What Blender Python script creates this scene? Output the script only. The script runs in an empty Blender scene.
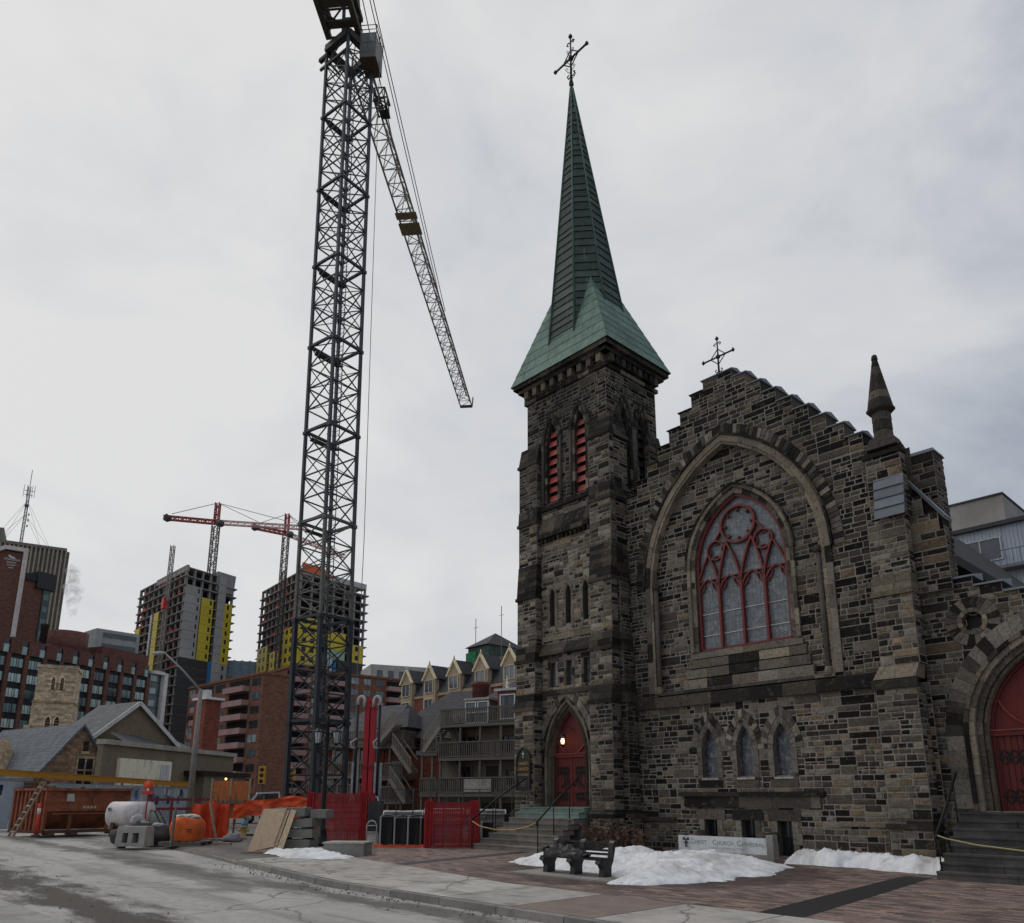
import bpy, math, random
from mathutils import Vector, Matrix, noise as mnoise
R = math.radians
scene = bpy.context.scene
COL = scene.collection
rnd = random.Random(7)

# ------------------------------------------------------------------ camera
PITCH, FPX, PX, PY, EYE = R(13.65), 770.0, 520.0, 610.0, 1.7
CS, CC = math.sin(PITCH), math.cos(PITCH)
def at(u, v, D):
    "world point seen at pixel u,v at distance D along the ground axis"
    x = (u-PX)/FPX; y = (PY-v)/FPX
    Y = CC-y*CS; Z = CS+y*CC; t = D/Y
    return Vector((x*t, D, EYE+Z*t))
def grd(u, v):
    x = (u-PX)/FPX; y = (PY-v)/FPX
    Y = CC-y*CS; Z = CS+y*CC; t = -EYE/Z
    return Vector((x*t, Y*t, 0))
P0 = Vector((10.016, 19.400, 0)); ES = Vector((.6826, -.7308, 0)); NS = Vector((-.7308, -.6826, 0))
CROT = math.atan2(-.7308, .6826)
def CW(s, off, z=0):
    "street frame: s along the church front, off = metres out from it"
    return P0+ES*s+NS*off+Vector((0, 0, z))

cam = bpy.data.cameras.new('camera'); camo = bpy.data.objects.new('camera', cam); COL.objects.link(camo)
camo.location = (0, 0, EYE); camo.rotation_euler = (R(90)+PITCH, 0, 0)
cam.sensor_width = 36; cam.lens = FPX*36/1024
cam.shift_x = -8/1024; cam.shift_y = 148.5/1024
cam.clip_start = .1; cam.clip_end = 5000
scene.camera = camo

# ------------------------------------------------------------------ materials
def lin(v):
    v /= 255.0
    return v/12.92 if v <= .04045 else ((v+.055)/1.055)**2.4
def V(r, g, b, k=.56, mx=.85):
    "base colour of an upright surface that reads as this value under a grey sky"
    return tuple(min(mx, lin(x)/k) for x in (r, g, b))
def jit(c, a, r=rnd):
    k = 1+r.uniform(-a, a)
    return tuple(max(0.0, min(.9, x*k*(1+r.uniform(-a*.09, a*.09)))) for x in c)

def mat(name, rough=.8, metal=0., ns=3., na=.25, bump=0., bs=30., spec=.3, extra=None, stretch=(1, 1, 1), emit=None):
    m = bpy.data.materials.new(name); m.use_nodes = True
    nt = m.node_tree; N = nt.nodes; L = nt.links
    b = N['Principled BSDF']
    b.inputs['Roughness'].default_value = rough; b.inputs['Metallic'].default_value = metal
    b.inputs['Specular IOR Level'].default_value = spec
    at_ = N.new('ShaderNodeAttribute'); at_.attribute_name = 'Col'
    tc = N.new('ShaderNodeTexCoord'); mp = N.new('ShaderNodeMapping'); mp.inputs['Scale'].default_value = stretch
    L.new(tc.outputs['Object'], mp.inputs['Vector'])
    n1 = N.new('ShaderNodeTexNoise'); n1.inputs['Scale'].default_value = ns; n1.inputs['Detail'].default_value = 6; n1.inputs['Roughness'].default_value = .65
    L.new(mp.outputs[0], n1.inputs['Vector'])
    mr = N.new('ShaderNodeMapRange'); mr.inputs[1].default_value = .28; mr.inputs[2].default_value = .72
    mr.inputs[3].default_value = 1-na; mr.inputs[4].default_value = 1+na
    L.new(n1.outputs['Fac'], mr.inputs[0])
    mx = N.new('ShaderNodeMix'); mx.data_type = 'RGBA'; mx.blend_type = 'MULTIPLY'; mx.inputs[0].default_value = 1
    L.new(at_.outputs['Color'], mx.inputs[6]); L.new(mr.outputs[0], mx.inputs[7])
    out = mx.outputs[2]
    if extra: out = extra(nt, mp.outputs[0], out)
    L.new(out, b.inputs['Base Color'])
    if emit:
        L.new(out, b.inputs['Emission Color']); b.inputs['Emission Strength'].default_value = emit
    if bump:
        n2 = N.new('ShaderNodeTexNoise'); n2.inputs['Scale'].default_value = bs; n2.inputs['Detail'].default_value = 5
        L.new(mp.outputs[0], n2.inputs['Vector'])
        bp = N.new('ShaderNodeBump'); bp.inputs['Strength'].default_value = bump; bp.inputs['Distance'].default_value = .02
        L.new(n2.outputs['Fac'], bp.inputs['Height']); L.new(bp.outputs[0], b.inputs['Normal'])
    return m

def tone(nt, vec, col, scale, lo, hi, c, detail=5, stretch=None, fac=1.):
    "mixes colour c in where a noise lies between lo and hi"
    N = nt.nodes; L = nt.links
    if stretch:
        mp = N.new('ShaderNodeMapping'); mp.inputs['Scale'].default_value = stretch; L.new(vec, mp.inputs['Vector']); vec = mp.outputs[0]
    n = N.new('ShaderNodeTexNoise'); n.inputs['Scale'].default_value = scale; n.inputs['Detail'].default_value = detail; n.inputs['Roughness'].default_value = .6
    L.new(vec, n.inputs['Vector'])
    mr = N.new('ShaderNodeMapRange'); mr.inputs[1].default_value = lo; mr.inputs[2].default_value = hi; mr.inputs[4].default_value = fac
    L.new(n.outputs['Fac'], mr.inputs[0])
    mx = N.new('ShaderNodeMix'); mx.data_type = 'RGBA'; L.new(mr.outputs[0], mx.inputs[0])
    L.new(col, mx.inputs[6]); mx.inputs[7].default_value = (*c, 1)
    return mx.outputs[2]

def brickx(w, h, mortar, mcol, var=.5, sz=.012, plane='xz', offs=.5):
    def ex(nt, vec, col):
        N = nt.nodes; L = nt.links
        sp = N.new('ShaderNodeSeparateXYZ'); cb = N.new('ShaderNodeCombineXYZ'); L.new(vec, sp.inputs[0])
        if plane == 'xz':
            ad = N.new('ShaderNodeMath'); L.new(sp.outputs[0], ad.inputs[0]); L.new(sp.outputs[1], ad.inputs[1])
            L.new(ad.outputs[0], cb.inputs[0]); L.new(sp.outputs[2], cb.inputs[1])
        else:
            L.new(sp.outputs[0], cb.inputs[0]); L.new(sp.outputs[1], cb.inputs[1])
        bt = N.new('ShaderNodeTexBrick'); bt.inputs['Scale'].default_value = 1
        bt.inputs['Brick Width'].default_value = w; bt.inputs['Row Height'].default_value = h
        bt.offset = offs; bt.inputs['Mortar Size'].default_value = sz; bt.inputs['Mortar Smooth'].default_value = .3
        bt.inputs['Color1'].default_value = (1-var, 1-var, 1-var, 1); bt.inputs['Color2'].default_value = (1+var, 1+var, 1+var, 1)
        bt.inputs['Mortar'].default_value = (mcol, mcol, mcol, 1)
        L.new(cb.outputs[0], bt.inputs['Vector'])
        mx = N.new('ShaderNodeMix'); mx.data_type = 'RGBA'; mx.blend_type = 'MULTIPLY'; mx.inputs[0].default_value = 1
        L.new(col, mx.inputs[6]); L.new(bt.outputs['Color'], mx.inputs[7])
        return mx.outputs[2]
    return ex

def stone_extra(nt, vec, col):
    col = tone(nt, vec, col, .3, .48, .72, (.022, .019, .018), 5, (1, 1, .5), .6)
    col = tone(nt, vec, col, 5, .56, .78, (.27, .225, .165), 6, None, .45)
    return tone(nt, vec, col, 9, .56, .7, (.012, .011, .011), 5, None, .6)
def pave_extra(nt, vec, col):
    N = nt.nodes; L = nt.links
    bt = N.new('ShaderNodeTexBrick'); bt.inputs['Scale'].default_value = 1
    bt.inputs['Brick Width'].default_value = .34; bt.inputs['Row Height'].default_value = .12
    bt.inputs['Mortar Size'].default_value = .006; bt.inputs['Bias'].default_value = 0
    bt.inputs['Color1'].default_value = (.10, .075, .066, 1); bt.inputs['Color2'].default_value = (.34, .235, .195, 1)
    bt.inputs['Mortar'].default_value = (.06, .055, .05, 1)
    L.new(vec, bt.inputs['Vector'])
    mx = N.new('ShaderNodeMix'); mx.data_type = 'RGBA'; mx.blend_type = 'MULTIPLY'; mx.inputs[0].default_value = 1
    L.new(col, mx.inputs[6]); L.new(bt.outputs['Color'], mx.inputs[7])
    c = mx.outputs[2]
    c = tone(nt, vec, c, .9, .52, .75, (.20, .175, .165), 6, (.35, 1, 1), .6)
    c = tone(nt, vec, c, 9, .6, .7, (.2, .19, .185), 5, (.3, 1, 1), .45)
    c = tone(nt, vec, c, .35, .52, .72, (.07, .05, .046), 5, None, .55)
    N = nt.nodes; L = nt.links      # meltwater round the big snow bank
    mp = N.new('ShaderNodeMapping'); mp.inputs['Location'].default_value = (4.6*.30, 4.7*.27, 0); mp.inputs['Scale'].default_value = (.30, .27, 0); L.new(vec, mp.inputs['Vector'])
    ln = N.new('ShaderNodeVectorMath'); ln.operation = 'LENGTH'; L.new(mp.outputs[0], ln.inputs[0])
    nz = N.new('ShaderNodeTexNoise'); nz.inputs['Scale'].default_value = 1.6; nz.inputs['Detail'].default_value = 7; L.new(vec, nz.inputs['Vector'])
    ad = N.new('ShaderNodeMath'); ad.operation = 'MULTIPLY_ADD'; ad.inputs[1].default_value = 1.1; L.new(nz.outputs['Fac'], ad.inputs[0]); L.new(ln.outputs['Value'], ad.inputs[2])
    mr = N.new('ShaderNodeMapRange'); mr.inputs[1].default_value = 1.55; mr.inputs[2].default_value = 1.8; mr.inputs[3].default_value = .7; mr.inputs[4].default_value = 0; L.new(ad.outputs[0], mr.inputs[0])
    wx = N.new('ShaderNodeMix'); wx.data_type = 'RGBA'; L.new(mr.outputs[0], wx.inputs[0]); L.new(c, wx.inputs[6]); wx.inputs[7].default_value = (.045, .034, .03, 1)
    return tone(nt, vec, wx.outputs[2], 14, .58, .75, (.19, .16, .15), 4, (.3, 1, 1), .35)
def band(nt, vec, col, off, slope, half, c, fac, xmax=None):
    "a ragged streak of dirt along the street, centred off metres out"
    N = nt.nodes; L = nt.links
    def mth(op, a, b=None, c_=None):
        n = N.new('ShaderNodeMath'); n.operation = op
        for i, q in enumerate((a, b, c_)):
            if q is None: continue
            if hasattr(q, 'is_linked'): L.new(q, n.inputs[i])
            else: n.inputs[i].default_value = q
        return n.outputs[0]
    sp = N.new('ShaderNodeSeparateXYZ'); L.new(vec, sp.inputs[0])
    mp = N.new('ShaderNodeMapping'); mp.inputs['Scale'].default_value = (.45, 1.3, 1); mp.inputs['Location'].default_value = (off, 0, 0); L.new(vec, mp.inputs['Vector'])
    n1 = N.new('ShaderNodeTexNoise'); n1.inputs['Scale'].default_value = 1.1; n1.inputs['Detail'].default_value = 9; n1.inputs['Roughness'].default_value = .68; L.new(mp.outputs[0], n1.inputs['Vector'])
    cen = off
    if slope: cen = mth('MULTIPLY_ADD', mth('MINIMUM', mth('ADD', sp.outputs[0], 8.0), 0.0), slope, off)
    d = mth('DIVIDE', mth('ABSOLUTE', mth('ADD', sp.outputs[1], cen)), half)
    m = mth('MULTIPLY_ADD', n1.outputs['Fac'], 3.2, mth('MULTIPLY_ADD', d, -.75, -.95))
    if xmax is not None: m = mth('MULTIPLY_ADD', mth('MAXIMUM', mth('SUBTRACT', sp.outputs[0], xmax), 0.0), -.5, m)
    mr = N.new('ShaderNodeMapRange'); mr.inputs[1].default_value = -.1; mr.inputs[2].default_value = .45; mr.inputs[4].default_value = fac; L.new(m, mr.inputs[0])
    mx = N.new('ShaderNodeMix'); mx.data_type = 'RGBA'; L.new(mr.outputs[0], mx.inputs[0]); L.new(col, mx.inputs[6]); mx.inputs[7].default_value = (*c, 1)
    return mx.outputs[2]
def crack(nt, vec, col, sc=.55, c=(.07, .065, .06), w=.012):
    N = nt.nodes; L = nt.links
    n1 = N.new('ShaderNodeTexNoise'); n1.inputs['Scale'].default_value = 1.5; n1.inputs['Detail'].default_value = 6; L.new(vec, n1.inputs['Vector'])
    ad = N.new('ShaderNodeMix'); ad.data_type = 'VECTOR'; ad.inputs[0].default_value = .35; L.new(vec, ad.inputs[4]); L.new(n1.outputs['Color'], ad.inputs[5])
    vo = N.new('ShaderNodeTexVoronoi'); vo.feature = 'DISTANCE_TO_EDGE'; vo.inputs['Scale'].default_value = sc; L.new(ad.outputs[1], vo.inputs['Vector'])
    mr = N.new('ShaderNodeMapRange'); mr.inputs[1].default_value = 0; mr.inputs[2].default_value = w; mr.inputs[3].default_value = .7; mr.inputs[4].default_value = 0; L.new(vo.outputs['Distance'], mr.inputs[0])
    mx = N.new('ShaderNodeMix'); mx.data_type = 'RGBA'; L.new(mr.outputs[0], mx.inputs[0]); L.new(col, mx.inputs[6]); mx.inputs[7].default_value = (*c, 1)
    return mx.outputs[2]
def walk_extra(nt, vec, col):
    c = conc_extra(nt, vec, col)
    c = tone(nt, vec, c, 2.2, .54, .66, (.16, .145, .13), 8, (.6, 1, 1), .6)
    c = tone(nt, vec, c, 40, .6, .68, (.12, .11, .10), 3, None, .5)
    return crack(nt, vec, c, .28, (.08, .075, .07), .006)
def road_extra(nt, vec, col):
    c = tone(nt, vec, col, .5, .42, .66, (.46, .445, .425), 7, (.16, 1.2, 1), .9)
    c = tone(nt, vec, c, .3, .5, .62, (.29, .27, .25), 8, (.5, 1, 1), .6)
    c = tone(nt, vec, c, 2.2, .55, .68, (.19, .172, .155), 8, (.12, 1.3, 1), .5)
    c = tone(nt, vec, c, 1.3, .6, .7, (.52, .51, .49), 7, (.2, 1.5, 1), .6)
    c = crack(nt, vec, c)
    c = band(nt, vec, c, 16.4, .0, .95, (.06, .049, .041), .95)
    c = band(nt, vec, c, 12.5, .0, .55, (.085, .076, .068), .8)
    c = band(nt, vec, c, 13.55, .14, .95, (.10, .088, .076), .6, -9)
    c = band(nt, vec, c, 14.4, .0, .35, (.15, .135, .12), .35)
    return tone(nt, vec, c, 30, .5, .8, (.16, .15, .14), 3, None, .45)
def conc_extra(nt, vec, col):
    c = tone(nt, vec, col, 1.1, .5, .72, (.17, .155, .14), 6, None, .6)
    return tone(nt, vec, c, 25, .55, .75, (.12, .11, .10), 4, None, .4)
def snow_extra(nt, vec, col):
    c = tone(nt, vec, col, .7, .5, .74, (.30, .25, .20), 8, None, .8)
    c = tone(nt, vec, c, 4, .56, .72, (.36, .33, .29), 6, None, .6)
    return tone(nt, vec, c, 30, .62, .7, (.10, .09, .08), 4, None, .7)
def rust_extra(nt, vec, col):
    c = tone(nt, vec, col, 1.6, .5, .66, (.10, .035, .018), 7, None, .8)
    return tone(nt, vec, c, 4, .6, .72, (.05, .025, .018), 5, (1, 1, .4), .7)
def wood_extra(nt, vec, col):
    return tone(nt, vec, col, 3, .45, .7, (.09, .08, .07), 5, (1, 1, 6), .6)
def glass_extra(nt, vec, col):
    c = tone(nt, vec, col, 3, .5, .7, (.06, .07, .085), 3, None, .6)
    c = tone(nt, vec, c, 10, .5, .62, (.32, .34, .35), 3, (1, 1, .6), .5)
    c = brickx(.13, .19, .5, .5, .14, .007, 'xz', 0.)(nt, vec, c)
    return tone(nt, vec, c, 26, .56, .62, (.03, .035, .04), 2, None, .6)
def cop_extra(nt, vec, col):
    c = tone(nt, vec, col, 1.1, .48, .72, (.028, .045, .04), 6, (1, 1, .3), .65)
    c = tone(nt, vec, c, 5, .55, .7, (.03, .045, .04), 5, (2, 2, .12), .55)
    return tone(nt, vec, c, 3.5, .58, .75, (.20, .31, .26), 5, (1.8, 1.8, .16), .45)
def mud_extra(nt, vec, col):
    c = tone(nt, vec, col, .7, .45, .7, (.05, .044, .04), 7, (.4, 1, 1), .8)
    c = tone(nt, vec, c, 3, .55, .7, (.24, .225, .21), 6, (.5, 1, 1), .6)
    return tone(nt, vec, c, 18, .55, .7, (.04, .036, .033), 5, None, .5)
def dirt_extra(nt, vec, col):
    c = tone(nt, vec, col, 2.2, .54, .74, (.09, .075, .06), 7, (1, 1, .3), .5)
    return tone(nt, vec, c, 9, .62, .74, (.07, .055, .045), 5, None, .5)
def grime_extra(nt, vec, col):
    return tone(nt, vec, col, .35, .5, .8, (.06, .05, .045), 5, (1, 1, .35), .4)

M = {}
M['stone'] = mat('stone', .9, ns=14, na=.35, bump=.7, bs=22, spec=.15, extra=stone_extra)
M['farstone'] = mat('far_stone', .9, ns=3, na=.4, bump=.3, bs=8, spec=.15, extra=brickx(.6, .28, .3, .75, .35, .02))
M['copper'] = mat('copper', .7, ns=4, na=.3, bump=.15, bs=8, extra=cop_extra)
M['lead'] = mat('lead', .5, ns=4, na=.2, bump=.05, spec=.5)
M['paint'] = mat('paint', .5, ns=6, na=.15, spec=.35, bump=.06, bs=12, extra=dirt_extra)
M['door'] = mat('door_paint', .6, ns=8, na=.3, spec=.3, stretch=(4, 4, .3), bump=.2, bs=14, extra=lambda nt, v, c: tone(nt, v, c, .9, .5, .75, (.08, .03, .026), 6, (1, 1, 3), .55))
M['iron'] = mat('iron', .55, .2, ns=8, na=.3, spec=.4)
M['steel'] = mat('steel', .6, .3, ns=5, na=.35, spec=.4, extra=lambda nt, v, c: tone(nt, v, c, 2.5, .58, .72, (.10, .05, .03), 6, None, .5))
M['glass'] = mat('window_glass', .08, ns=.7, na=.5, spec=.8)
M['leaded'] = mat('leaded_glass', .35, ns=6, na=.4, bump=.3, bs=18, spec=.5, extra=glass_extra)
M['concrete'] = mat('concrete', .85, ns=3, na=.25, bump=.25, bs=25, extra=conc_extra)
M['farconc'] = mat('far_concrete', .85, ns=.6, na=.2, extra=grime_extra)
M['render'] = mat('stucco', .9, ns=2, na=.2, bump=.2, bs=30, extra=grime_extra)
M['brick'] = mat('brick', .88, ns=1.2, na=.2, extra=brickx(.6, .2, .5, .8, .25, .01))
M['wood'] = mat('weathered_wood', .85, ns=7, na=.35, stretch=(1, 1, 3), extra=wood_extra)
M['ply'] = mat('plywood', .75, ns=3, na=.2, stretch=(4, 4, 1))
M['slate'] = mat('slate', .75, ns=3, na=.3, bump=.2, bs=8, extra=brickx(.5, .28, .2, .6, .2, .02))
M['rust'] = mat('rusty_paint', .75, .1, ns=3, na=.35, bump=.2, bs=20, extra=rust_extra)
M['plastic'] = mat('plastic', .55, ns=4, na=.25, spec=.35, bump=.1, bs=14, extra=dirt_extra)
M['fabric'] = mat('fabric', .85, ns=5, na=.3, bump=.8, bs=9, extra=dirt_extra)
M['bronze'] = mat('bronze', .42, .5, ns=5, na=.4, bump=.2, bs=12, spec=.5)
M['snow'] = mat('snow', .8, ns=6, na=.1, bump=.8, bs=16, extra=snow_extra)
M['road'] = mat('asphalt', .85, ns=6, na=.25, bump=.35, bs=40, extra=road_extra)
M['mud'] = mat('mud', .8, ns=2, na=.35, bump=.6, bs=12, extra=mud_extra)
M['pave'] = mat('brick_paving', .8, ns=2.2, na=.3, bump=.15, bs=30, extra=pave_extra)
M['walk'] = mat('concrete_walk', .88, ns=2, na=.2, bump=.2, bs=35, extra=walk_extra)
M['granite'] = mat('dark_granite', .6, ns=30, na=.5, bump=.1, bs=50)
M['ground'] = mat('ground', .95, ns=.2, na=.35, bump=.2, bs=4)
M['twig'] = mat('twig', .9, ns=8, na=.4)
M['lamp'] = mat('lamp_light', .4, na=0, emit=3.0)

# ------------------------------------------------------------------ mesh builder
class MB:
    def __init__(s): s.v = []; s.f = []; s.c = []; s.sm = []; s.mi = []
    def face(s, pts, col=(.5, .5, .5), sm=False, mi=0):
        i = len(s.v); s.v.extend([tuple(p) for p in pts]); s.f.append(tuple(range(i, i+len(pts)))); s.c.append(col); s.sm.append(sm); s.mi.append(mi)
    def mesh(s, vs, fs, col, sm=False, mi=0):
        i = len(s.v); s.v.extend([tuple(p) for p in vs])
        for f in fs:
            s.f.append(tuple(i+k for k in f)); s.c.append(col); s.sm.append(sm); s.mi.append(mi)
    def hexa(s, p, col, mi=0):
        s.mesh(p, [(3, 2, 1, 0), (4, 5, 6, 7), (0, 1, 5, 4), (1, 2, 6, 5), (2, 3, 7, 6), (3, 0, 4, 7)], col, False, mi)
    def box(s, x0, x1, y0, y1, z0, z1, col=(.5, .5, .5), Mp=None, mi=0):
        p = [(x0, y0, z0), (x1, y0, z0), (x1, y1, z0), (x0, y1, z0), (x0, y0, z1), (x1, y0, z1), (x1, y1, z1), (x0, y1, z1)]
        if Mp: p = [Mp(*q) for q in p]
        s.hexa(p, col, mi)
    def bar(s, p, q, w, h=None, col=(.5, .5, .5), up=(0, 0, 1)):
        h = h or w; p = Vector(p); q = Vector(q); d = (q-p)
        if d.length < 1e-6: return
        d.normalize(); u = Vector(up)
        if abs(d.dot(u)) > .99: u = Vector((1, 0, 0))
        a = d.cross(u).normalized()*(w/2); b = a.cross(d).normalized()*(h/2)
        s.hexa([p-a-b, p+a-b, p+a+b, p-a+b, q-a-b, q+a-b, q+a+b, q-a+b], col)
    def tube(s, pts, r, n=6, col=(.5, .5, .5), caps=True):
        pts = [Vector(p) for p in pts]; rs = r if isinstance(r, (list, tuple)) else [r]*len(pts)
        vs = []; fs = []; a = None
        for i, p in enumerate(pts):
            d = (pts[min(i+1, len(pts)-1)]-pts[max(i-1, 0)]).normalized()
            if a is None: a = d.orthogonal().normalized()
            a = (a-d*a.dot(d)).normalized(); b = d.cross(a)
            for k in range(n):
                t = 2*math.pi*k/n; vs.append(p+(a*math.cos(t)+b*math.sin(t))*rs[i])
        for i in range(len(pts)-1):
            for k in range(n):
                k2 = (k+1) % n; fs.append((i*n+k, i*n+k2, (i+1)*n+k2, (i+1)*n+k))
        if caps: fs.append(tuple(range(n))[::-1]); fs.append(tuple((len(pts)-1)*n+k for k in range(n)))
        s.mesh(vs, fs, col, n > 5)
    def lathe(s, prof, c=(0, 0, 0), n=16, col=(.5, .5, .5), sm=True, rot=0, sx=1, sy=1):
        vs = []; fs = []; c = Vector(c)
        for (r, z) in prof:
            for k in range(n):
                t = 2*math.pi*(k+rot)/n; vs.append((c.x+r*math.cos(t)*sx, c.y+r*math.sin(t)*sy, c.z+z))
        for i in range(len(prof)-1):
            for k in range(n):
                k2 = (k+1) % n; fs.append((i*n+k, i*n+k2, (i+1)*n+k2, (i+1)*n+k))
        fs.append(tuple(range(n))[::-1]); fs.append(tuple((len(prof)-1)*n+k for k in range(n)))
        s.mesh(vs, fs, col, sm)
    def prism(s, poly, Mp, d0, d1, col, mi=0):
        n = len(poly); a = [Mp(x, y, d0) for x, y in poly]; b = [Mp(x, y, d1) for x, y in poly]
        s.mesh(a+b, [tuple(range(n))[::-1], tuple(range(n, 2*n))]+[(i, (i+1) % n, n+(i+1) % n, n+i) for i in range(n)], col, False, mi)
    def ribbon(s, path, w, Mp, d0, d1, col, closed=False):
        "a bar of width w along a 2D path in the plane of Mp"
        n = len(path); L_ = []; R_ = []
        for i in range(n):
            if closed: p, q = path[(i-1) % n], path[(i+1) % n]
            else: p, q = path[max(i-1, 0)], path[min(i+1, n-1)]
            dx, dy = q[0]-p[0], q[1]-p[1]; l = math.hypot(dx, dy) or 1
            nx, ny = -dy/l*w/2, dx/l*w/2
            L_.append((path[i][0]+nx, path[i][1]+ny)); R_.append((path[i][0]-nx, path[i][1]-ny))
        for i in range(n if closed else n-1):
            j = (i+1) % n
            s.prism([L_[i], R_[i], R_[j], L_[j]], Mp, d0, d1, col)
    def sphere(s, c, r, n=10, m=7, col=(.5, .5, .5), sc=(1, 1, 1), nz=0., seed=0):
        vs = []; fs = []; c = Vector(c)
        for i in range(m+1):
            ph = math.pi*i/m
            for k in range(n):
                t = 2*math.pi*k/n; d = Vector((math.sin(ph)*math.cos(t), math.sin(ph)*math.sin(t), math.cos(ph)))
                k_ = 1+nz*mnoise.noise(d*1.7+Vector((seed, seed*2.3, 0)))
                vs.append((c.x+d.x*r*sc[0]*k_, c.y+d.y*r*sc[1]*k_, c.z+d.z*r*sc[2]*k_))
        for i in range(m):
            for k in range(n):
                k2 = (k+1) % n; fs.append((i*n+k, (i+1)*n+k, (i+1)*n+k2, i*n+k2))
        s.mesh(vs, fs, col, True)
    def data(s, name, mats, org=None):
        me = bpy.data.meshes.new(name)
        v = s.v if org is None else [(x-org[0], y-org[1], z-org[2]) for x, y, z in s.v]
        me.from_pydata(v, [], s.f)
        ca = me.color_attributes.new('Col', 'FLOAT_COLOR', 'CORNER')
        flat = []
        for f, c in zip(s.f, s.c): flat.extend((c[0], c[1], c[2], 1.0)*len(f))
        ca.data.foreach_set('color', flat)
        me.polygons.foreach_set('use_smooth', s.sm)
        mats = mats if isinstance(mats, (list, tuple)) else [mats]
        for m in mats: me.materials.append(m)
        if len(mats) > 1: me.polygons.foreach_set('material_index', s.mi)
        me.update(); return me

def root_of(o):
    while o.parent: o = o.parent
    return o
def part(mb, name, mats, parent, world=False, label=None):
    "a part: verts in the frame of its parent (or in world space when world)"
    org = root_of(parent).location if world else None
    o = bpy.data.objects.new(name, mb.data(name, mats, org)); COL.objects.link(o); o.parent = parent
    if label: o['label'] = label
    return o
def tag(o, label, cat, group=None, kind=None):
    if kind: o['kind'] = kind
    if label: o['label'] = label; o['category'] = cat
    if group: o['group'] = group
    return o
def thing(name, label, cat, loc=(0, 0, 0), rz=0, group=None):
    o = bpy.data.objects.new(name, None); COL.objects.link(o); o.empty_display_size = .3
    o.location = loc; o.rotation_euler = (0, 0, rz)
    return tag(o, label, cat, group)
def solo(mb, name, mats, label, cat, org=(0, 0, 0), group=None, kind=None, rz=0, world=True):
    "a thing that is one mesh"
    o = bpy.data.objects.new(name, mb.data(name, mats, org if world else None)); COL.objects.link(o)
    o.location = org; o.rotation_euler = (0, 0, rz)
    return tag(o, label, cat, group, kind)
def structure(mb, name, mats, org=(0, 0, 0), rz=0):
    o = bpy.data.objects.new(name, mb.data(name, mats)); COL.objects.link(o); o.location = org; o.rotation_euler = (0, 0, rz); o['kind'] = 'structure'
    return o
def inst(o, name, parent, loc, rz=0, sc=(1, 1, 1)):
    c = o.copy(); c.name = name; COL.objects.link(c); c.parent = parent; c.location = loc; c.rotation_euler = (0, 0, rz); c.scale = sc
    return c
def copy_tree(o, parent=None):
    c = o.copy(); COL.objects.link(c)
    if parent: c.parent = parent
    for ch in list(o.children): copy_tree(ch, c)
    return c
def text_mb(mb, txt, size, Mp, d0, d1, col, a0, b0, align='LEFT'):
    "letters as extruded outlines: built from a font curve, moved into the builder"
    cu = bpy.data.curves.new('txt', 'FONT'); cu.body = txt; cu.size = size; cu.align_x = align; cu.resolution_u = 2
    ob = bpy.data.objects.new('txt', cu); COL.objects.link(ob)
    dg = bpy.context.evaluated_depsgraph_get(); me = bpy.data.meshes.new_from_object(ob.evaluated_get(dg))
    for p in me.polygons:
        mb.face([Mp(a0+me.vertices[i].co.x, b0+me.vertices[i].co.y, d1) for i in p.vertices], col)
    bpy.data.objects.remove(ob); bpy.data.curves.remove(cu); bpy.data.meshes.remove(me)

# ------------------------------------------------------------------ light
SUN_EL, SUN_AZ = R(48), R(-55)      # behind thin cloud, to the left
w = bpy.data.worlds.new('World'); scene.world = w; w.use_nodes = True
nt = w.node_tree; N = nt.nodes; L = nt.links
bg = N['Background']
sky = N.new('ShaderNodeTexSky'); sky.sky_type = 'NISHITA'; sky.sun_disc = False; sky.sun_elevation = SUN_EL; sky.sun_rotation = SUN_AZ
bg.inputs['Strength'].default_value = .1
tc = N.new('ShaderNodeTexCoord')
mp = N.new('ShaderNodeMapping'); mp.inputs['Scale'].default_value = (1, 1, 1.9); L.new(tc.outputs['Generated'], mp.inputs['Vector'])
n1 = N.new('ShaderNodeTexNoise'); n1.inputs['Scale'].default_value = 2.9; n1.inputs['Detail'].default_value = 9; n1.inputs['Roughness'].default_value = .55
n1.inputs['Distortion'].default_value = .35
L.new(mp.outputs[0], n1.inputs['Vector'])
# thinner cloud towards the sun side: brightness follows the direction
dt = N.new('ShaderNodeVectorMath'); dt.operation = 'DOT_PRODUCT'; L.new(tc.outputs['Generated'], dt.inputs[0]); dt.inputs[1].default_value = (-.70, .45, .55)
ma = N.new('ShaderNodeMath'); ma.operation = 'MULTIPLY_ADD'; ma.inputs[1].default_value = .52; ma.inputs[2].default_value = -.15; L.new(dt.outputs['Value'], ma.inputs[0])
mb_ = N.new('ShaderNodeMath'); mb_.operation = 'MULTIPLY_ADD'; mb_.inputs[1].default_value = .95; L.new(n1.outputs['Fac'], mb_.inputs[0]); L.new(ma.outputs[0], mb_.inputs[2])
cr = N.new('ShaderNodeValToRGB'); L.new(mb_.outputs[0], cr.inputs[0])
e = cr.color_ramp.elements
e[0].position = .28; e[0].color = (3.3, 3.75, 4.4, 1)
e[1].position = .80; e[1].color = (7.5, 7.48, 7.45, 1)
k = cr.color_ramp.elements.new(.55); k.color = (6.1, 6.28, 6.6, 1)
mx = N.new('ShaderNodeMix'); mx.data_type = 'RGBA'; mx.inputs[0].default_value = .96
L.new(sky.outputs[0], mx.inputs[6]); L.new(cr.outputs[0], mx.inputs[7]); L.new(mx.outputs[2], bg.inputs['Color'])
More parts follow.
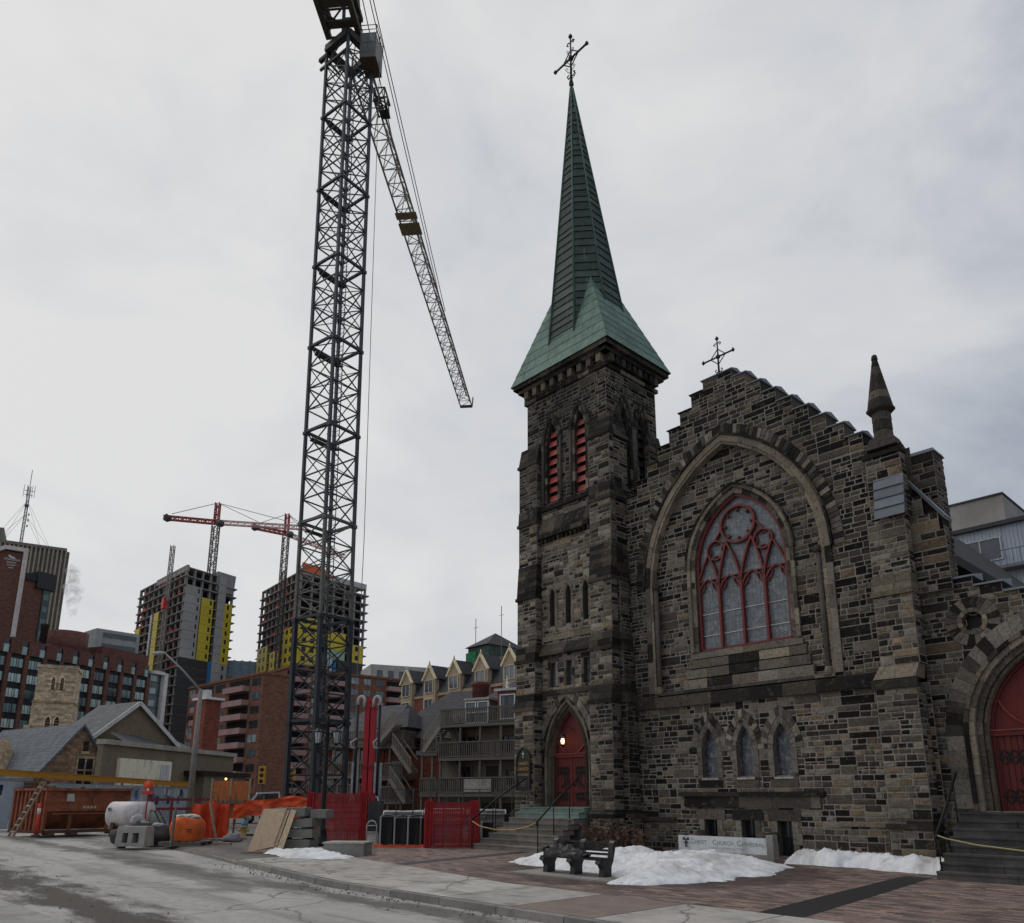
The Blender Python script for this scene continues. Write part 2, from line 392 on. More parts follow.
sl = bpy.data.lights.new('sun', 'SUN'); sl.energy = .6; sl.angle = R(25); sl.color = (1, .96, .9)
so = bpy.data.objects.new('sun', sl); COL.objects.link(so)
sd = Vector((math.sin(SUN_AZ)*math.cos(SUN_EL), math.cos(SUN_AZ)*math.cos(SUN_EL), math.sin(SUN_EL)))
so.rotation_euler = (-sd).to_track_quat('-Z', 'Y').to_euler(); so.location = sd*100
scene.view_settings.view_transform = 'Standard'; scene.view_settings.look = 'None'
scene.view_settings.exposure = 0; scene.view_settings.gamma = 1; scene.view_settings.use_curve_mapping = False
scene.render.engine = 'CYCLES'
scene.render.resolution_x = 1024; scene.render.resolution_y = 923
# ------------------------------------------------------------------ setting: ground, road, walks, plaza
P0t = tuple(P0)
def sheet(name, m, poly, z, col, kerb=0.0):
    b = MB(); b.face([(x, -o, z) for x, o in poly], col)
    if kerb:
        for i in range(len(poly)):
            p, q = poly[i], poly[(i+1) % len(poly)]
            b.face([(p[0], -p[1], z), (q[0], -q[1], z), (q[0], -q[1], z-kerb), (p[0], -p[1], z-kerb)], col)
    return structure(b, name, m, P0t, CROT)
b = MB(); b.face([(-2500, -2500, -.145), (2500, -2500, -.145), (2500, 2500, -.145), (-2500, 2500, -.145)], (.17, .165, .155)); structure(b, 'ground', M['ground'])
sheet('road', M['road'], [(-400, -22), (-34, 8.4), (-24, 9.7), (-16, 10.75), (-8, 11.9), (60, 11.95), (60, 17.6), (-10, 17.4), (-24, 17.2), (-400, 2)], -.125, (.41, .385, .355))
sheet('near_pavement', M['walk'], [(-40, 17.6), (-9.9, 17.4), (-5, 17.15), (40, 17.3), (40, 40), (-40, 40)], -.075, (.34, .33, .31), .06)
# walk along the street, its slabs parted by joints
sl_ = MB(); x = -14.6
sw0 = lambda s: 9.45 if s > -5 else 9.45+(s+5)*.17
sw1 = lambda s: 11.9 if s > -8 else 11.9+(s+8)*.145
while x < 30:
    x2 = x+1.75; c = jit((.45, .42, .385), .12)
    if -3.2 < x < -1.2: c = (.24, .19, .165)
    p = [(x+.012, sw0(x)), (x2-.012, sw0(x2)), (x2-.012, sw1(x2)-.17), (x+.012, sw1(x)-.17)]
    sl_.face([(a, -o, 0) for a, o in p], c); x = x2
structure(sl_, 'sidewalk', M['walk'], P0t, CROT)
kb = MB(); x = -34.
while x < 30:
    x2 = x+1.5; j = rnd.uniform(-.01, .01)
    f = lambda s: sw1(s)
    a = [(x+.01, f(x)-.16), (x2-.01, f(x2)-.16), (x2-.01, f(x2)), (x+.01, f(x))]
    c = jit((.25, .235, .215), .15)
    lo = -.004 if x > -16 else -.05
    kb.hexa([(p, -o, -.2) for p, o in a]+[(p, -o, lo+j*.3) for p, o in a], c); x = x2
structure(kb, 'kerb', M['concrete'], P0t, CROT)
sheet('walk_base', M['ground'], [(-14.6, 7.8), (-5, 9.45), (30, 9.45), (30, 11.74), (-8, 11.74), (-14.6, 10.8)], -.006, (.06, .055, .05))
sheet('plaza', M['pave'], [(-17.2, 3.0), (-14.6, 7.82), (-5, 9.45), (30, 9.45), (30, -4), (-17.2, -4)], .0, (1, 1, 1))
b = MB()
for pts in ([(.72, 9.44), (1.45, 9.44), (.62, 2.1), (.03, 2.1)], [(-10.4, 8.5), (-9.9, 8.58), (-11.0, 3.05), (-11.5, 3.05)]):
    b.face([(x, -o, .004) for x, o in pts], (.028, .028, .03))
structure(b, 'granite_strip', M['granite'], P0t, CROT)
# the building site: packed dirt beside and behind the plaza
b = MB()
site = [(-14.6, 7.82), (-14.6, 10.75), (-24, 9.55), (-34, 8.1), (-80, 1.), (-80, -60), (30, -60), (30, -4), (-17.2, -4), (-17.2, 3.0)]
b.face([(x, -o, -.002) for x, o in site], (.16, .145, .13))
for i in range(1, 4):
    p, q = site[i], site[i+1]; b.face([(p[0], -p[1], -.002), (q[0], -q[1], -.002), (q[0], -q[1]-.25, -.14), (p[0], -p[1]-.25, -.14)], (.13, .115, .10))
structure(b, 'site_ground', M['mud'], P0t, CROT)

# ------------------------------------------------------------------ snow
def inside_dist(p, poly):
    x, y = p; ins = False; dm = 1e9; n = len(poly)
    for i in range(n):
        x1, y1 = poly[i]; x2, y2 = poly[(i+1) % n]
        if (y1 > y) != (y2 > y) and x < (x2-x1)*(y-y1)/(y2-y1)+x1: ins = not ins
        dx, dy = x2-x1, y2-y1; t = max(0, min(1, ((x-x1)*dx+(y-y1)*dy)/(dx*dx+dy*dy))); dm = min(dm, math.hypot(x-x1-t*dx, y-y1-t*dy))
    return dm if ins else -dm
def snow(poly, hmax, soft, step, label, seed, flat=None):
    xs = [p[0] for p in poly]; ys = [p[1] for p in poly]; x0, x1, y0, y1 = min(xs)-.3, max(xs)+.3, min(ys)-.3, max(ys)+.3
    nx = int((x1-x0)/step)+1; ny = int((y1-y0)/step)+1; H = {}; b = MB()
    for i in range(nx):
        for j in range(ny):
            x, o = x0+i*step, y0+j*step; v = Vector((x, o, seed))
            d = inside_dist((x, o), poly)+.26*mnoise.noise(v*1.2)+.16*mnoise.noise(v*3.4)+.08*mnoise.noise(v*8)
            h = -.02 if d <= 0 else hmax*min(1, d/soft)**.75*(.78+.38*mnoise.noise(v*.8)+.20*mnoise.noise(v*2.2)+.15*mnoise.noise(v*5)+.12*mnoise.noise(v*10)+.07*mnoise.noise(v*19))+.01
            if flat: h *= flat(x, o)
            H[i, j] = (x, -o, max(h, -.02))
    for i in range(nx-1):
        for j in range(ny-1):
            q = [H[i, j], H[i+1, j], H[i+1, j+1], H[i, j+1]]
            if max(p[2] for p in q) > 0: b.face(q[::-1], (.82, .83, .85), True)
    # weld: one shared grid keeps the pile smooth
    o = solo(b, 'snow_bank', M['snow'], label, 'snow', P0t, 'snow left on the paving', rz=CROT, world=False)
    import bmesh
    bm = bmesh.new(); bm.from_mesh(o.data); bmesh.ops.remove_doubles(bm, verts=bm.verts, dist=.001); bm.to_mesh(o.data); bm.free()
    return o
snow([(-7.1, 6.3), (-5.9, 6.75), (-4.6, 6.8), (-3.75, 7.3), (-3.3, 8.0), (-2.7, 7.8), (-2.2, 6.3), (-2.1, 3.9), (-2.6, 2.0), (-3.4, 1.35), (-4.4, 1.2), (-5.9, 1.3), (-7.4, 1.7), (-9.3, 2.8), (-9.2, 5.4), (-8.2, 6.2)], .34, 1.2, .055, 'widest dirty snow bank, heaped between the bench and the low white sign', 2.)
snow([(-3.7, .25), (-3.4, 1.05), (-1.5, .85), (-.9, 1.2), (.35, 1.25), (.7, 1.5), (.76, .9), (.6, .5), (-1, .0), (-4.0, .1)], .42, .4, .05, 'narrow strip of clean snow along the foot of the dark stone church wall', 5.)
snow([(-17.0, 9.0), (-15.4, 9.4), (-14.0, 9.7), (-12.6, 8.6), (-13.2, 8.1), (-14.6, 7.9), (-16, 8.2)], .2, .5, .06, 'small grey snow heap at the foot of the double lamp post', 9.)

# grit and small stones washed along the gutters
b = MB()
for k in range(760):
    if k < 520: s_, o = rnd.uniform(-15, 2), None; o = (11.9 if s_ > -8 else 11.9+(s_+8)*.145)+abs(rnd.gauss(0, .35))+.02; z = -.12
    elif k < 700: s_, o, z = rnd.uniform(-22, -2), rnd.gauss(16.2, .5), -.12
    else: s_, o, z = rnd.uniform(-24, -14), rnd.uniform(7.5, 9.6), 0.
    r_ = rnd.choice((.008, .01, .012, .015, .024)); c = jit(rnd.choice(((.12, .11, .1), (.2, .19, .17), (.07, .06, .055), (.3, .29, .27))), .3)
    p = [(s_+rnd.uniform(-1, 1)*r_, -o+rnd.uniform(-1, 1)*r_, z+rnd.uniform(0, 1)*r_) for _ in range(3)]+[(s_, -o, z+r_*1.3)]
    q0 = [(s_+r_*math.cos(t), -o+r_*math.sin(t), z) for t in (0, 1.3, 2.6, 3.9, 5.2)]; top = (s_+r_*.3, -o, z+r_*1.1)
    b.mesh(q0+[top], [(i, (i+1) % 5, 5) for i in range(5)], c)
solo(b, 'gravel', M['concrete'], 'scattered grit and pebbles along the kerb and gutter', 'grit', P0t, kind='stuff', rz=CROT, world=False)
# ------------------------------------------------------------------ church helpers
SR = random.Random(11)
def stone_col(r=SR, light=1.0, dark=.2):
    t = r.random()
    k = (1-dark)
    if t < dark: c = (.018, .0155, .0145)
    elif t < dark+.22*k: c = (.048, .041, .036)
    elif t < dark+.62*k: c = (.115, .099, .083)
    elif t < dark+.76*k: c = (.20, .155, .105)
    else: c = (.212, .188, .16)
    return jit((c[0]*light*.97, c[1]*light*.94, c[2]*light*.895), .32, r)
MORT = (.285, .258, .222)
def gsplit(x0, x1, y0, y1, r, out, mh=.13):
    w_, h_ = x1-x0, y1-y0
    if h_ > .27 or (h_ > .19 and r.random() < .4):
        if w_ < h_*2.6 or r.random() < .4:
            k = y0+h_*r.choice((.4, .45, .5, .5, .55, .6) if h_ < .36 else (.33, .4, .5, .6, .67)); gsplit(x0, x1, y0, k, r, out, mh); gsplit(x0, x1, k, y1, r, out, mh); return
    if w_ > min(.95, max(.24, h_*r.uniform(1.7, 4.4))):
        k = x0+w_*r.uniform(.32, .68); gsplit(x0, k, y0, y1, r, out, mh); gsplit(k, x1, y0, y1, r, out, mh); return
    out.append((x0, x1, y0, y1))
def stones(mb, Mp, a0, a1, b0, b1, lim=None, holes=(), bands=None, light=1., dark=.2, d=.022, back=True, r=SR, gap=.021):
    "random ashlar on the plane of Mp(a,b,depth): every stone its own bevelled face, over a mortar bed"
    cells = []
    if bands is None:
        bands = [b0]
        while bands[-1] < b1-.5: bands.append(bands[-1]+r.uniform(.28, .55))
        bands.append(b1)
    for y0, y1 in zip(bands, bands[1:]):
        L0, L1 = (a0, a1) if lim is None else lim(y0, y1)
        if L1-L0 < .05: continue
        x = L0
        while x < L1-1e-6:
            x2 = min(L1, x+r.uniform(.7, 1.6))
            if L1-x2 < .3: x2 = L1
            gsplit(x, x2, y0, y1, r, cells); x = x2
    for (x0, x1, y0, y1) in cells:
        segs = [(x0, x1)]
        for h in holes:
            iv = [q for q in (h(y0+.01), h((y0+y1)/2), h(y1-.01)) if q]
            if not iv: continue
            l, rr = min(q[0] for q in iv), max(q[1] for q in iv); ns = []
            for s0, s1 in segs:
                if rr <= s0 or l >= s1: ns.append((s0, s1)); continue
                if l-s0 > .05: ns.append((s0, l))
                if s1-rr > .05: ns.append((rr, s1))
            segs = ns
        for s0, s1 in segs:
            g = gap*.5; ch = .014; dd = d*r.uniform(.55, 1.25)
            p0, p1, q0, q1 = s0+g, s1-g, y0+g, y1-g
            if p1-p0 < .04 or q1-q0 < .03: continue
            j = [r.uniform(-.006, .006) for _ in range(8)]
            o_ = [(p0+j[0], q0+j[1]), (p1+j[2], q0+j[3]), (p1+j[4], q1+j[5]), (p0+j[6], q1+j[7])]
            i_ = [(p0+ch, q0+ch), (p1-ch, q0+ch), (p1-ch, q1-ch), (p0+ch, q1-ch)]
            dt_ = [dd+r.uniform(-.008, .008) for _ in range(4)]
            mb.mesh([Mp(x, y, 0) for x, y in o_]+[Mp(x, y, e) for (x, y), e in zip(i_, dt_)]+[Mp(p0+(p1-p0)*r.uniform(.3, .7), q0+(q1-q0)*r.uniform(.3, .7), dd+r.uniform(-.008, .02))], [(0, 1, 5, 4), (1, 2, 6, 5), (2, 3, 7, 6), (3, 0, 4, 7), (4, 5, 8), (5, 6, 8), (6, 7, 8), (7, 4, 8)], stone_col(r, light, dark))
    if back:
        st = .06; n = max(1, int((b1-b0)/st)); bands2 = bands
        for i in range(n):
            y0, y1 = b0+(b1-b0)*i/n, b0+(b1-b0)*(i+1)/n
            L0, L1 = (a0, a1)
            if lim:
                bb = [k for k in range(len(bands)-1) if bands[k] <= (y0+y1)/2 <= bands[k+1]]
                L0, L1 = lim(bands[bb[0]], bands[bb[0]+1])
            segs = [(L0, L1)]
            for h in holes:
                q = h((y0+y1)/2)
                if not q: continue
                ns = []
                for s0, s1 in segs:
                    if q[1] <= s0 or q[0] >= s1: ns.append((s0, s1)); continue
                    if q[0] > s0: ns.append((s0, q[0]))
                    if s1 > q[1]: ns.append((q[1], s1))
                segs = ns
            for s0, s1 in segs:
                mb.face([Mp(s0, y0, .006), Mp(s1, y0, .006), Mp(s1, y1, .006), Mp(s0, y1, .006)], MORT)
class Arch:
    "a pointed arch on two legs"
    def __init__(s, c, zb, zs, hw, rise): s.c, s.zb, s.zs, s.hw, s.rise = c, zb, zs, hw, rise; s.R = (hw*hw+rise*rise)/(2*hw)
    def off(s, w):
        a = Arch.__new__(Arch); a.c, a.zb, a.zs = s.c, s.zb, s.zs; a.hw = s.hw+w; a.R = s.R+w
        a.rise = math.sqrt(max(1e-6, a.R**2-(s.R-s.hw)**2)); return a
    def hole(s, b):
        if b < s.zb or b > s.zs+s.rise: return None
        if b <= s.zs: return (s.c-s.hw, s.c+s.hw)
        dx = math.sqrt(max(0, s.R**2-(b-s.zs)**2)); x = -s.hw+s.R-dx
        return (s.c+x, s.c-x) if x < 0 else None
    def arc(s, n=10, side=-1):
        tm = math.acos(max(-1, min(1, (s.R-s.hw)/s.R))); o = []
        for i in range(n+1):
            t = tm*i/n; x = -s.hw+s.R-s.R*math.cos(t); o.append((s.c+(x if side < 0 else -x), s.zs+s.R*math.sin(t)))
        return o
    def outline(s, n=10):
        l = s.arc(n, -1); r_ = s.arc(n, 1)
        return [(s.c-s.hw, s.zb)]+l+r_[::-1][1:]+[(s.c+s.hw, s.zb)]
    def poly(s, n=10): return s.outline(n)
def reveal(mb, Mp, a, d0, d1, col, n=12, bottom=True):
    o = a.outline(n)
    for p, q in zip(o, o[1:]): mb.face([Mp(*p, d0), Mp(*q, d0), Mp(*q, d1), Mp(*p, d1)], jit(col, .12))
    if bottom: p, q = o[0], o[-1]; mb.face([Mp(*p, d0), Mp(*q, d0), Mp(*q, d1), Mp(*p, d1)], col)
def ring(mb, Mp, a, w, d0, d1, cols, n=9, legs=True, leg_h=.34, r=SR, gap=.008):
    "voussoirs round the arch and quoins down its legs, between offset 0 and w"
    o = a.off(w)
    for sd_ in (-1, 1):
        A = a.arc(n, sd_); B = o.arc(n, sd_)
        for i in range(n):
            p = [A[i], A[i+1], B[i+1], B[i]]
            cx_ = sum(q[0] for q in p)/4; cy_ = sum(q[1] for q in p)/4; k = 1-gap/max(.05, math.dist(A[i], A[i+1]))
            p = [(cx_+(x-cx_)*k, cy_+(y-cy_)*k) for x, y in p]
            mb.prism(p, Mp, d0, d1+r.uniform(-.008, .008), jit(r.choice(cols), .2, r))
        if legs:
            z = a.zs
            while z > a.zb+.02:
                z2 = max(a.zb, z-leg_h*r.uniform(.7, 1.3))
                x0, x1 = (a.c-o.hw, a.c-a.hw) if sd_ < 0 else (a.c+a.hw, a.c+o.hw)
                mb.prism([(x0, z2+gap/2), (x1, z2+gap/2), (x1, z-gap/2), (x0, z-gap/2)], Mp, d0, d1+r.uniform(-.008, .008), jit(r.choice(cols), .2, r)); z = z2
BUFF = [(.30, .25, .185), (.26, .215, .16), (.22, .185, .14), (.17, .14, .11)]
DARK = [(.03, .026, .023), (.055, .047, .04), (.022, .0195, .018), (.09, .075, .058)]
MIXC = [(.15, .13, .11), (.21, .18, .145), (.03, .026, .023), (.085, .073, .062), (.24, .215, .18)]
def course(mb, Mp, a0, a1, b0, b1, d, slope=.0, cols=DARK, bl=.9, r=SR, under=.0):
    "a projecting string course laid in blocks, its top weathered back by slope"
    x = a0
    while x < a1-1e-6:
        x2 = min(a1, x+bl*r.uniform(.7, 1.3))
        if a1-x2 < .25: x2 = a1
        g = .004; e = d+r.uniform(-.004, .004)
        p = [Mp(x+g, b0, -.02), Mp(x2-g, b0, -.02), Mp(x2-g, b0, e-under), Mp(x+g, b0, e-under), Mp(x+g, b1, -.02), Mp(x2-g, b1, -.02), Mp(x2-g, b1-slope, e), Mp(x+g, b1-slope, e)]
        mb.hexa(p, jit(r.choice(cols), .25, r)); x = x2
def mapx(s0, y0):
    "plane facing the street: a along +x, depth towards the street"
    return lambda a, b, d: (s0+a, y0-d, b)
def map_r(x0):
    "plane facing +x: a runs back into the building"
    return lambda a, b, d: (x0+d, a, b)
def map_l(x0):
    return lambda a, b, d: (x0-d, a, b)
def buttress(mb, Mp, a0, a1, stages, light=1.05, dark=.16, cap=DARK):
    """stages: (z0, z1, proj, slope height above z1, proj above). Mp(a,b,d)"""
    for (z0, z1, pj, sh, pj2) in stages:
        F = lambda a, b, d, pj=pj: Mp(a, b, pj+d)
        stones(mb, F, a0, a1, z0, z1, light=light, dark=dark)
        SL = lambda a, b, d: Mp(a0-d, b, a); SRr = lambda a, b, d: Mp(a1+d, b, a)
        stones(mb, SL, 0, pj, z0, z1, light=light, dark=dark+.1); stones(mb, SRr, 0, pj, z0, z1, light=light, dark=dark+.1)
        if sh > 0:
            e = .05; n = max(2, int(sh/.17)); c = SR.choice(cap)
            mb.hexa([Mp(a0-e, z1-.1, -.01), Mp(a1+e, z1-.1, -.01), Mp(a1+e, z1-.1, pj+e+.03), Mp(a0-e, z1-.1, pj+e+.03), Mp(a0-e, z1+.02, -.01), Mp(a1+e, z1+.02, -.01), Mp(a1+e, z1+.02, pj+e+.03), Mp(a0-e, z1+.02, pj+e+.03)], jit(c, .2, SR))
            for k in range(n):
                t0, t1 = k/n, (k+1)/n; zz0, zz1 = z1+.02+sh*t0, z1+.02+sh*t1; p0_, p1_ = pj+(pj2-pj)*t0+.02, pj+(pj2-pj)*t1+.02
                am = a0+(a1-a0)*SR.uniform(.3, .7)
                for b0_, b1_ in ((a0-.02, am-.005), (am+.005, a1+.02)):
                    mb.hexa([Mp(b0_, zz0, -.01), Mp(b1_, zz0, -.01), Mp(b1_, zz0, p0_+.012), Mp(b0_, zz0, p0_+.012), Mp(b0_, zz1-.008, -.01), Mp(b1_, zz1-.008, -.01), Mp(b1_, zz1-.008, p1_+.012), Mp(b0_, zz1-.008, p1_+.012)], jit(SR.choice(cap), .3, SR))

# ------------------------------------------------------------------ the church
church = thing('stone_church', 'dark weathered stone church with a stepped gable, red doors and a tall green copper spire', 'church', P0t, CROT)
GC = -4.95
MG = mapx(0, 0)
st_t = [15.35]+[15.02-.483*(n-1) for n in range(1, 10)]; st_w = [.55+.49*n for n in range(10)]
def glim(y0, y1):
    hw = 99
    if y1 > st_t[-1]+.01:
        hw = max([w_ for t_, w_ in zip(st_t, st_w) if t_ >= y1-.02] or [0])
    l = max(GC-.12-hw, -9.6); r_ = min(GC-.12+hw, .35 if y1 <= 10.8 else -.05)
    return l, r_
WIN = Arch(-4.87, 6.2, 8.93, 1.6, 2.25)
BIG = Arch(-5.05, 5.0, 8.6, 3.0, 4.28)
LAN = [Arch(c, 2.27, 3.05, .27, .72) for c in (-6.17, -4.96, -3.77)]
BAS = [(-6.25, .12, 1.05), (-5.0, .12, 1.05), (-3.86, .12, 1.05)]
holes = [BIG.hole]+[a.hole for a in LAN]+[(lambda b, c=c, z0=z0, z1=z1: (c-.22, c+.22) if z0 <= b <= z1 else None) for c, z0, z1 in BAS]
g = MB()
bands = [0, .33, .72, 1.05, 1.5, 1.95, 2.27, 2.75, 3.2, 3.75, 4.1, 4.5]
stones(g, MG, -9.6, .35, 0, 4.5, lim=lambda a, b: (-9.6, .35), holes=holes, bands=bands, light=1.0, dark=.27)
bz = [4.9]
while bz[-1] < 11.1-.45: bz.append(bz[-1]+SR.uniform(.36, .52))
bz.append(st_t[-1])
bands = bz+[st_t[k] for k in range(8, -1, -1)]
bands = sorted(set(round(x, 3) for x in bands))
stones(g, MG, -9.6, .35, 4.9, 15.35, lim=glim, holes=[BIG.hole], bands=bands, light=.72, dark=.36)
# infill under the big arch, set back, and the wall's thickness
MI = mapx(0, .22)
lim_big = lambda y0, y1: (BIG.hole((y0+y1)/2) or (0, 0))
ib = [5.0]
while ib[-1] < 13.0: ib.append(ib[-1]+.3)
stones(g, MI, -8, -2, 5.0, ib[-1], lim=lambda y0, y1: ((BIG.hole(y0+.01)[0]-.02, BIG.hole(y0+.01)[1]+.02) if BIG.hole(y0+.01) else (0, 0)), holes=[WIN.hole], bands=ib, light=1.0, dark=.2)
rv = MB(); reveal(rv, MG, BIG, .02, -.25, (.2, .17, .13))
for t_, w_, w0 in zip(st_t, st_w, [0]+st_w):
    for sg in (-1, 1):
        x0, x1 = sorted((GC-.12+sg*w0, GC-.12+sg*w_))
        if x1 < -9.3 or x0 > -.1: continue
        zl = t_-.483
        g.face([(GC-.12+sg*w_, 0, zl-.02), (GC-.12+sg*w_, .7, zl-.02), (GC-.12+sg*w_, .7, t_), (GC-.12+sg*w_, 0, t_)], stone_col())
g.face([(-9.6, .7, 0), (.35, .7, 0), (.35, .7, 11.1), (-9.6, .7, 11.1)], (.12, .105, .09))
ob = [(GC-.12+s_*w_, t_-(.483 if k_ else 0)) for s_ in (-1,) for w_, t_ in zip(st_w, st_t) for k_ in (0, 1)]
ob2 = ob+[(2*(GC-.12)-x, z) for x, z in ob[::-1]]
g.face([(x, .7, z) for x, z in ob2], (.12, .105, .09))
gable = part(g, 'gable_wall', M['stone'], church)
a_ = MB()
ring(a_, MG, BIG.off(-.02), .1, -.2, .05, BUFF, n=9, leg_h=.6)
ring(a_, MG, BIG.off(.08), .2, -.02, .075, BUFF[:3], n=8, legs=False)
ring(a_, MG, BIG.off(.08), .2, -.02, .07, MIXC, n=8, legs=True, leg_h=.55)
ring(a_, MG, BIG.off(.28), .07, -.02, .12, DARK, n=10, legs=False)
ring(a_, MG, BIG.off(.35), .34, -.02, .045, MIXC+DARK, n=40, legs=False, gap=.02)
for sg in (-1, 1):      # slender shafts down the jambs
    x = BIG.c+sg*2.86; a_.tube([(x, -.02, 5.0), (x, -.02, 8.6)], .08, 8, (.12, .10, .085))
    a_.lathe([(.12, 0), (.14, .08), (.09, .2)], (x, -.02, 8.5), 8, (.06, .05, .045)); a_.lathe([(.15, 0), (.1, .25)], (x, -.02, 4.95), 8, (.2, .17, .13))
part(a_, 'blind_arch', M['stone'], church); part(rv, 'arch_reveal', M['stone'], church)
# great window
gw = MB()
ring(gw, MI, WIN, .16, -.2, .03, MIXC, n=9, leg_h=.5)
ring(gw, MI, WIN.off(.16), .12, -.02, .10, [(.2, .17, .13), (.09, .075, .06), (.26, .22, .165)], n=8, legs=True, leg_h=.6)
ring(gw, MI, WIN.off(.28), .05, -.02, .14, DARK, n=9, legs=False)
reveal(gw, MI, WIN, .02, -.2, (.16, .14, .115))
for k, (z0, z1, d) in enumerate(((5.98, 6.2, .06), (5.68, 5.98, .1), (5.36, 5.68, .13), (5.02, 5.36, .17))):
    course(gw, MI, -6.75-.1*k, -2.95+.1*k, z0, z1, d, .05, MIXC+BUFF[1:], .8)
great = part(gw, 'great_window', M['stone'], church)
RED = (.175, .03, .027)
gm = lambda a, b, d: MI(a, b, d-.20)
gp = MB(); gp.face([gm(*p, .02) for p in WIN.poly(14)], (.165, .182, .202)); part(gp, 'glass', M['leaded'], great)
tr = MB()
W0, WS, WH = WIN.c, WIN.zs, WIN.hw
inn = WIN.off(-.05); tr.ribbon(inn.outline(14), 0.080, gm, .02, .14, RED); tr.ribbon([(W0-WH, 6.24), (W0+WH, 6.24)], 0.072, gm, .02, .14, RED)
lw = 2*WH/4
for k in range(1, 4): tr.ribbon([(W0-WH+lw*k, 6.2), (W0-WH+lw*k, 8.3)], 0.076, gm, .02, .16, RED)
for k in range(4):
    c = W0-WH+lw*(k+.5); la = Arch(c, 7.95, 8.0, lw/2-.02, .55)
    for sd_ in (-1, 1):
        ar = la.arc(8, sd_); tr.ribbon(ar, 0.048, gm, .03, .13, RED)
        cusp = ar[3]; q = (c+(cusp[0]-c)*.55, cusp[1]-.02); tr.ribbon([ar[1], ((ar[1][0]+q[0])/2, ar[2][1]-.03), q, (c+(q[0]-c)*.8, q[1]+.12), ar[6]], 0.028, gm, .04, .1, RED)
tr.ribbon([(W0-WH+.02, 8.52), (W0+WH-.02, 8.52)], 0.036, gm, .03, .11, RED)
def circ(c, r_, n=24): return [(c[0]+r_*math.cos(2*math.pi*i/n), c[1]+r_*math.sin(2*math.pi*i/n)) for i in range(n)]
def foil(c, r_, n, m=8):
    o = []
    for k in range(n):
        for i in range(m):
            t = -.5+i/(m-1); an = 2*math.pi*(k+.5)/n
            cc = (c[0]+r_*.72*math.cos(an), c[1]+r_*.72*math.sin(an)); th = an+t*math.pi*1.15; o.append((cc[0]+r_*.34*math.cos(th), cc[1]+r_*.34*math.sin(th)))
    return o
top_c = (W0, 10.16); tr.ribbon(circ(top_c, .60), 0.072, gm, .02, .15, RED, True); tr.ribbon(foil(top_c, .60, 8), 0.028, gm, .04, .11, RED, True)
for sg in (-1, 1):
    c2 = (W0+sg*.84, 9.46); tr.ribbon(circ(c2, .31, 18), 0.052, gm, .02, .14, RED, True); tr.ribbon(foil(c2, .29, 4), 0.024, gm, .04, .1, RED, True)
    # branching bars from the mullion heads
    for (x0, x1, z1) in ((W0, W0+sg*.45, 9.66), (W0+sg*lw, W0+sg*.44, 9.66), (W0+sg*lw, W0+sg*1.12, 9.34), (W0+sg*lw*.0, W0+sg*.02, 8.6)):
        if abs(x1-x0) < .05: continue
        pth = [(x0+(x1-x0)*(t**1.5), 8.3+(z1-8.3)*t) for t in [i/7 for i in range(8)]]
        tr.ribbon(pth, 0.060, gm, .02, .15, RED)
    tr.ribbon([(W0+sg*WH*.98, 8.5), (W0+sg*1.33, 9.05), (W0+sg*1.12, 9.42)], 0.048, gm, .02, .13, RED)
    tr.ribbon([(W0+sg*.6, 10.12), (W0+sg*.85, 9.8)], 0.048, gm, .02, .13, RED)
part(tr, 'tracery', M['paint'], great)
sb = MB()
for z in (7.42, 6.72):
    sb.ribbon([(W0-WH+.06, z), (W0+WH-.06, z)], .022, gm, .03, .05, (.6, .6, .58))
part(sb, 'saddle_bar', M['paint'], great)
# three lancets and the basement lights under them
for a in LAN:
    f = MB(); ring(f, MG, a, .17, -.03, .035, [(.19, .17, .145), (.14, .12, .1)], n=7, leg_h=.38); ring(f, MG, a.off(.17), .22, -.02, .04, MIXC, n=8, legs=False)
    reveal(f, MG, a, .03, -.26, (.16, .14, .12))
    lo = part(f, 'lancet_window', M['stone'], church)
    p = MB(); p.face([MG(*q, -.22) for q in a.poly(8)], (.085, .095, .12)); p.ribbon(a.off(-.02).outline(8), .04, MG, -.22, -.17, (.05, .05, .055)); part(p, 'glass', M['leaded'], lo)
    s_ = MB(); s_.hexa([MG(a.c-.29, 2.2, -.2), MG(a.c+.29, 2.2, -.2), MG(a.c+.29, 2.2, .06), MG(a.c-.29, 2.2, .06), MG(a.c-.29, 2.30, -.2), MG(a.c+.29, 2.30, -.2), MG(a.c+.29, 2.25, .06), MG(a.c-.29, 2.25, .06)], (.42, .38, .34))
    course(s_, MG, a.c-.42, a.c+.42, 1.98, 2.2, .045, .02, DARK, 1.2); part(s_, 'sill', M['stone'], lo)
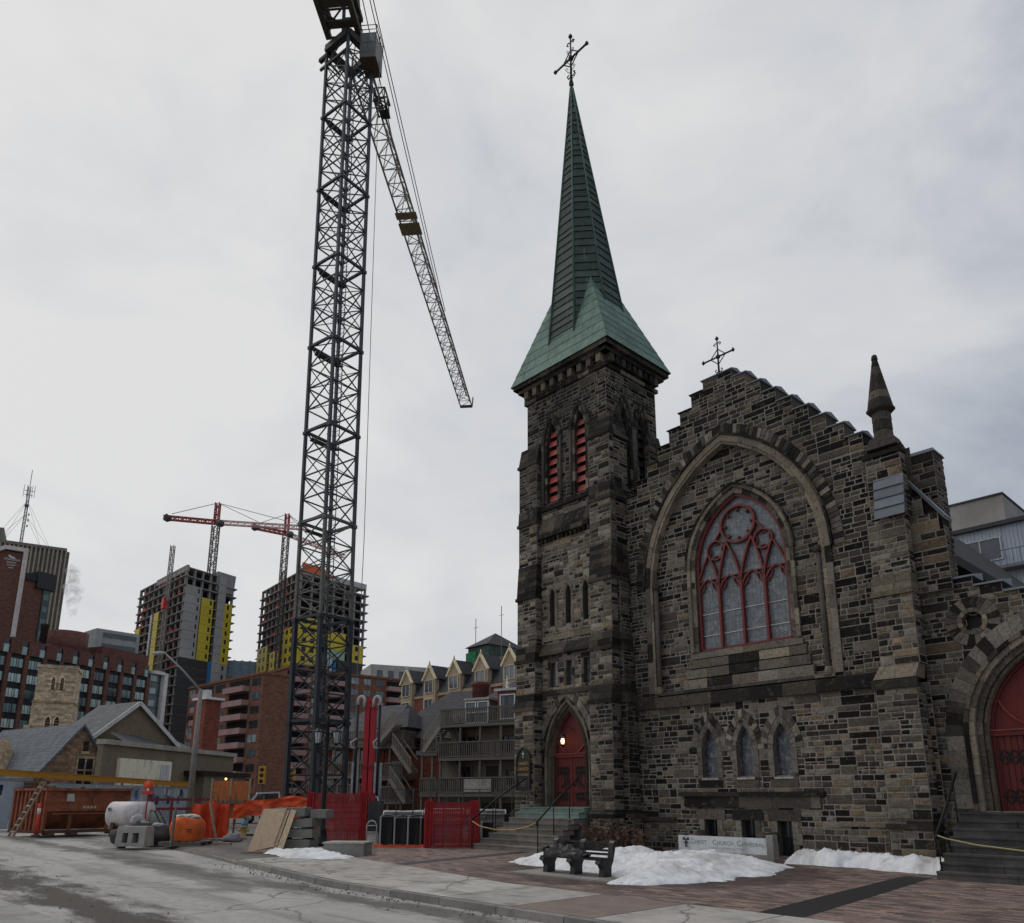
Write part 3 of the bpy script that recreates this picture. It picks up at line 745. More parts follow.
for c, z0, z1 in BAS:
    f = MB()
    course(f, MG, c-.5, c+.5, z1, z1+.3, .05, 0, MIXC, 1.2)
    for sg in (-1, 1):
        for k in range(3): course(f, MG, *sorted((c+sg*.22, c+sg*(.5 if k % 2 else .4))), z0+.31*k, z0+.31*(k+1)-.01, .045, 0, MIXC, 1)
        f.face([MG(c+sg*.22, z0, .03), MG(c+sg*.22, z1, .03), MG(c+sg*.22, z1, -.26), MG(c+sg*.22, z0, -.26)], (.12, .105, .09))
    f.face([MG(c-.22, z1, .03), MG(c+.22, z1, .03), MG(c+.22, z1, -.26), MG(c-.22, z1, -.26)], (.09, .08, .07))
    bo = part(f, 'basement_window', M['stone'], church)
    p = MB(); p.face([MG(c-.22, z0, -.22), MG(c+.22, z0, -.22), MG(c+.22, z1, -.22), MG(c-.22, z1, -.22)], (.02, .025, .032))
    for x in (-.2, -.02, .16): p.hexa([MG(c+x, z0, -.22), MG(c+x+.04, z0, -.22), MG(c+x+.04, z0, -.18), MG(c+x, z0, -.18), MG(c+x, z1, -.22), MG(c+x+.04, z1, -.22), MG(c+x+.04, z1, -.18), MG(c+x, z1, -.18)], (.02, .022, .026))
    p.hexa([MG(c-.2, .6, -.22), MG(c+.2, .6, -.22), MG(c+.2, .6, -.175), MG(c-.2, .6, -.175), MG(c-.2, .64, -.22), MG(c+.2, .64, -.22), MG(c+.2, .64, -.175), MG(c-.2, .64, -.175)], (.02, .022, .026))
    part(p, 'glass', M['glass'], bo)
def course_part(name, *a, **k):
    q = MB(); course(q, *a, **k); return part(q, name, M['stone'], church)
course_part('string_course', MG, -9.2, -.9, 4.5, 4.9, .14, .07, DARK, 1.05)
course_part('string_course', MG, -8.0, -2.0, 4.9, 5.02, .1, .03, [(.2, .17, .13), (.09, .08, .07), (.05, .044, .04)], 1.4)
course_part('string_course', MG, -7.3, -2.6, 1.72, 1.86, .16, .05, DARK+[(.1, .088, .075)], 1.2)
course_part('string_course', MG, -7.15, -2.75, 1.4, 1.72, .08, 0, MIXC[:1]+DARK+[(.1, .088, .075)], 1.0)
course_part('string_course', MG, -2.3, -.9, .95, 1.1, .09, .05, BUFF[2:], 1.3)
course_part('string_course', MG, -9.2, -7.5, .95, 1.1, .09, .05, BUFF[2:]+DARK, 1.3)
LEAD = (.17, .19, .22)
for k, (t_, w_) in enumerate(zip(st_t, st_w)):
    w0 = st_w[k-1] if k else 0
    for sg in ((1, -1) if k else (1,)):
        x0, x1 = (GC-.12+sg*w0, GC-.12+sg*w_) if k else (GC-.12-w_, GC-.12+w_)
        x0, x1 = sorted((x0, x1))
        if x0 > -.35 or x1 < -9.2: continue
        c = LEAD if sg > 0 else (.05, .045, .042)
        e = .05; q = MB(); h_ = .13 if sg > 0 or not k else .16
        x0b, x1b = (x0, x1+e) if sg > 0 else (x0-e, x1)
        if not k: x0b = x0-e
        # a saddle: low eaves front and back, ridge along the middle of the wall
        q.mesh([(x0b, -e-.02, t_), (x1b, -e-.02, t_), (x1b, .76, t_), (x0b, .76, t_), (x0b, -e-.02, t_+.03), (x1b, -e-.02, t_+.03), (x1b, .76, t_+.03), (x0b, .76, t_+.03), (x0b, .3, t_+h_+.02), (x1b, .3, t_+h_+.02)],
               [(3, 2, 1, 0), (0, 1, 5, 4), (2, 3, 7, 6), (4, 5, 9, 8), (6, 7, 8, 9), (1, 2, 6, 9, 5), (3, 0, 4, 8, 7)], jit(c, .12))
        part(q, 'coping_cap', M['lead'] if sg > 0 else M['stone'], church)
def iron_cross(mb, c, h, arm, r_, scrolls=True):
    x, y, z = c; K = (.03, .03, .032); zc = z+h*.55
    mb.tube([(x, y, z), (x, y, z+h)], [r_*1.2, r_*.7], 6, K); mb.tube([(x-arm, y, zc), (x+arm, y, zc)], r_, 6, K)
    mb.sphere((x, y, zc), r_*2.6, 8, 6, K)
    for sx in (-1, 1):
        mb.lathe([(r_*.6, -r_*2), (r_*2, 0), (r_*.3, r_*3)], (x+sx*arm, y, zc), 6, K)
        for sz in (-1, 1):
            mb.tube([(x+sx*arm*.5, y, zc), (x+sx*arm*.27, y, zc+sz*arm*.22), (x, y, zc+sz*arm*.5)], r_*.55, 5, K)
            mb.tube([(x, y, z+h*(.9 if sz > 0 else .16)), (x+sx*arm*.16, y, z+h*(.93 if sz > 0 else .13)), (x+sx*arm*.24, y, z+h*(.9 if sz > 0 else .2)), (x+sx*arm*.14, y, z+h*(.86 if sz > 0 else .22))], r_*.6, 5, K)
    mb.lathe([(r_*2.2, 0), (r_*1.6, h*.05), (r_, h*.1)], (x, y, z), 8, K); mb.lathe([(r_, 0), (r_*2.2, h*.04), (r_*.2, h*.11)], (x, y, z+h), 6, K)
q = MB(); iron_cross(q, (GC-.2, .3, 15.45), 1.4, .58, .032); part(q, 'gable_cross', M['iron'], church)
# nave roof and body behind the gable
q = MB(); q.mesh([(-9.2, .7, 10.6), (GC-.12, .7, 14.9), (.6, .7, 8.3), (-9.2, 26, 10.6), (GC-.12, 26, 14.9), (.6, 26, 8.3)], [(0, 1, 4, 3), (1, 2, 5, 4)], (.032, .029, .028)); q.box(.36, .62, .7, 26, 8.02, 8.3, (.03, .027, .025)); part(q, 'nave_roof', M['slate'], church)
q = MB(); stones(q, map_r(-.3), .7, 12, 0, 9.2); stones(q, lambda a, b, d: (-9.2-d, a, b), 4.5, 12, 0, 10.6); q.face([(-9.2, 26, 0), (-.3, 26, 0), (-.3, 26, 9.2), (-5, 26, 14.8), (-9.2, 26, 10.6)], (.12, .105, .09))
q.face([(-.3, 12, 0), (-.3, 26, 0), (-.3, 26, 9.2), (-.3, 12, 9.2)], (.12, .105, .09)); q.face([(-9.2, 12, 0), (-9.2, 26, 0), (-9.2, 26, 10.6), (-9.2, 12, 10.6)], (.12, .105, .09)); part(q, 'nave_wall', M['stone'], church)
# right-hand buttress, its lead weathering, pinnacle, raking side buttress and chimney
q = MB(); MBt = mapx(0, .0)
buttress(q, MBt, -.78, .22, [(0, 1.05, .62, .12, .55), (1.17, 4.35, .55, .0, .5)], 1.0, .2)
course(q, lambda a, b, d: (a, -.55-d, b), -.84, .28, 4.35, 4.6, .1, .04, DARK, 2); 
q.hexa([(-.8, 0, 4.6), (.24, 0, 4.6), (.24, -.6, 4.6), (-.8, -.6, 4.6), (-.66, 0, 4.95), (.3, 0, 4.95), (.3, -.45, 4.95), (-.66, -.45, 4.95)], (.24, .2, .15))
buttress(q, MBt, -.62, .34, [(4.95, 6.85, .45, .42, .4), (7.27, 8.85, .32, .0, .3)], 1.25, .12, [(.2, .165, .12), (.17, .14, .105)])
buttress(q, MBt, -.5, .42, [(8.85, 10.75, .3, .14, .2)], .8, .4)
part(q, 'buttress', M['stone'], church)
q = MB()
for k in range(4):
    z0, z1 = 8.86+.29*k, 8.86+.29*(k+1); y0, y1 = -.52+.05*k, -.52+.05*(k+1)
    q.hexa([(-.33, y0-.03, z0-.02), (.44, y0-.03, z0-.02), (.44, y0+.03, z0), (-.33, y0+.03, z0), (-.33, y1-.0, z1), (.44, y1-.0, z1), (.44, y1+.03, z1), (-.33, y1+.03, z1)], jit((.13, .15, .175), .22)); q.box(-.33, .44, y0-.034, y0-.005, z0-.03, z0-.018, (.03, .033, .038))
part(q, 'lead_flashing', M['lead'], church)
q = MB(); pc = (-.02, -.05, 0)
q.hexa([(-.42, -.42, 10.87), (.40, -.42, 10.87), (.40, .3, 10.87), (-.42, .3, 10.87), (-.30, -.33, 11.2), (.28, -.33, 11.2), (.28, .22, 11.2), (-.30, .22, 11.2)], (.07, .06, .052))
z = 11.15
for k in range(3): q.lathe([(.235, 0), (.25, .02), (.245, .26), (.23, .28)], (pc[0], pc[1], z), 8, jit(SR.choice(DARK+MIXC[3:4]), .2), False, .5); z += .28
q.lathe([(.27, 0), (.37, .08), (.37, .14), (.33, .16)], (pc[0], pc[1], z-.02), 8, (.05, .043, .038), False, .5); z += .12
n = 6; H = 1.55
for k in range(n):
    r0, r1 = .34*(1-k/n*.8), .34*(1-(k+1)/n*.8); q.lathe([(r0, 0), (r1, H/n-.01)], (pc[0], pc[1], z), 8, jit(SR.choice(DARK+[(.16, .135, .1)]), .2), False, .5); z += H/n
q.lathe([(.09, 0), (.07, .12), (.02, .16)], (pc[0], pc[1], z-.02), 8, (.05, .045, .04), False, .5)
part(q, 'pinnacle', M['stone'], church)
q = MB()    # wall raking down to the right behind the pinnacle
rk = lambda y0, y1: (.2, .35+max(.05, min(.78, (9.95-y1)/1.6)))
stones(q, mapx(0, .12), .2, 1.15, 6.8, 9.9, lim=rk, light=.95)
q.face([(.35, .5, 9.95), (1.13, .5, 8.7), (1.13, .5, 6.8), (.2, .5, 6.8)], (.12, .1, .09)); stones(q, map_r(1.1), .12, .5, 6.8, 8.65)
part(q, 'raking_wall', M['stone'], church)
q = MB(); q.hexa([(.3, .05, 9.96), (1.16, .05, 8.64), (1.16, .55, 8.64), (.3, .55, 9.96), (.3, .02, 10.06), (1.2, .02, 8.72), (1.2, .58, 8.72), (.3, .58, 10.06)], (.16, .18, .21)); part(q, 'lead_coping', M['lead'], church)
q = MB(); cm = mapx(0, 1.2)
stones(q, cm, .05, .76, 7, 11.0, light=.8, dark=.3); stones(q, map_r(.76), 1.2, 1.9, 7, 11.0, light=.8); stones(q, map_l(.05), 1.2, 1.9, 7, 11.0); q.box(.05, .76, 1.86, 1.9, 7, 11, (.1, .09, .08))
ch = part(q, 'chimney', M['stone'], church)
q = MB(); q.hexa([(-.01, 1.14, 11.0), (.82, 1.14, 11.0), (.82, 1.96, 11.0), (-.01, 1.96, 11.0), (.03, 1.17, 11.1), (.78, 1.17, 11.1), (.78, 1.93, 11.1), (.03, 1.93, 11.1)], LEAD); part(q, 'cap', M['lead'], ch)
# aisle front on the right: raked stepped top, round window, big red portal
MW = mapx(0, .28)
POR = Arch(2.72, 1.36, 3.15, 1.32, 1.95)
OCU = (1.42, 5.92, .3)
wst = [(.3+.62*k, .3+.62*(k+1), 7.32-.262*k) for k in range(12)]
wl = lambda y0, y1: (.2, max([x1 for x0, x1, t_ in wst if t_ >= y1-.02] or [.2]))
wb = [0, .45, .9, 1.36, 1.8, 2.25, 2.7, 3.15, 3.6, 4.05, 4.43]+[wst[k][2] for k in range(11, -1, -1)]
ocu_h = lambda b: None if abs(b-OCU[1]) > .34 else (OCU[0]-math.sqrt(.34**2-(b-OCU[1])**2), OCU[0]+math.sqrt(.34**2-(b-OCU[1])**2))
q = MB(); stones(q, MW, .2, 7.7, 0, 7.32, lim=wl, holes=[POR.off(.25).hole, ocu_h], bands=wb, light=1.0, dark=.26)
q.face([(.2, .95, 0), (7.74, .95, 0), (7.74, .95, 4.43), (.2, .95, 7.32)], (.1, .09, .08)); stones(q, map_r(7.72), .28, .95, 0, 4.4); part(q, 'aisle_wall', M['stone'], church)
for x0, x1, t_ in wst:
    q = MB(); q.hexa([(x0+.02, .2, t_-.01), (x1+.05, .2, t_-.01), (x1+.05, .98, t_-.01), (x0+.02, .98, t_-.01), (x0+.02, .22, t_+.04), (x1+.05, .22, t_+.04), (x1+.05, .96, t_+.2), (x0+.02, .96, t_+.2)], jit((.16, .18, .21), .1)); part(q, 'coping_cap', M['lead'], church)
q = MB(); q.mesh([(-.3, .96, 7.1), (2.5, .96, 6.2), (7.6, .96, 4.1), (7.6, 20, 4.1), (2.5, 20, 6.2), (-.3, 20, 7.1)], [(0, 1, 4, 5), (1, 2, 3, 4)], (.05, .047, .045)); part(q, 'aisle_roof', M['slate'], church)
q = MB(); stones(q, map_r(7.6), .95, 20, 0, 4.3); part(q, 'aisle_side_wall', M['stone'], church)
def round_ring(mb, Mp, c, r0, r1, d0, d1, n, cols):
    for k in range(n):
        t0, t1 = 2*math.pi*(k+.04)/n, 2*math.pi*(k+.96)/n
        p = [(c[0]+r_*math.cos(t), c[1]+r_*math.sin(t)) for r_, t in ((r0, t0), (r0, t1), (r1, t1), (r1, t0))]
        mb.prism(p, Mp, d0, d1, jit(SR.choice(cols), .2))
q = MB(); round_ring(q, MW, OCU, .24, .34, -.2, .06, 14, BUFF); round_ring(q, MW, OCU, .34, .62, -.02, .04, 20, MIXC); oc = part(q, 'round_window', M['stone'], church)
q = MB(); q.face([MW(OCU[0]+.3*math.cos(2*math.pi*i/20), OCU[1]+.3*math.sin(2*math.pi*i/20), -.17) for i in range(20)], (.004, .004, .005)); q.ribbon(foil(OCU, .26, 4), .03, MW, -.17, -.1, (.2, .165, .12), True); part(q, 'glass', M['iron'], oc)

def hinge(mb, Mp, x, z, l, sg, d, r_=.016):
    K = (.012, .012, .013); e_ = min(1.15, l/.58)
    mb.ribbon([(x, z), (x+sg*l, z)], .05, Mp, d, d+.02, K)
    for t in (.12, .32, .52, .72):
        for s2 in (-1, 1):
            pth = [(x+sg*(l*t+.12*e_*(1-math.cos(k_*3.6))*(.5+.2*k_)), z+s2*.15*e_*math.sin(k_*3.6)*(1-.25*k_)) for k_ in [i/8*1.25 for i in range(9)]]
            mb.ribbon(pth, .03*e_, Mp, d, d+.018, K)
    for s2 in (-1, 1): mb.ribbon([(x+sg*l, z), (x+sg*(l+.05), z+s2*.06), (x+sg*(l-.02), z+s2*.13*e_), (x+sg*(l-.1), z+s2*.1*e_)], .03*e_, Mp, d, d+.018, K)
def vine(mb, Mp, x, z, h, sg, d):
    K = (.012, .012, .013); p = []
    for i in range(15):
        t = i/14; p.append((x+sg*h*(.12+.34*math.sin(t*math.pi*1.1)), z-h*t))
    mb.ribbon(p, .045*h/.6, Mp, d, d+.018, K)
    for i in (3, 6, 9, 12):
        for s2 in (-1, 1):
            c = p[i]; f_ = h/.5; mb.ribbon([c, (c[0]+s2*.06*f_, c[1]+.04*f_), (c[0]+s2*.11*f_, c[1]-.01*f_), (c[0]+s2*.09*f_, c[1]-.07*f_), (c[0]+s2*.04*f_, c[1]-.06*f_)], .03*f_, Mp, d, d+.016, K)
def portal(parent, Mp, a, depth, rings, trans_z, hz, kb, gold=None):
    q = MB(); off_ = 0; d_ = -depth
    for (w_, dd, cols, n, lh) in rings: ring(q, Mp, a.off(off_), w_, -depth-.05, dd, cols, n=n, leg_h=lh); off_ += w_
    reveal(q, Mp, a, .0, -depth, (.2, .165, .12), bottom=False); po = part(q, 'portal', M['stone'], parent)
    DR = (.14, .022, .02); D = -depth
    q = MB(); il = a.off(-.01); q.face([Mp(*p, D) for p in il.poly(12)], DR)
    # boards with grooves
    nb = int(2*a.hw/.13)
    for k in range(nb):
        x0 = a.c-a.hw+2*a.hw*k/nb; q.prism([(x0+.006, a.zb+.01), (x0+2*a.hw/nb-.006, a.zb+.01), (x0+2*a.hw/nb-.006, trans_z-.06), (x0+.006, trans_z-.06)], Mp, D, D+.035, jit(DR, .1))
    q.ribbon([(a.c-a.hw, trans_z), (a.c+a.hw, trans_z)], .13, Mp, D, D+.1, jit(DR, .1)); q.ribbon([(a.c-a.hw, trans_z+.07), (a.c+a.hw, trans_z+.07)], .03, Mp, D, D+.13, (.28, .07, .06))
    cr_ = a.hw*.86; cc = (a.c, trans_z+.12+cr_*.93)
    arcp = [(cc[0]+cr_*math.cos(t), cc[1]+cr_*math.sin(t)) for t in [2*math.pi*i/36 for i in range(36)]]
    arcp = [p for p in arcp if (a.hole(p[1]) and a.hole(p[1])[0]+.05 < p[0] < a.hole(p[1])[1]-.05 and p[1] > trans_z+.1)]
    arcp.sort(key=lambda p: math.atan2(p[1]-cc[1], p[0]-cc[0]))
    for p1, p2 in zip(arcp, arcp[1:]):
        if math.dist(p1, p2) < cr_*.5: q.ribbon([p1, p2], .045, Mp, D, D+.06, (.26, .042, .036))
    q.ribbon(a.off(-.05).outline(12), .07, Mp, D, D+.06, jit(DR, .1))
    q.prism([(a.c-.012, a.zb), (a.c+.012, a.zb), (a.c+.012, trans_z), (a.c-.012, trans_z)], Mp, D+.03, D+.052, (.10, .012, .012))
    dr = part(q, 'door', M['door'], po)
    e = D+.036
    for sg in (-1, 1):
        for z in hz: q = MB(); hinge(q, Mp, a.c+sg*a.hw*.97, z, a.hw*.72, -sg, e); part(q, 'strap_hinge', M['iron'], po)
        q = MB(); vine(q, Mp, a.c+sg*a.hw*.62, hz[-1]-.05, (hz[-1]-hz[0])*.62, -sg, e); part(q, 'iron_scroll', M['iron'], po)
    q = MB(); q.sphere((0, 0, 0), .001); q = MB()
    c = Mp(a.c+.07, a.zb+(trans_z-a.zb)*.42, D+.05); q.tube([Mp(a.c+.07, a.zb+(trans_z-a.zb)*.42, D+.03), c], .03, 8, (.02, .02, .02)); q.sphere(c, .045, 8, 6, (.02, .02, .02)); part(q, 'door_knob', M['iron'], po)
    return po
def lantern(parent, p, wallp, on=True):
    q = MB(); K = (.015, .015, .016); x, y, z = p
    q.tube([wallp, ((wallp[0]+x)/2, (wallp[1]+y)/2, wallp[2]+.14), (x, y, z+.32)], .014, 5, K); q.lathe([(.14, .14), (.1, .2), (.03, .28), (.012, .34)], p, 8, K, False); q.lathe([(.09, -.14), (.11, -.12), (.05, -.17), (.01, -.22)], p, 8, K, False)
    for k in range(4):
        t = math.pi/2*k+.4; q.bar((x+.08*math.cos(t), y+.08*math.sin(t), z-.13), (x+.12*math.cos(t), y+.12*math.sin(t), z+.14), .012, .012, K)
    o = part(q, 'hanging_lantern', M['iron'], parent)
    g_ = MB(); g_.lathe([(.05, -.1), (.07, 0), (.05, .1)], p, 8, (.95, .62, .32)); part(g_, 'lamp', M['lamp'], o)
pr = portal(church, MW, POR, .27, [(.12, -.16, BUFF[1:], 9, .5), (.14, -.06, [(.14, .12, .1), (.1, .085, .07)], 9, .45), (.13, .06, BUFF, 9, .5), (.1, .12, DARK+BUFF[2:], 10, .5), (.42, .045, MIXC, 13, .32)], 3.18, (1.72, 2.62), 0)
lantern(church, (2.45, .0, 3.75), (2.72, .52, 4.3))

# ------------------------------------------------------------------ tower
TC, TO, TW, TD = -11.45, .62, 2.1, 3.0      # centre, front plane, half width, depth
MT = mapx(0, -TO); TB = -TO+TD
DOOR = Arch(-11.56, 1.38, 3.1, .82, 1.66)
LOU = [Arch(c, 12.75, 15.2, .27, .85) for c in (-12.13, -10.66)]
SLT = [Arch(c, 7.85, 8.95, .13, .36) for c in (-12.22, -11.4, -10.55)]
SQ = [(-12.22, 5.6, 6.5), (-11.4, 5.6, 6.5), (-10.55, 5.6, 6.5)]
hs = [DOOR.off(.19).hole]+[a.hole for a in LOU+SLT]+[(lambda b, c=c, z0=z0, z1=z1: (c-.14, c+.14) if z0 <= b <= z1 else None) for c, z0, z1 in SQ]
q = MB()
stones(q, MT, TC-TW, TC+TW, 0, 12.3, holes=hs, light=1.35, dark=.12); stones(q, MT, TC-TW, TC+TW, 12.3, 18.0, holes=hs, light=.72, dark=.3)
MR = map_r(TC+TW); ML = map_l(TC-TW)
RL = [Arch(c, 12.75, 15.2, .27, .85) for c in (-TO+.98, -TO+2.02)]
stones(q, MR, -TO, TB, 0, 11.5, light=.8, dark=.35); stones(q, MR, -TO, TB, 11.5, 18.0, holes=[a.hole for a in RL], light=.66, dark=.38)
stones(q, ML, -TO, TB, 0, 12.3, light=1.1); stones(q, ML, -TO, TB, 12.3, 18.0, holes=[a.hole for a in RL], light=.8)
stones(q, lambda a, b, d: (a, TB+d, b), TC-TW, TC+TW, 10, 18.0, light=.8)
tw = part(q, 'tower_wall', M['stone'], church)
q = MB()
# buttresses: two on the front, clasping pairs at the sides
low = [(0, 1.15, .56, .14, .46), (1.3, 4.85, .46, .5, .38), (5.37, 6.65, .38, .5, .32), (7.17, 9.1, .32, 1.25, .22), (10.37, 12.1, .24, .55, .2), (12.67, 14.6, .22, .75, .06)]
for (a0, a1) in ((TC-TW-.25, TC-TW+.75), (TC+TW-.72, TC+TW+.25)): buttress(q, MT, a0, a1, low, 1.2, .14)
for Mx in (MR, ML):
    for a0, a1 in ((-TO+.06, -TO+.8), (TB-.8, TB)): buttress(q, Mx, a0, a1, low, .85, .3)
part(q, 'tower_buttress', M['stone'], church)
course_part('tower_string_course', MT, TC-TW+.8, TC+TW-.8, 5.28, 5.5, .12, .08, DARK, .8); course_part('tower_string_course', MT, TC-TW+.8, TC+TW-.8, 6.75, 7.25, .22, .4, DARK, .7)
course_part('tower_string_course', MT, TC-TW+.8, TC+TW-.8, 7.3, 7.5, .06, 0, BUFF[2:], .8)
course_part('tower_string_course', MT, TC-TW+.8, TC+TW-.8, 11.3, 11.5, .24, .02, DARK, .7); course_part('tower_string_course', MT, TC-TW+.8, TC+TW-.8, 11.5, 12.2, .2, .6, DARK+[(.14, .11, .08)], .5)
course_part('tower_string_course', MT, TC-TW+.8, TC+TW-.8, 12.45, 12.7, .1, .05, DARK, .8)
for k in range(12): x = TC-TW+.9+k*(2*TW-1.8)/11; course_part('corbel', MT, x-.06, x+.06, 11.16, 11.3, .16, 0, DARK, 1)
for Mx in (MR, ML): course_part('tower_string_course', Mx, -TO+.8, TB-.8, 11.3, 12.2, .2, .6, DARK, .6)
def tower_louvre(a, Mp, c):
    f = MB(); ring(f, Mp, a, .13, -.05, .05, MIXC+DARK, n=7, leg_h=.34); ring(f, Mp, a.off(.13), .16, -.03, .09, DARK+[(.1, .085, .07)], n=8, legs=False); reveal(f, Mp, a, .02, -.4, (.08, .07, .06)); f.face([Mp(*p, -.38) for p in a.poly(8)], (.008, .007, .007))
    for sg in (-1, 1): p = (a.c+sg*(a.hw+.2)); f.tube([Mp(p, a.zb, .06), Mp(p, a.zs, .06)], .06, 8, (.12, .1, .085))
    o = part(f, 'louvre_window', M['stone'], church)
    z = a.zb+.02; n = 8; hh = (a.zs+a.rise*.72-a.zb)/n
    for k in range(n):
        z0 = a.zb+hh*k+.05; hl = a.hole(z0+hh*.5)
        if not hl: break
        s_ = MB(); s_.hexa([Mp(hl[0], z0, -.06), Mp(hl[1], z0, -.06), Mp(hl[1], z0+.03, -.07), Mp(hl[0], z0+.03, -.07), Mp(hl[0], z0+hh*.68, -.17), Mp(hl[1], z0+hh*.68, -.17), Mp(hl[1], z0+hh*.7, -.15), Mp(hl[0], z0+hh*.7, -.15)], jit(c, .12)); part(s_, 'louvre_slat', M['paint'], o)
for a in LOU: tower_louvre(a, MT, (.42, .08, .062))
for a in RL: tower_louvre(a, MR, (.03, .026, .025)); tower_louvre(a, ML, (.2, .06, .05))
for a in SLT:
    f = MB(); ring(f, MT, a, .13, -.05, .03, [(.2, .175, .145), (.16, .14, .12)], n=6, leg_h=.4); reveal(f, MT, a, .02, -.28, (.1, .088, .075)); o = part(f, 'lancet_window', M['stone'], church)
    p = MB(); p.face([MT(*x, -.25) for x in a.poly(7)], (.02, .022, .027)); part(p, 'glass', M['leaded'], o)
for c, z0, z1 in SQ:
    f = MB(); course(f, MT, c-.28, c+.28, z1, z1+.16, .035, 0, MIXC, 2)
    for sg in (-1, 1):
        for k in range(3): course(f, MT, *sorted((c+sg*.14, c+sg*.26)), z0+.3*k, z0+.3*k+.29, .03, 0, MIXC, 1)
        f.face([MT(c+sg*.14, z0, .02), MT(c+sg*.14, z1, .02), MT(c+sg*.14, z1, -.2), MT(c+sg*.14, z0, -.2)], (.1, .09, .075))
    f.face([MT(c-.14, z1, .02), MT(c+.14, z1, .02), MT(c+.14, z1, -.2), MT(c-.14, z1, -.2)], (.08, .07, .06)); o = part(f, 'square_window', M['stone'], church)
    p = MB(); p.face([MT(c-.14, z0, -.16), MT(c+.14, z0, -.16), MT(c+.14, z1, -.16), MT(c-.14, z1, -.16)], (.14, .15, .17)); part(p, 'glass', M['leaded'], o)
portal(church, MT, DOOR, .28, [(.1, -.17, BUFF[1:], 8, .5), (.1, -.07, [(.15, .13, .1), (.1, .085, .07)], 8, .5), (.09, .04, BUFF, 8, .5), (.07, .1, DARK+BUFF[2:], 9, .6), (.26, .045, MIXC, 12, .3)], 3.12, (1.72, 2.6), 0)
lantern(church, (-11.78, -TO-.02, 3.62), (-11.5, -TO+.26, 4.0))
# cornice with corbels
q = MB()
for z0, z1, e, cl in ((17.35, 17.5, .1, BUFF[2:]+DARK), (17.86, 18.02, .28, DARK), (18.02, 18.2, .42, DARK)):
    course(q, MT, TC-TW-e, TC+TW+e, z0, z1, e, 0, cl, .7); course(q, MR, -TO-e+.01, TB+e, z0, z1, e, 0, cl, .7); course(q, ML, -TO-e+.01, TB+e, z0, z1, e, 0, cl, .7)
for k in range(9):
    x = TC-TW+.15+k*(2*TW-.3)/8; course(q, MT, x-.11, x+.11, 17.55, 17.86, .24, 0, BUFF[1:], 1); y = -TO+.15+k*(TD-.3)/8
    course(q, MR, y-.11, y+.11, 17.55, 17.86, .24, 0, DARK, 1); course(q, ML, y-.11, y+.11, 17.55, 17.86, .24, 0, BUFF[1:], 1)
part(q, 'cornice', M['stone'], church)
# broach roof of pale copper, with the darker octagonal spire rising out of it
tcx, tcy = TC, -TO+TD/2; hx, hy = TW+.52, TD/2+.46; APZ = 33.9
def sp_c(z): t = (z-18)/16; return tcx-.70*t, tcy
q = MB(); n = 14; top = 25.0; zb_ = 18.2
for k in range(n):
    t0, t1 = k/n, (k+1)/n; z0, z1 = zb_+(top-zb_)*t0, zb_+(top-zb_)*t1; c0, c1 = sp_c(z0), sp_c(z1); e = .012
    A = [(c0[0]+sx*(hx*(1-t0)+e), c0[1]+sy*(hy*(1-t0)+e), z0) for sx, sy in ((-1, -1), (1, -1), (1, 1), (-1, 1))]; B = [(c1[0]+sx*hx*(1-t1), c1[1]+sy*hy*(1-t1), z1) for sx, sy in ((-1, -1), (1, -1), (1, 1), (-1, 1))]
    for i in range(4): q.face([A[i], A[(i+1) % 4], B[(i+1) % 4], B[i]], jit((.135, .215, .175), .14))
q.face([(tcx-hx, tcy-hy, 18.2), (tcx+hx, tcy-hy, 18.2), (tcx+hx, tcy+hy, 18.2), (tcx-hx, tcy+hy, 18.2)], (.03, .03, .03))
part(q, 'broach_roof', M['copper'], church)
q = MB(); z = 19.0; zt = 33.9; r_in = lambda z: 1.5*(zt-z)/(zt-21.0); K = 1/math.cos(math.pi/8); crs = 38
zc_ = [0.]
for k in range(crs): zc_.append(zc_[-1]+rnd.uniform(.75, 1.3))
for k in range(crs):
    z0, z1 = 19+(zt-.25-19)*zc_[k]/zc_[-1], 19+(zt-.25-19)*zc_[k+1]/zc_[-1]; c0, c1 = sp_c(z0), sp_c(z1); vs = []
    for zz, cc, e in ((z0, c0, .035), (z0+.02, c0, .035), (z1, c1, 0)):
        for i in range(8):
            t = math.pi/4*(i+.5); rr = (r_in(zz)+e)*K; vs.append((cc[0]+rr*math.cos(t), cc[1]+rr*math.sin(t)*.92, zz))
    base = jit((.06, .088, .074) if k % 2 else (.04, .062, .053), .22)
    for a in range(2):
        for i in range(8): q.mesh([vs[a*8+i], vs[a*8+(i+1) % 8], vs[a*8+8+(i+1) % 8], vs[a*8+8+i]], [(0, 1, 2, 3)], jit(base, .1))
for i in range(8):      # rolls on the hips
    t = math.pi/4*(i+.5); pts = []
    for zz in (19.5, 26, 33.5): cc = sp_c(zz); rr = (r_in(zz)+.02)*K; pts.append((cc[0]+rr*math.cos(t), cc[1]+rr*math.sin(t)*.92, zz))
    q.tube(pts, [.05, .04, .03], 6, (.085, .135, .115))
q.lathe([(.06, 0), (.12, .1), (.05, .3), (.03, .6)], (*sp_c(33.6), 33.6), 8, (.05, .08, .07))
part(q, 'spire', M['copper'], church)
q = MB(); cc = sp_c(33.8); iron_cross(q, (cc[0], cc[1], 33.8), 2.6, 1.0, .05)
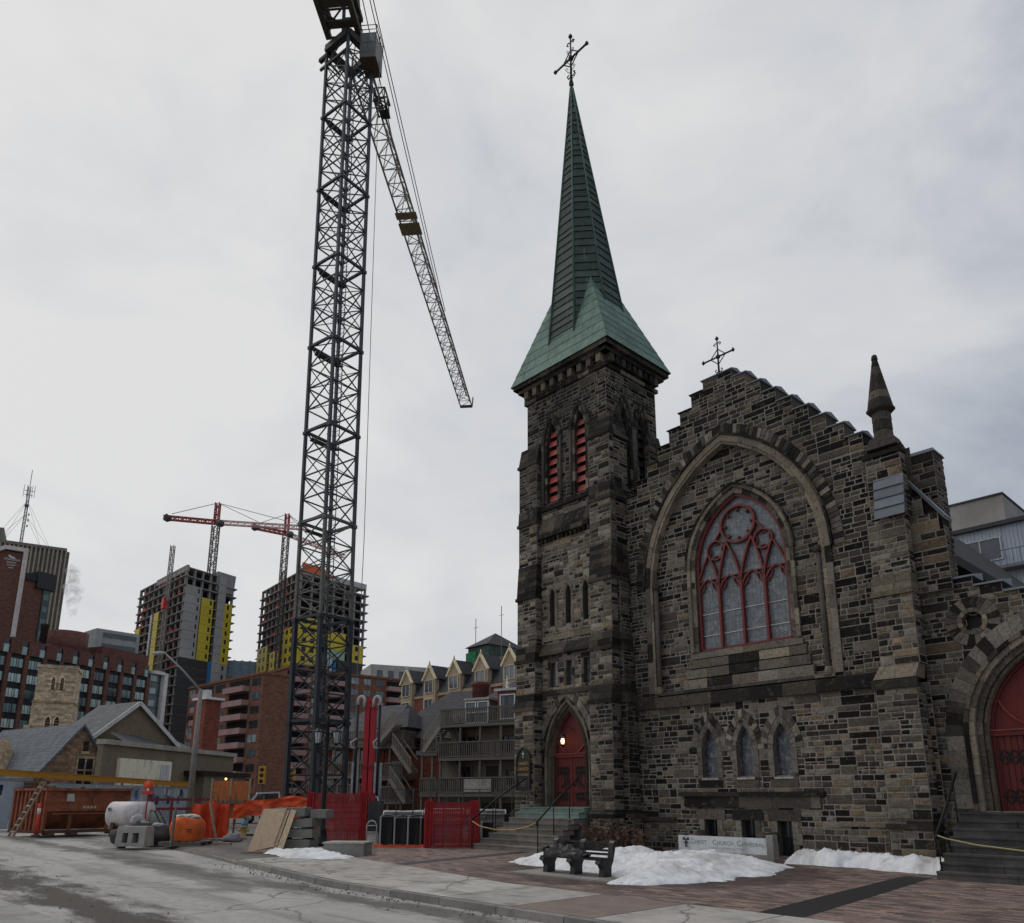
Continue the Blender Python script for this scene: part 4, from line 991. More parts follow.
for k in range(10):     # scrolls climbing the shaft
    t = k*2.1; z = 34.0+k*.17; r_ = .30-.012*k
    q.tube([(cc[0], cc[1], z), (cc[0]+r_*.6*math.cos(t), cc[1]+r_*.6*math.sin(t), z+.04), (cc[0]+r_*math.cos(t), cc[1]+r_*math.sin(t), z+.16), (cc[0]+r_*.7*math.cos(t), cc[1]+r_*.7*math.sin(t), z+.26), (cc[0]+r_*.5*math.cos(t), cc[1]+r_*.5*math.sin(t), z+.16)], .016, 5, (.05, .048, .045))
part(q, 'spire_cross', M['iron'], church)
# notice board on the left buttress
q = MB(); bx_ = TC-TW+.3; NB = Arch(bx_, 1.95, 2.95, .34, .5); mn = mapx(0, -TO-.50); q.prism(NB.poly(8), mn, 0, .06, (.012, .011, .010)); q.ribbon(NB.outline(8), .05, mn, .05, .09, (.03, .024, .02))
GOLD = (.55, .30, .08)
for i, tx in enumerate(('CHRIST', 'CHURCH', 'CATHEDRAL')): text_mb(q, tx, .155 if i < 2 else .11, mn, 0, .064, GOLD, bx_, 2.82-.19*i, 'CENTER')
for i in range(4): q.ribbon([(bx_-.16+.02*i, 2.28-.06*i), (bx_+.16-.02*i, 2.28-.06*i)], .02, mn, .06, .064, (.22, .13, .05))
q.ribbon([(bx_, 3.06), (bx_, 3.3)], .03, mn, .06, .064, (.6, .55, .45)); q.ribbon([(bx_-.07, 3.22), (bx_+.07, 3.22)], .03, mn, .06, .064, (.6, .55, .45))
part(q, 'notice_board', M['paint'], church)
# ------------------------------------------------------------------ steps, rails, sign, bench, shrub
def steps(name, label, s0, s1, off0, off1, z1, n, cols, widen=0., top=None, lab=None):
    t = thing(name, label, 'steps', P0t, CROT, 'stone steps up to the church doors')
    for k in range(n):
        zt = z1-z1/n*k; zb = zt-z1/n; a = off1+(off0-off1)*0
        o_in = off0-.45 if k == 0 else off0+(off1-off0)*(k-1)/(n-1)-.25
        o_out = off0+(off1-off0)*k/(n-1)
        wd = widen*max(0, k-n*.45)
        q = MB(); x = s0-wd
        while x < s1+wd*.4-1e-6:
            x2 = min(s1+wd*.4, x+rnd.uniform(1.0, 1.9))
            if s1+wd*.4-x2 < .4: x2 = s1+wd*.4
            c = jit(cols, .22)
            if top and k < 2: c = jit(top, .2)
            e = rnd.uniform(-.012, .012)
            q.box(x+.004, x2-.004, -o_out+e, -o_in, zb-.0 if k < n-1 else -.02, zt-.004, c)
            q.box(x+.004, x2-.004, -o_out+e-.02, -o_in, zt-.045, zt, jit(c, .15)); x = x2
        part(q, 'step', M['concrete'], t)
    q = MB(); q.box(s0+.02, s1-.02, -off0-.1, -off0+1.2, -.02, z1*.9, cols); part(q, 'landing_core', M['concrete'], t)
    return t
steps('stone_steps', 'worn grey stone steps with a greenish top under the left red door', -13.35, -10.25, 1.25, 3.05, 1.36, 8, (.19, .17, .15), .12, (.19, .27, .235))
steps('stone_steps', 'dark slate-grey steps under the right-hand red door at the picture edge', .80, 7.6, .55, 2.35, 1.36, 8, (.062, .06, .06))
def handrail(label, pts, posts, r_=.03):
    t = thing('handrail', label, 'handrail', P0t, CROT, 'black iron handrails on the church steps'); K = (.012, .012, .013)
    q = MB(); p = [Vector((s, -o, z)) for s, o, z in pts]; q.tube(p, r_, 8, K); q.tube([p[0], p[0]+Vector((0, 0, -.07)), p[0]+Vector((0, .08, -.1))], r_*.8, 6, K); part(q, 'rail', M['iron'], t)
    for s, o, z0, z1 in posts:
        q = MB(); q.tube([(s, -o, z0), (s, -o, z1)], .018, 6, K); q.lathe([(.045, 0), (.03, .02), (.018, .05)], (s, -o, z0), 8, K); part(q, 'post', M['iron'], t)
handrail('black handrail up the left edge of the worn grey steps', [(-13.75, 3.15, .92), (-13.3, 2.2, 1.75), (-12.9, 1.35, 2.35)], [(-13.72, 3.12, 0, .95), (-13.42, 2.45, .5, 1.53), (-13.1, 1.75, 1.0, 2.06)])
handrail('black handrail up the right edge of the worn grey steps', [(-10.6, 3.1, .92), (-10.5, 2.1, 1.75), (-10.4, 1.35, 2.3)], [(-10.6, 3.05, .0, .95), (-10.53, 2.4, .42, 1.5), (-10.45, 1.75, .9, 2.0)])
handrail('black handrail at the left edge of the dark slate-grey steps', [(.86, 2.25, .92), (.88, 1.3, 1.7), (.9, .7, 2.25)], [(.86, 2.2, .17, .95), (.87, 1.6, .55, 1.45), (.89, .95, 1.1, 2.0)])
def rope(label, pts, c):
    q = MB(); q.tube([CW(*p) for p in pts], .018, 6, c); solo(q, 'barrier_rope', M['plastic'], label, 'rope', tuple(CW(*pts[0])), 'ropes closing off the church steps')
rope('pale yellow rope slung across the dark slate-grey steps', [(.86, 2.24, .9), (1.1, 2.36, .84), (1.7, 2.46, .74), (2.6, 2.5, .66), (3.8, 2.5, .62), (5.2, 2.45, .70), (6.6, 2.3, .92)], (.38, .34, .15))
rope('ochre yellow rope slung across the worn grey steps', [(-13.72, 3.14, .9), (-13.2, 3.2, .74), (-12.4, 3.24, .66), (-11.5, 3.22, .68), (-10.9, 3.16, .8), (-10.6, 3.12, .92)], (.5, .33, .09))

# low church sign
sg_ = thing('church_sign', 'long low white sign on a concrete base before the basement windows', 'sign', tuple(CW(-5.4, .75)), CROT)
SM = lambda a, b, d: (a, -d, b)
q = MB(); q.box(-1.75, 1.62, -.16, .16, -.03, .17, (.28, .27, .25)); part(q, 'base', M['concrete'], sg_)
q = MB(); q.box(-1.5, 1.42, -.06, .08, .17, .60, (.60, .62, .63)); part(q, 'panel', M['paint'], sg_)
q = MB(); q.box(1.424, 1.62, -.14, .12, .17, .70, (.27, .26, .245)); part(q, 'end_post', M['concrete'], sg_)
q = MB(); INK = (.20, .22, .235)
text_mb(q, 'C', .2, SM, 0, .064, INK, -1.08, .375); text_mb(q, 'HRIST', .158, SM, 0, .064, INK, -.93, .375); text_mb(q, 'C', .2, SM, 0, .064, INK, -.33, .375); text_mb(q, 'HURCH', .158, SM, 0, .064, INK, -.18, .375); text_mb(q, 'C', .2, SM, 0, .064, INK, .46, .375); text_mb(q, 'ATHEDRAL', .14, SM, 0, .064, INK, .60, .375)
text_mb(q, 'ANGLICAN DIOCESE OF OTTAWA', .07, SM, 0, .064, (.33, .35, .36), .15, .26, 'CENTER'); part(q, 'lettering', M['paint'], sg_)
q = MB(); K = (.02, .02, .024)      # the black cross-shaped emblem
for p in ([(-1.34, .54), (-1.25, .54), (-1.25, .47), (-1.34, .47)], [(-1.20, .54), (-1.11, .54), (-1.11, .47), (-1.20, .47)], [(-1.25, .50), (-1.20, .50), (-1.20, .40), (-1.25, .40)], [(-1.31, .42), (-1.14, .42), (-1.14, .385), (-1.31, .385)], [(-1.265, .385), (-1.232, .385), (-1.232, .27), (-1.265, .27)], [(-1.218, .385), (-1.185, .385), (-1.185, .27), (-1.218, .27)]): q.face([SM(*x, .064) for x in p], K)
part(q, 'emblem', M['paint'], sg_)

# bench with the wrapped bronze figure, on a slab
q = MB(); q.box(-1.75, 1.6, -.62, .48, -.02, .035, (.33, .31, .275)); slab = solo(q, 'bench_slab', M['walk'], 'thin pale concrete slab under the dark bench', 'slab', tuple(CW(-4.75, 7.35)), rz=CROT, world=False)
bn = thing('bench', 'dark bronze slatted bench with three broad legs on the pale slab', 'bench', tuple(CW(-4.95, 7.36, .035)), CROT); bn.scale = (.80, .82, .80)
BZ = (.028, .027, .028)
for x in (-1.08, -.02, 1.04):
    q = MB(); w2 = .085
    pf = [(-.16, 0), (.16, 0), (.17, .26), (.25, .40), (.36, .80), (.40, .86), (.33, .92), (.27, .86), (.2, .46), (-.28, .42), (-.31, .35), (-.2, .30), (-.14, .2)]
    q.prism(pf, lambda a, b, d, x=x: (x+d, a, b), -w2, w2, BZ); part(q, 'leg', M['bronze'], bn)
for k in range(5):
    q = MB(); y = -.27+.105*k; q.box(-1.15, 1.12, y, y+.085, .423+.004*k, .458+.004*k, jit(BZ, .2)); part(q, 'seat_slat', M['bronze'], bn)
for k in range(4):
    q = MB(); z = .53+.098*k; y = .225+.02*k; q.box(-1.02, 1.0, y, y+.03, z, z+.062, jit(BZ, .2)); part(q, 'back_slat', M['bronze'], bn)
q = MB(); nx, na_ = 80, 34; vs = []      # a person lying under a blanket: hooded head left, hips, knees and feet right
for i in range(nx+1):
    t = i/nx; x = -1.22+1.62*t
    def bump(c, w_, h): return h*math.exp(-((x-c)/w_)**2)
    top = .10+bump(-1.02, .13, .14)+bump(-.72, .22, .22)+bump(-.38, .18, .10)+bump(-.14, .2, .16)+bump(.16, .16, .07)+bump(.34, .07, .06)
    half = .10+bump(-.98, .16, .07)+bump(-.7, .25, .13)+bump(-.15, .28, .12)+bump(.2, .2, .06)
    e = min(1, min(t, 1-t)/.05)**.5; top *= e; half *= max(e, .05)
    for k in range(na_+1):
        a = math.pi*k/na_; y = -math.cos(a)*half; z = math.sin(a)**.8*top
        fold = .05*math.sin(x*24+a*4+math.sin(a*2+x*3)*2)+.09*mnoise.noise(Vector((x*6, a*2.2, 3)))+.05*math.sin(a*9-x*11)+.06*abs(mnoise.noise(Vector((x*13, a*3, 8))))
        sc_ = 1+fold*1.9*e*math.sin(a); vs.append((x, -.04+y*sc_, .462+z*sc_+(.0 if 0 < k < na_ else -.0)))
fs = [(i*(na_+1)+k, (i+1)*(na_+1)+k, (i+1)*(na_+1)+k+1, i*(na_+1)+k+1) for i in range(nx) for k in range(na_)]
fs.append(tuple(range(na_+1)))
q.mesh(vs, fs, (.045, .043, .042), True)
fg = thing('figure_statue', 'bronze figure asleep under a creased blanket, lying on the dark bench', 'statue', tuple(CW(-4.95, 7.36, .035)), CROT); fg.scale = (.80, .82, .80)
part(q, 'blanket', M['bronze'], fg)
q = MB(); q.sphere((-1.06, -.06, .60), .15, 12, 9, (.04, .038, .037), (1.1, .85, .9), .25, 4); q.tube([(-1.16, -.14, .60), (-1.08, -.2, .66), (-.96, -.19, .70), (-.9, -.12, .71)], [.03, .05, .05, .03], 7, (.045, .043, .042)); part(q, 'hood', M['bronze'], fg)
for dy in (-.10, .03):
    q = MB(); q.tube([(.30, dy, .50), (.42, dy-.01, .515), (.50, dy-.015, .55), (.52, dy-.02, .60)], [.045, .045, .038, .022], 7, (.05, .047, .045)); part(q, 'foot', M['bronze'], fg)
# leafless red-brown shrub at the tower's foot
sh = thing('shrub', 'leafless red-brown shrub at the foot of the tower beside the steps', 'shrub', tuple(CW(-8.6, 1.7)), CROT)
q = MB(); lf = MB()
for k in range(110):
    x, y = rnd.gauss(0, .62), rnd.gauss(0, .28); x = max(-1.35, min(1.4, x)); h = rnd.uniform(.5, 1.05)*(1-.3*abs(x)/1.4); dx, dy = rnd.uniform(-.28, .28), rnd.uniform(-.25, .25)
    p = [Vector((x*.75, y, 0)), Vector((x*.9+dx*.4, y+dy*.4, h*.5)), Vector((x+dx, y+dy, h))]
    c = jit((.085, .056, .042), .4); q.tube(p, [.014, .009, .004], 4, c, False)
    for m in range(4):
        a = p[1].lerp(p[2], rnd.random()); d = Vector((rnd.uniform(-.2, .2), rnd.uniform(-.2, .2), rnd.uniform(.02, .25))); q.tube([a, a+d], [.006, .002], 3, c, False)
        for _ in range(2):
            e = a+d*rnd.random(); s_ = rnd.uniform(.02, .04); u = Vector((rnd.uniform(-1, 1), rnd.uniform(-1, 1), rnd.uniform(-1, 1))).normalized()*s_; v = u.orthogonal()*.7; lf.face([e-u-v, e+u-v, e+u+v, e-u+v], jit((.115, .07, .046), .5))
part(q, 'stem', M['twig'], sh); part(lf, 'dry_leaves', M['twig'], sh)
# ------------------------------------------------------------------ tower crane over the building site
def lattice(mb, A, B, up, w_, h_, n, rc, rb, col, tri=False, cb=None):
    "a trussed beam from A to B: chords, battens and diagonals"
    A = Vector(A); B = Vector(B); d = (B-A).normalized(); sd_ = d.cross(Vector(up)).normalized(); u = sd_.cross(d).normalized(); cb = cb or col
    offs = [sd_*w_/2-u*h_/2, -sd_*w_/2-u*h_/2]+([u*h_/2] if tri else [-sd_*w_/2+u*h_/2, sd_*w_/2+u*h_/2])
    for o in offs: mb.bar(A+o, B+o, rc, rc, col, up)
    m = len(offs); prs = [(i, (i+1) % m) for i in range(m)]
    for k in range(n):
        p = A.lerp(B, k/n); q = A.lerp(B, (k+1)/n)
        for i, j in prs:
            mb.bar(p+offs[i], p+offs[j], rb, rb, cb, d)
            if k % 2: mb.bar(p+offs[i], q+offs[j], rb, rb, cb, d)
            else: mb.bar(p+offs[j], q+offs[i], rb, rb, cb, d)
cbase = Vector((-10.85, 42.0, 0)); ctop = Vector((-11.6, 42.0, 51.5))
crane = thing('tower_crane', 'tall dark grey tower crane with a bare lattice mast rising out of the building site', 'crane', tuple(cbase))
al = R(36); HA = 1.06
e1 = Vector((math.sin(al), math.cos(al), 0)); e2 = Vector((-math.cos(al), math.sin(al), 0))
lean = (ctop-cbase)/51.5
def mc(i, z):   # corner i of the mast at height z: near, right, far, left
    a, b = ((-1, -1), (1, -1), (1, 1), (-1, 1))[i]
    return lean*z+e1*HA*a+e2*HA*b
STL = (.066, .074, .084); STD = (.035, .041, .05)
nsec = 9; zs = [0]+[51.0*k/nsec for k in range(1, nsec+1)]
for k in range(nsec):
    q = MB(); z0, z1 = zs[k], zs[k+1]; c = STD if k < 2 else ((.13, .13, .115) if k == 2 else STL); lw_ = .23 if k < 2 else .165
    for i in range(4):
        q.bar(mc(i, z0), mc(i, z1), lw_, lw_, c, e1)
        q.bar(mc(i, z1-.2), mc(i, z1), lw_+.1, lw_+.1, c, e1)
    npn = 4; step_ = (z1-z0)/npn
    for i in range(4):
        j = (i+1) % 4
        for m in range(npn):
            a, b = z0+step_*m, z0+step_*(m+1)
            q.bar(mc(i, b), mc(j, b), .07 if m < npn-1 else .15, .07 if m < npn-1 else .15, c)
            p, r_ = (i, j) if m % 2 else (j, i); q.bar(mc(p, a), mc(r_, b), .06, .06, c)
            if m in (1, 2) or k < 2: q.bar(mc(r_, a), mc(p, b), .045, .045, c)
    part(q, 'mast_section', M['steel'], crane)
    q = MB(); z = z1-.55      # rest platform with its rail, then the ladder
    pa, pb = (mc(0, z)*.55+mc(3, z)*.45), (mc(1, z)*.2+mc(2, z)*.8); cc = mc(2, z)*.55+mc(3, z)*.45
    q.hexa([mc(3, z)*.92+mc(1, z)*.08, mc(2, z)*.92+mc(0, z)*.08, (mc(2, z)*.72+mc(1, z)*.28), (mc(3, z)*.72+mc(0, z)*.28)]+[p+Vector((0, 0, .06)) for p in (mc(3, z)*.92+mc(1, z)*.08, mc(2, z)*.92+mc(0, z)*.08, (mc(2, z)*.72+mc(1, z)*.28), (mc(3, z)*.72+mc(0, z)*.28))], jit(STL, .2)); part(q, 'rest_platform', M['steel'], crane)
    q = MB(); l0 = lambda z: lean*z+e1*.35+e2*(.15); l1 = lambda z: lean*z+e1*.35-e2*.25
    q.tube([l0(z0), l0(z1)], .03, 5, STL); q.tube([l1(z0), l1(z1)], .03, 5, STL)
    for m in range(18): zz = z0+(z1-z0)*m/18; q.tube([l0(zz), l1(zz)], .018, 4, STL)
    for m in range(6):
        zz = z0+(z1-z0)*m/6; q.tube([l0(zz)+e1*.0, l0(zz)-e1*.55+e2*.1, l1(zz)-e1*.55-e2*.1, l1(zz)], .015, 4, STL, False)
    part(q, 'ladder', M['steel'], crane)
q = MB()
for i in range(4): q.box(*[v for v in (cbase.x*0+mc(i, 0).x-.4, mc(i, 0).x+.4, mc(i, 0).y-.4, mc(i, 0).y+.4, -.2, .35)], (.25, .24, .22))
part(q, 'foundation_block', M['concrete'], crane)
# slewing ring, cab, jib, counter jib, A-frame and pendants
T = lambda x, y, z: lean*z+Vector((x, y, 0))
q = MB(); q.lathe([(.7, 49.2), (1.0, 50.0), (1.35, 50.6), (1.35, 51.1), (1.1, 51.3), (1.1, 52.2), (.9, 52.4)], tuple(lean*51), 12, (.035, .036, .04))
part(q, 'slewing_unit', M['steel'], crane); q = MB()
for i in range(4): q.bar(mc(i, 50.9), mc((i+1) % 4, 50.9), .4, .5, (.06, .058, .055)); q.bar(mc(i, 50.1)*1.0, lean*49.0+(mc(i, 49.0)-lean*49.0)*.4, .12, .12, STL)
part(q, 'support_frame', M['steel'], crane); q = MB()
for p in (mc(3, 50.4), ): q.bar(p-e2*-.0, p+e2*.7, .25, .25, (.04, .04, .042)); q.bar(mc(0, 49.6), mc(3, 49.6)+e2*.6, .14, .16, (.05, .05, .05))
part(q, 'outrigger', M['steel'], crane)
jd = Vector((.088, .996, 0)).normalized(); js = Vector((jd.y, -jd.x, 0)); jb = lean*52.6
BE = (.30, .28, .25)
def J(a, s=0, z=0): return jb+jd*a+js*s+Vector((0, 0, z))
q = MB(); lattice(q, J(1.2, 0, .5), J(51, 0, .2), (0, 0, 1), 1.5, 1.6, 34, .13, .055, BE, True); part(q, 'jib', M['steel'], crane); q = MB(); q.bar(J(51, -.8, -.6), J(51, .8, -.6), .25, .3, (.05, .05, .05)); q.bar(J(51, .8, -.6), J(51.2, .85, .8), .12, .12, (.05, .05, .05)); part(q, 'jib_tip', M['steel'], crane)
q = MB()
for a, b in ((16.2, 17.0), (17.5, 19.0)): q.hexa([J(a, -.95, -.5), J(b, -.95, -.5), J(b, .95, -.5), J(a, .95, -.5), J(a, -.95, -.42), J(b, -.95, -.42), J(b, .95, -.42), J(a, .95, -.42)], (.24, .19, .11))
part(q, 'jib_walkway', M['wood'], crane)
q = MB(); lattice(q, J(4.6, .75, -.1), J(6.2, .75, -.1), (0, 0, 1), .8, 1.0, 2, .1, .07, (.05, .05, .05)); q.hexa([J(5.6, .5, -.7), J(6.3, .5, -.7), J(6.3, 1.2, -.7), J(5.6, 1.2, -.7), J(5.6, .5, -.55), J(6.3, .5, -.55), J(6.3, 1.2, -.55), J(5.6, 1.2, -.55)], (.03, .03, .032)); part(q, 'trolley', M['steel'], crane)
q = MB(); lattice(q, J(-.6, -.2, -.35), J(-17, -.2, .25), (0, 0, 1), 2.1, 1.3, 9, .36, .1, (.17, .15, .12))
for a in (-1.2, -2.6, -5.2): q.hexa([J(a, -1.2, -1.0), J(a-.5, -1.2, -.98), J(a-.5, .8, -.98), J(a, .8, -1.0), J(a, -1.2, -.85), J(a-.5, -1.2, -.83), J(a-.5, .8, -.83), J(a, .8, -.85)], (.17, .15, .12)); part(q, 'counter_jib', M['steel'], crane)
q = MB(); q.hexa([J(-13, -1.4, -1.6), J(-16.6, -1.4, -1.6), J(-16.6, 1, -1.6), J(-13, 1, -1.6), J(-13, -1.4, 1), J(-16.6, -1.4, 1), J(-16.6, 1, 1), J(-13, 1, 1)], (.2, .19, .18)); part(q, 'counterweight', M['concrete'], crane)
q = MB()
for s in (-.6, .6): q.bar(J(.2, s, 0), J(-1.5, s*.3, 7.6), .22, .22, STL); q.bar(J(-4, s, 0), J(-1.5, s*.3, 7.6), .18, .18, STL)
for k in range(1, 6): q.bar(J(.2-.28*k, -.6+.07*k, 1.25*k), J(.2-.28*k, .6-.07*k, 1.25*k), .09, .09, STL)
part(q, 'a_frame', M['steel'], crane)
for (a, z, s) in ((17, 1.4, -.2), (33, 1.2, .2), (33, 1.2, .45)):
    q = MB(); q.tube([J(-1.5, s, 7.5), J(a, s, z)], .04, 5, (.05, .05, .052)); part(q, 'pendant', M['steel'], crane)
q = MB(); q.tube([J(-1.5, 0, 7.5), J(-15, 0, .8)], .045, 5, (.05, .05, .052)); part(q, 'pendant', M['steel'], crane)
cab = MB(); cx0 = lean*51.0+js*.95
def CB(a, s, z): return cx0+jd*a*.8+js*s*.85+Vector((0, 0, z*.74-.1))
cab.hexa([CB(-.9, 0, -1.75), CB(1.0, 0, -1.75), CB(1.0, 1.3, -1.75), CB(-.9, 1.3, -1.75), CB(-1.1, 0, .75), CB(1.0, 0, .75), CB(1.0, 1.3, .75), CB(-1.1, 1.3, .75)], (.20, .2, .185))
cb_ = part(cab, 'cab', M['steel'], crane)
q = MB(); q.hexa([CB(-.95, .02, -1.82), CB(1.02, .02, -1.82), CB(1.02, 1.32, -1.82), CB(-.95, 1.32, -1.82), CB(-.95, .02, -1.755), CB(1.02, .02, -1.755), CB(1.02, 1.32, -1.755), CB(-.95, 1.32, -1.755)], (.11, .07, .045)); part(q, 'cab_floor', M['steel'], cb_)
q = MB()
for (s0, s1, z0, z1) in ((.12, .6, -.2, .6), (.7, 1.2, -.2, .6), (.12, .6, -1.2, -.35), (.7, 1.2, -1.2, -.35)):
    f = lambda z: -.9-.2*(z+1.75)/2.5-.015
    q.face([CB(f(z0), s0, z0), CB(f(z0), s1, z0), CB(f(z1), s1, z1), CB(f(z1), s0, z1)], (.22, .24, .25))
part(q, 'cab_glass', M['glass'], cb_)
q = MB()
rp = [(-1.0, 0), (1.0, 0), (1.0, 1.3), (-1.0, 1.3)]
for h in (.5, 1.0): q.tube([CB(a, s, .75+h) for a, s in rp+rp[:1]], .03, 5, (.05, .05, .05), False)
for a, s in rp+[(0, 0), (0, 1.3)]: q.tube([CB(a, s, .75), CB(a, s, 1.75)], .03, 5, (.05, .05, .05))
part(q, 'cab_railing', M['steel'], cb_)
q = MB(); q.tube([lean*50+js*1.9+Vector((.2, 0, 0)), Vector((1.9, 0, 16)), Vector((1.9, 0, 1.))], .022, 5, (.2, .2, .2)); part(q, 'cable', M['steel'], crane)

# ------------------------------------------------------------------ things on the building site and the street
def W(v): return tuple(v)
# lamp post with two lanterns
lp = thing('lamp_post', 'black lamp post with two glass lanterns beside the concrete plinth', 'lamp post', W(grd(321, 846)), 0); K = (.012, .012, .014)
q = MB(); q.lathe([(.26, 0), (.26, .12), (.2, .16), (.16, .5), (.19, .56), (.12, .62), (.09, 1.2), (.07, 3.4), (.06, 4.35), (.09, 4.4), (.04, 4.5), (.06, 4.56), (.01, 4.7)], (0, 0, 0), 14, K); part(q, 'post', M['iron'], lp)
for sg in (-1, 1):
    x = sg*.34; q = MB(); q.tube([(0, 0, 4.1), (sg*.10, 0, 4.32), (sg*.24, 0, 4.36), (x, 0, 4.26), (x, 0, 4.2)], .025, 6, K); q.tube([(0, 0, 3.75), (sg*.12, 0, 3.85), (sg*.2, 0, 4.0), (sg*.14, 0, 4.1)], .018, 5, K); part(q, 'arm', M['iron'], lp)
    q = MB(); q.lathe([(.03, .62), (.05, .56), (.19, .46), (.2, .43), (.17, .42)], (x, 0, 3.6), 8, K, False); q.lathe([(.03, -.06), (.1, 0), (.11, .02)], (x, 0, 3.6), 8, K, False)
    for k in range(8): t = math.pi/4*k; q.bar((x+.10*math.cos(t), .10*math.sin(t), 3.6), (x+.17*math.cos(t), .17*math.sin(t), 4.03), .014, .014, K)
    ln = part(q, 'lantern', M['iron'], lp); q = MB(); q.lathe([(.085, .01), (.155, .42)], (x, 0, 3.6), 8, (.5, .52, .54), False); part(q, 'glass', M['plastic'], ln)
q = MB(); pf = CW(-14.0, 7.75); ux = Vector((1, -.12, 0)).normalized(); uy = Vector((.12, 1, 0)).normalized()
def LB(c, ux, uy): return lambda x, y, z: tuple(Vector(c)+ux*x+uy*y+Vector((0, 0, z)))
q.box(-.62, .62, -.4, .4, -.02, .34, (.24, .235, .215), LB(pf, ux, uy)); q.box(-.65, .65, -.43, .43, .342, .39, (.38, .36, .33), LB(pf, ux, uy)); solo(q, 'plinth', M['concrete'], 'low grey concrete plinth on the paving right of the lamp post', 'plinth', W(pf))

# red mesh barriers
def red_panel(label, p, q_, h, hw_=.35, low=.62):
    p = Vector(p); q_ = Vector(q_); L_ = (q_-p).length; ang = math.atan2((q_-p).y, (q_-p).x)
    t = thing('mesh_barrier', label, 'barrier', W(p), ang, 'red mesh barriers round the building site'); RD = (.30, .022, .028)
    nb = int(L_/.18)
    m = MB(); rows = [i*.045 for i in range(int(h/.045))]
    for z in rows: m.box(.02, L_-.02, -.012+.02*math.sin(z*5), -.004+.02*math.sin(z*5), z+.006, z+.041, jit(RD, .25))
    for k in range(int(L_/.07)): x = .04+k*.07; m.box(x, x+.024, -.006, .012, .02, h-.03, jit(RD, .3))
    part(m, 'mesh', M['plastic'], t)
    for x0, x1 in ((.0, .3), (L_-.3, L_)):
        m = MB(); n = 9
        for i in range(n): a = x0+(x1-x0)*i/n; y = -.05+.03*math.sin(i*2.2); m.box(a, a+(x1-x0)/n-.004, y, y+.03, .0, h+.08, jit((.36, .026, .03), .2))
        part(m, 'end_wrap', M['fabric'], t)
    m = MB()
    for z in (.03, h*.52, h): m.box(0, L_, .03, .07, z-.02, z+.02, RD)
    for x in (.0, L_*.33, L_*.67, L_-.04): m.box(x, x+.04, .03, .075, 0, h, RD)
    part(m, 'frame', M['steel'], t)
    m = MB()
    for x in (.3, L_-.3): m.box(x-.06, x+.06, -.4, .45, -.01, .05, (.1, .1, .1))
    part(m, 'foot', M['steel'], t)
red_panel('large red mesh barrier behind the lamp post', grd(305, 842)+Vector((0, 0, 0)), at(366, 842, 30.6)*1 - Vector((0, 0, at(366, 842, 30.6).z)), 1.82)
red_panel('red mesh barrier standing in front of the wrapped stone pallets', Vector((-3.3, 27.6, 0)), Vector((-1.45, 28.0, 0)), 1.5)
# steel site fence
sf = thing('site_fence', 'thin steel wire fence along the back of the paving', 'fence', (-4.9, 28.9, 0))
a, b = Vector((-5.2, 29.4, 0)), Vector((-.3, 29.9, 0)); n = 8
for k in range(n+1):
    p = a.lerp(b, k/n); q = MB(); q.tube([p, p+Vector((0, 0, 2.0))], .022, 6, (.05, .05, .05)); part(q, 'post', M['steel'], sf, True)
q = MB()
for z in (.15, 1.05, 1.98): q.tube([a+Vector((0, 0, z)), b+Vector((0, 0, z))], .015, 5, (.06, .06, .06))
for k in range(70): p = a.lerp(b, k/70); q.bar(p+Vector((0, 0, .1)), p+Vector((0, 0, 1.98)), .006, .006, (.06, .06, .06))
for k in range(14): q.bar(a+Vector((0, 0, .2+k*.13)), b+Vector((0, 0, .2+k*.13)), .006, .006, (.06, .06, .06))
part(q, 'wire_mesh', M['steel'], sf, True)
# stone on pallets, wrapped, behind the fence
pal = [(-4.55, 31.2, 1.15, 'left of the three light grey stone pallets behind the wire fence'), (-2.95, 31.2, 1.25, 'middle one of the three light grey stone pallets, partly behind the red mesh barrier'), (-1.35, 31.5, 1.2, 'right one of the three light grey stone pallets, next to the church steps')]
for x, y, hh, lb in pal:
    t = thing('stone_pallet', lb, 'pallet', (x, y, 0), R(4), 'wrapped pallets of stone'); q = MB()
    for k in range(7):
        for j in range(4):
            w_ = 1.44/4; q.box(-.72+w_*j+rnd.uniform(0, .02), -.72+w_*(j+1)-.012, -.5+rnd.uniform(-.03, .02), .5, .14+k*(hh-.14)/7+.005, .14+(k+1)*(hh-.14)/7-.008, jit((.27, .265, .25), .25))
    part(q, 'stone_stack', M['concrete'], t); q = MB()
    for yy in (-.5, -.05, .4): q.box(-.74, .74, yy, yy+.1, -.01, .1, (.2, .15, .1))
    q.box(-.74, .74, -.5, .5, .102, .135, (.22, .165, .11)); part(q, 'pallet_base', M['wood'], t)
    q = MB(); vs = []; nx = 14
    for i in range(nx+1):
        for j in range(5): x_ = -.78+1.56*i/nx; y_ = -.56+1.12*j/4; vs.append((x_, y_, hh+.03+.05*mnoise.noise(Vector((x_*3+x, y_*3, 1)))-(.18 if j in (0, 4) else 0)))
    q.mesh(vs, [(i*5+j, (i+1)*5+j, (i+1)*5+j+1, i*5+j+1) for i in range(nx) for j in range(4)], (.42, .42, .42), True); part(q, 'plastic_cover', M['plastic'], t)
bl = thing('wrapped_bundle', 'first black wrapped bundle from the left, beside the large red mesh barrier', 'bundle', (-4.70, 28.4, 0), R(3), 'row of black wrapped bundles before the fence')
q = MB(); q.box(-.19, .19, -.3, .3, .08, 1.02, (.012, .012, .014)); q.sphere((0, 0, .98), .21, 10, 6, (.015, .015, .017), (1, 1, .25), .3, 2); part(q, 'wrapping', M['fabric'], bl)
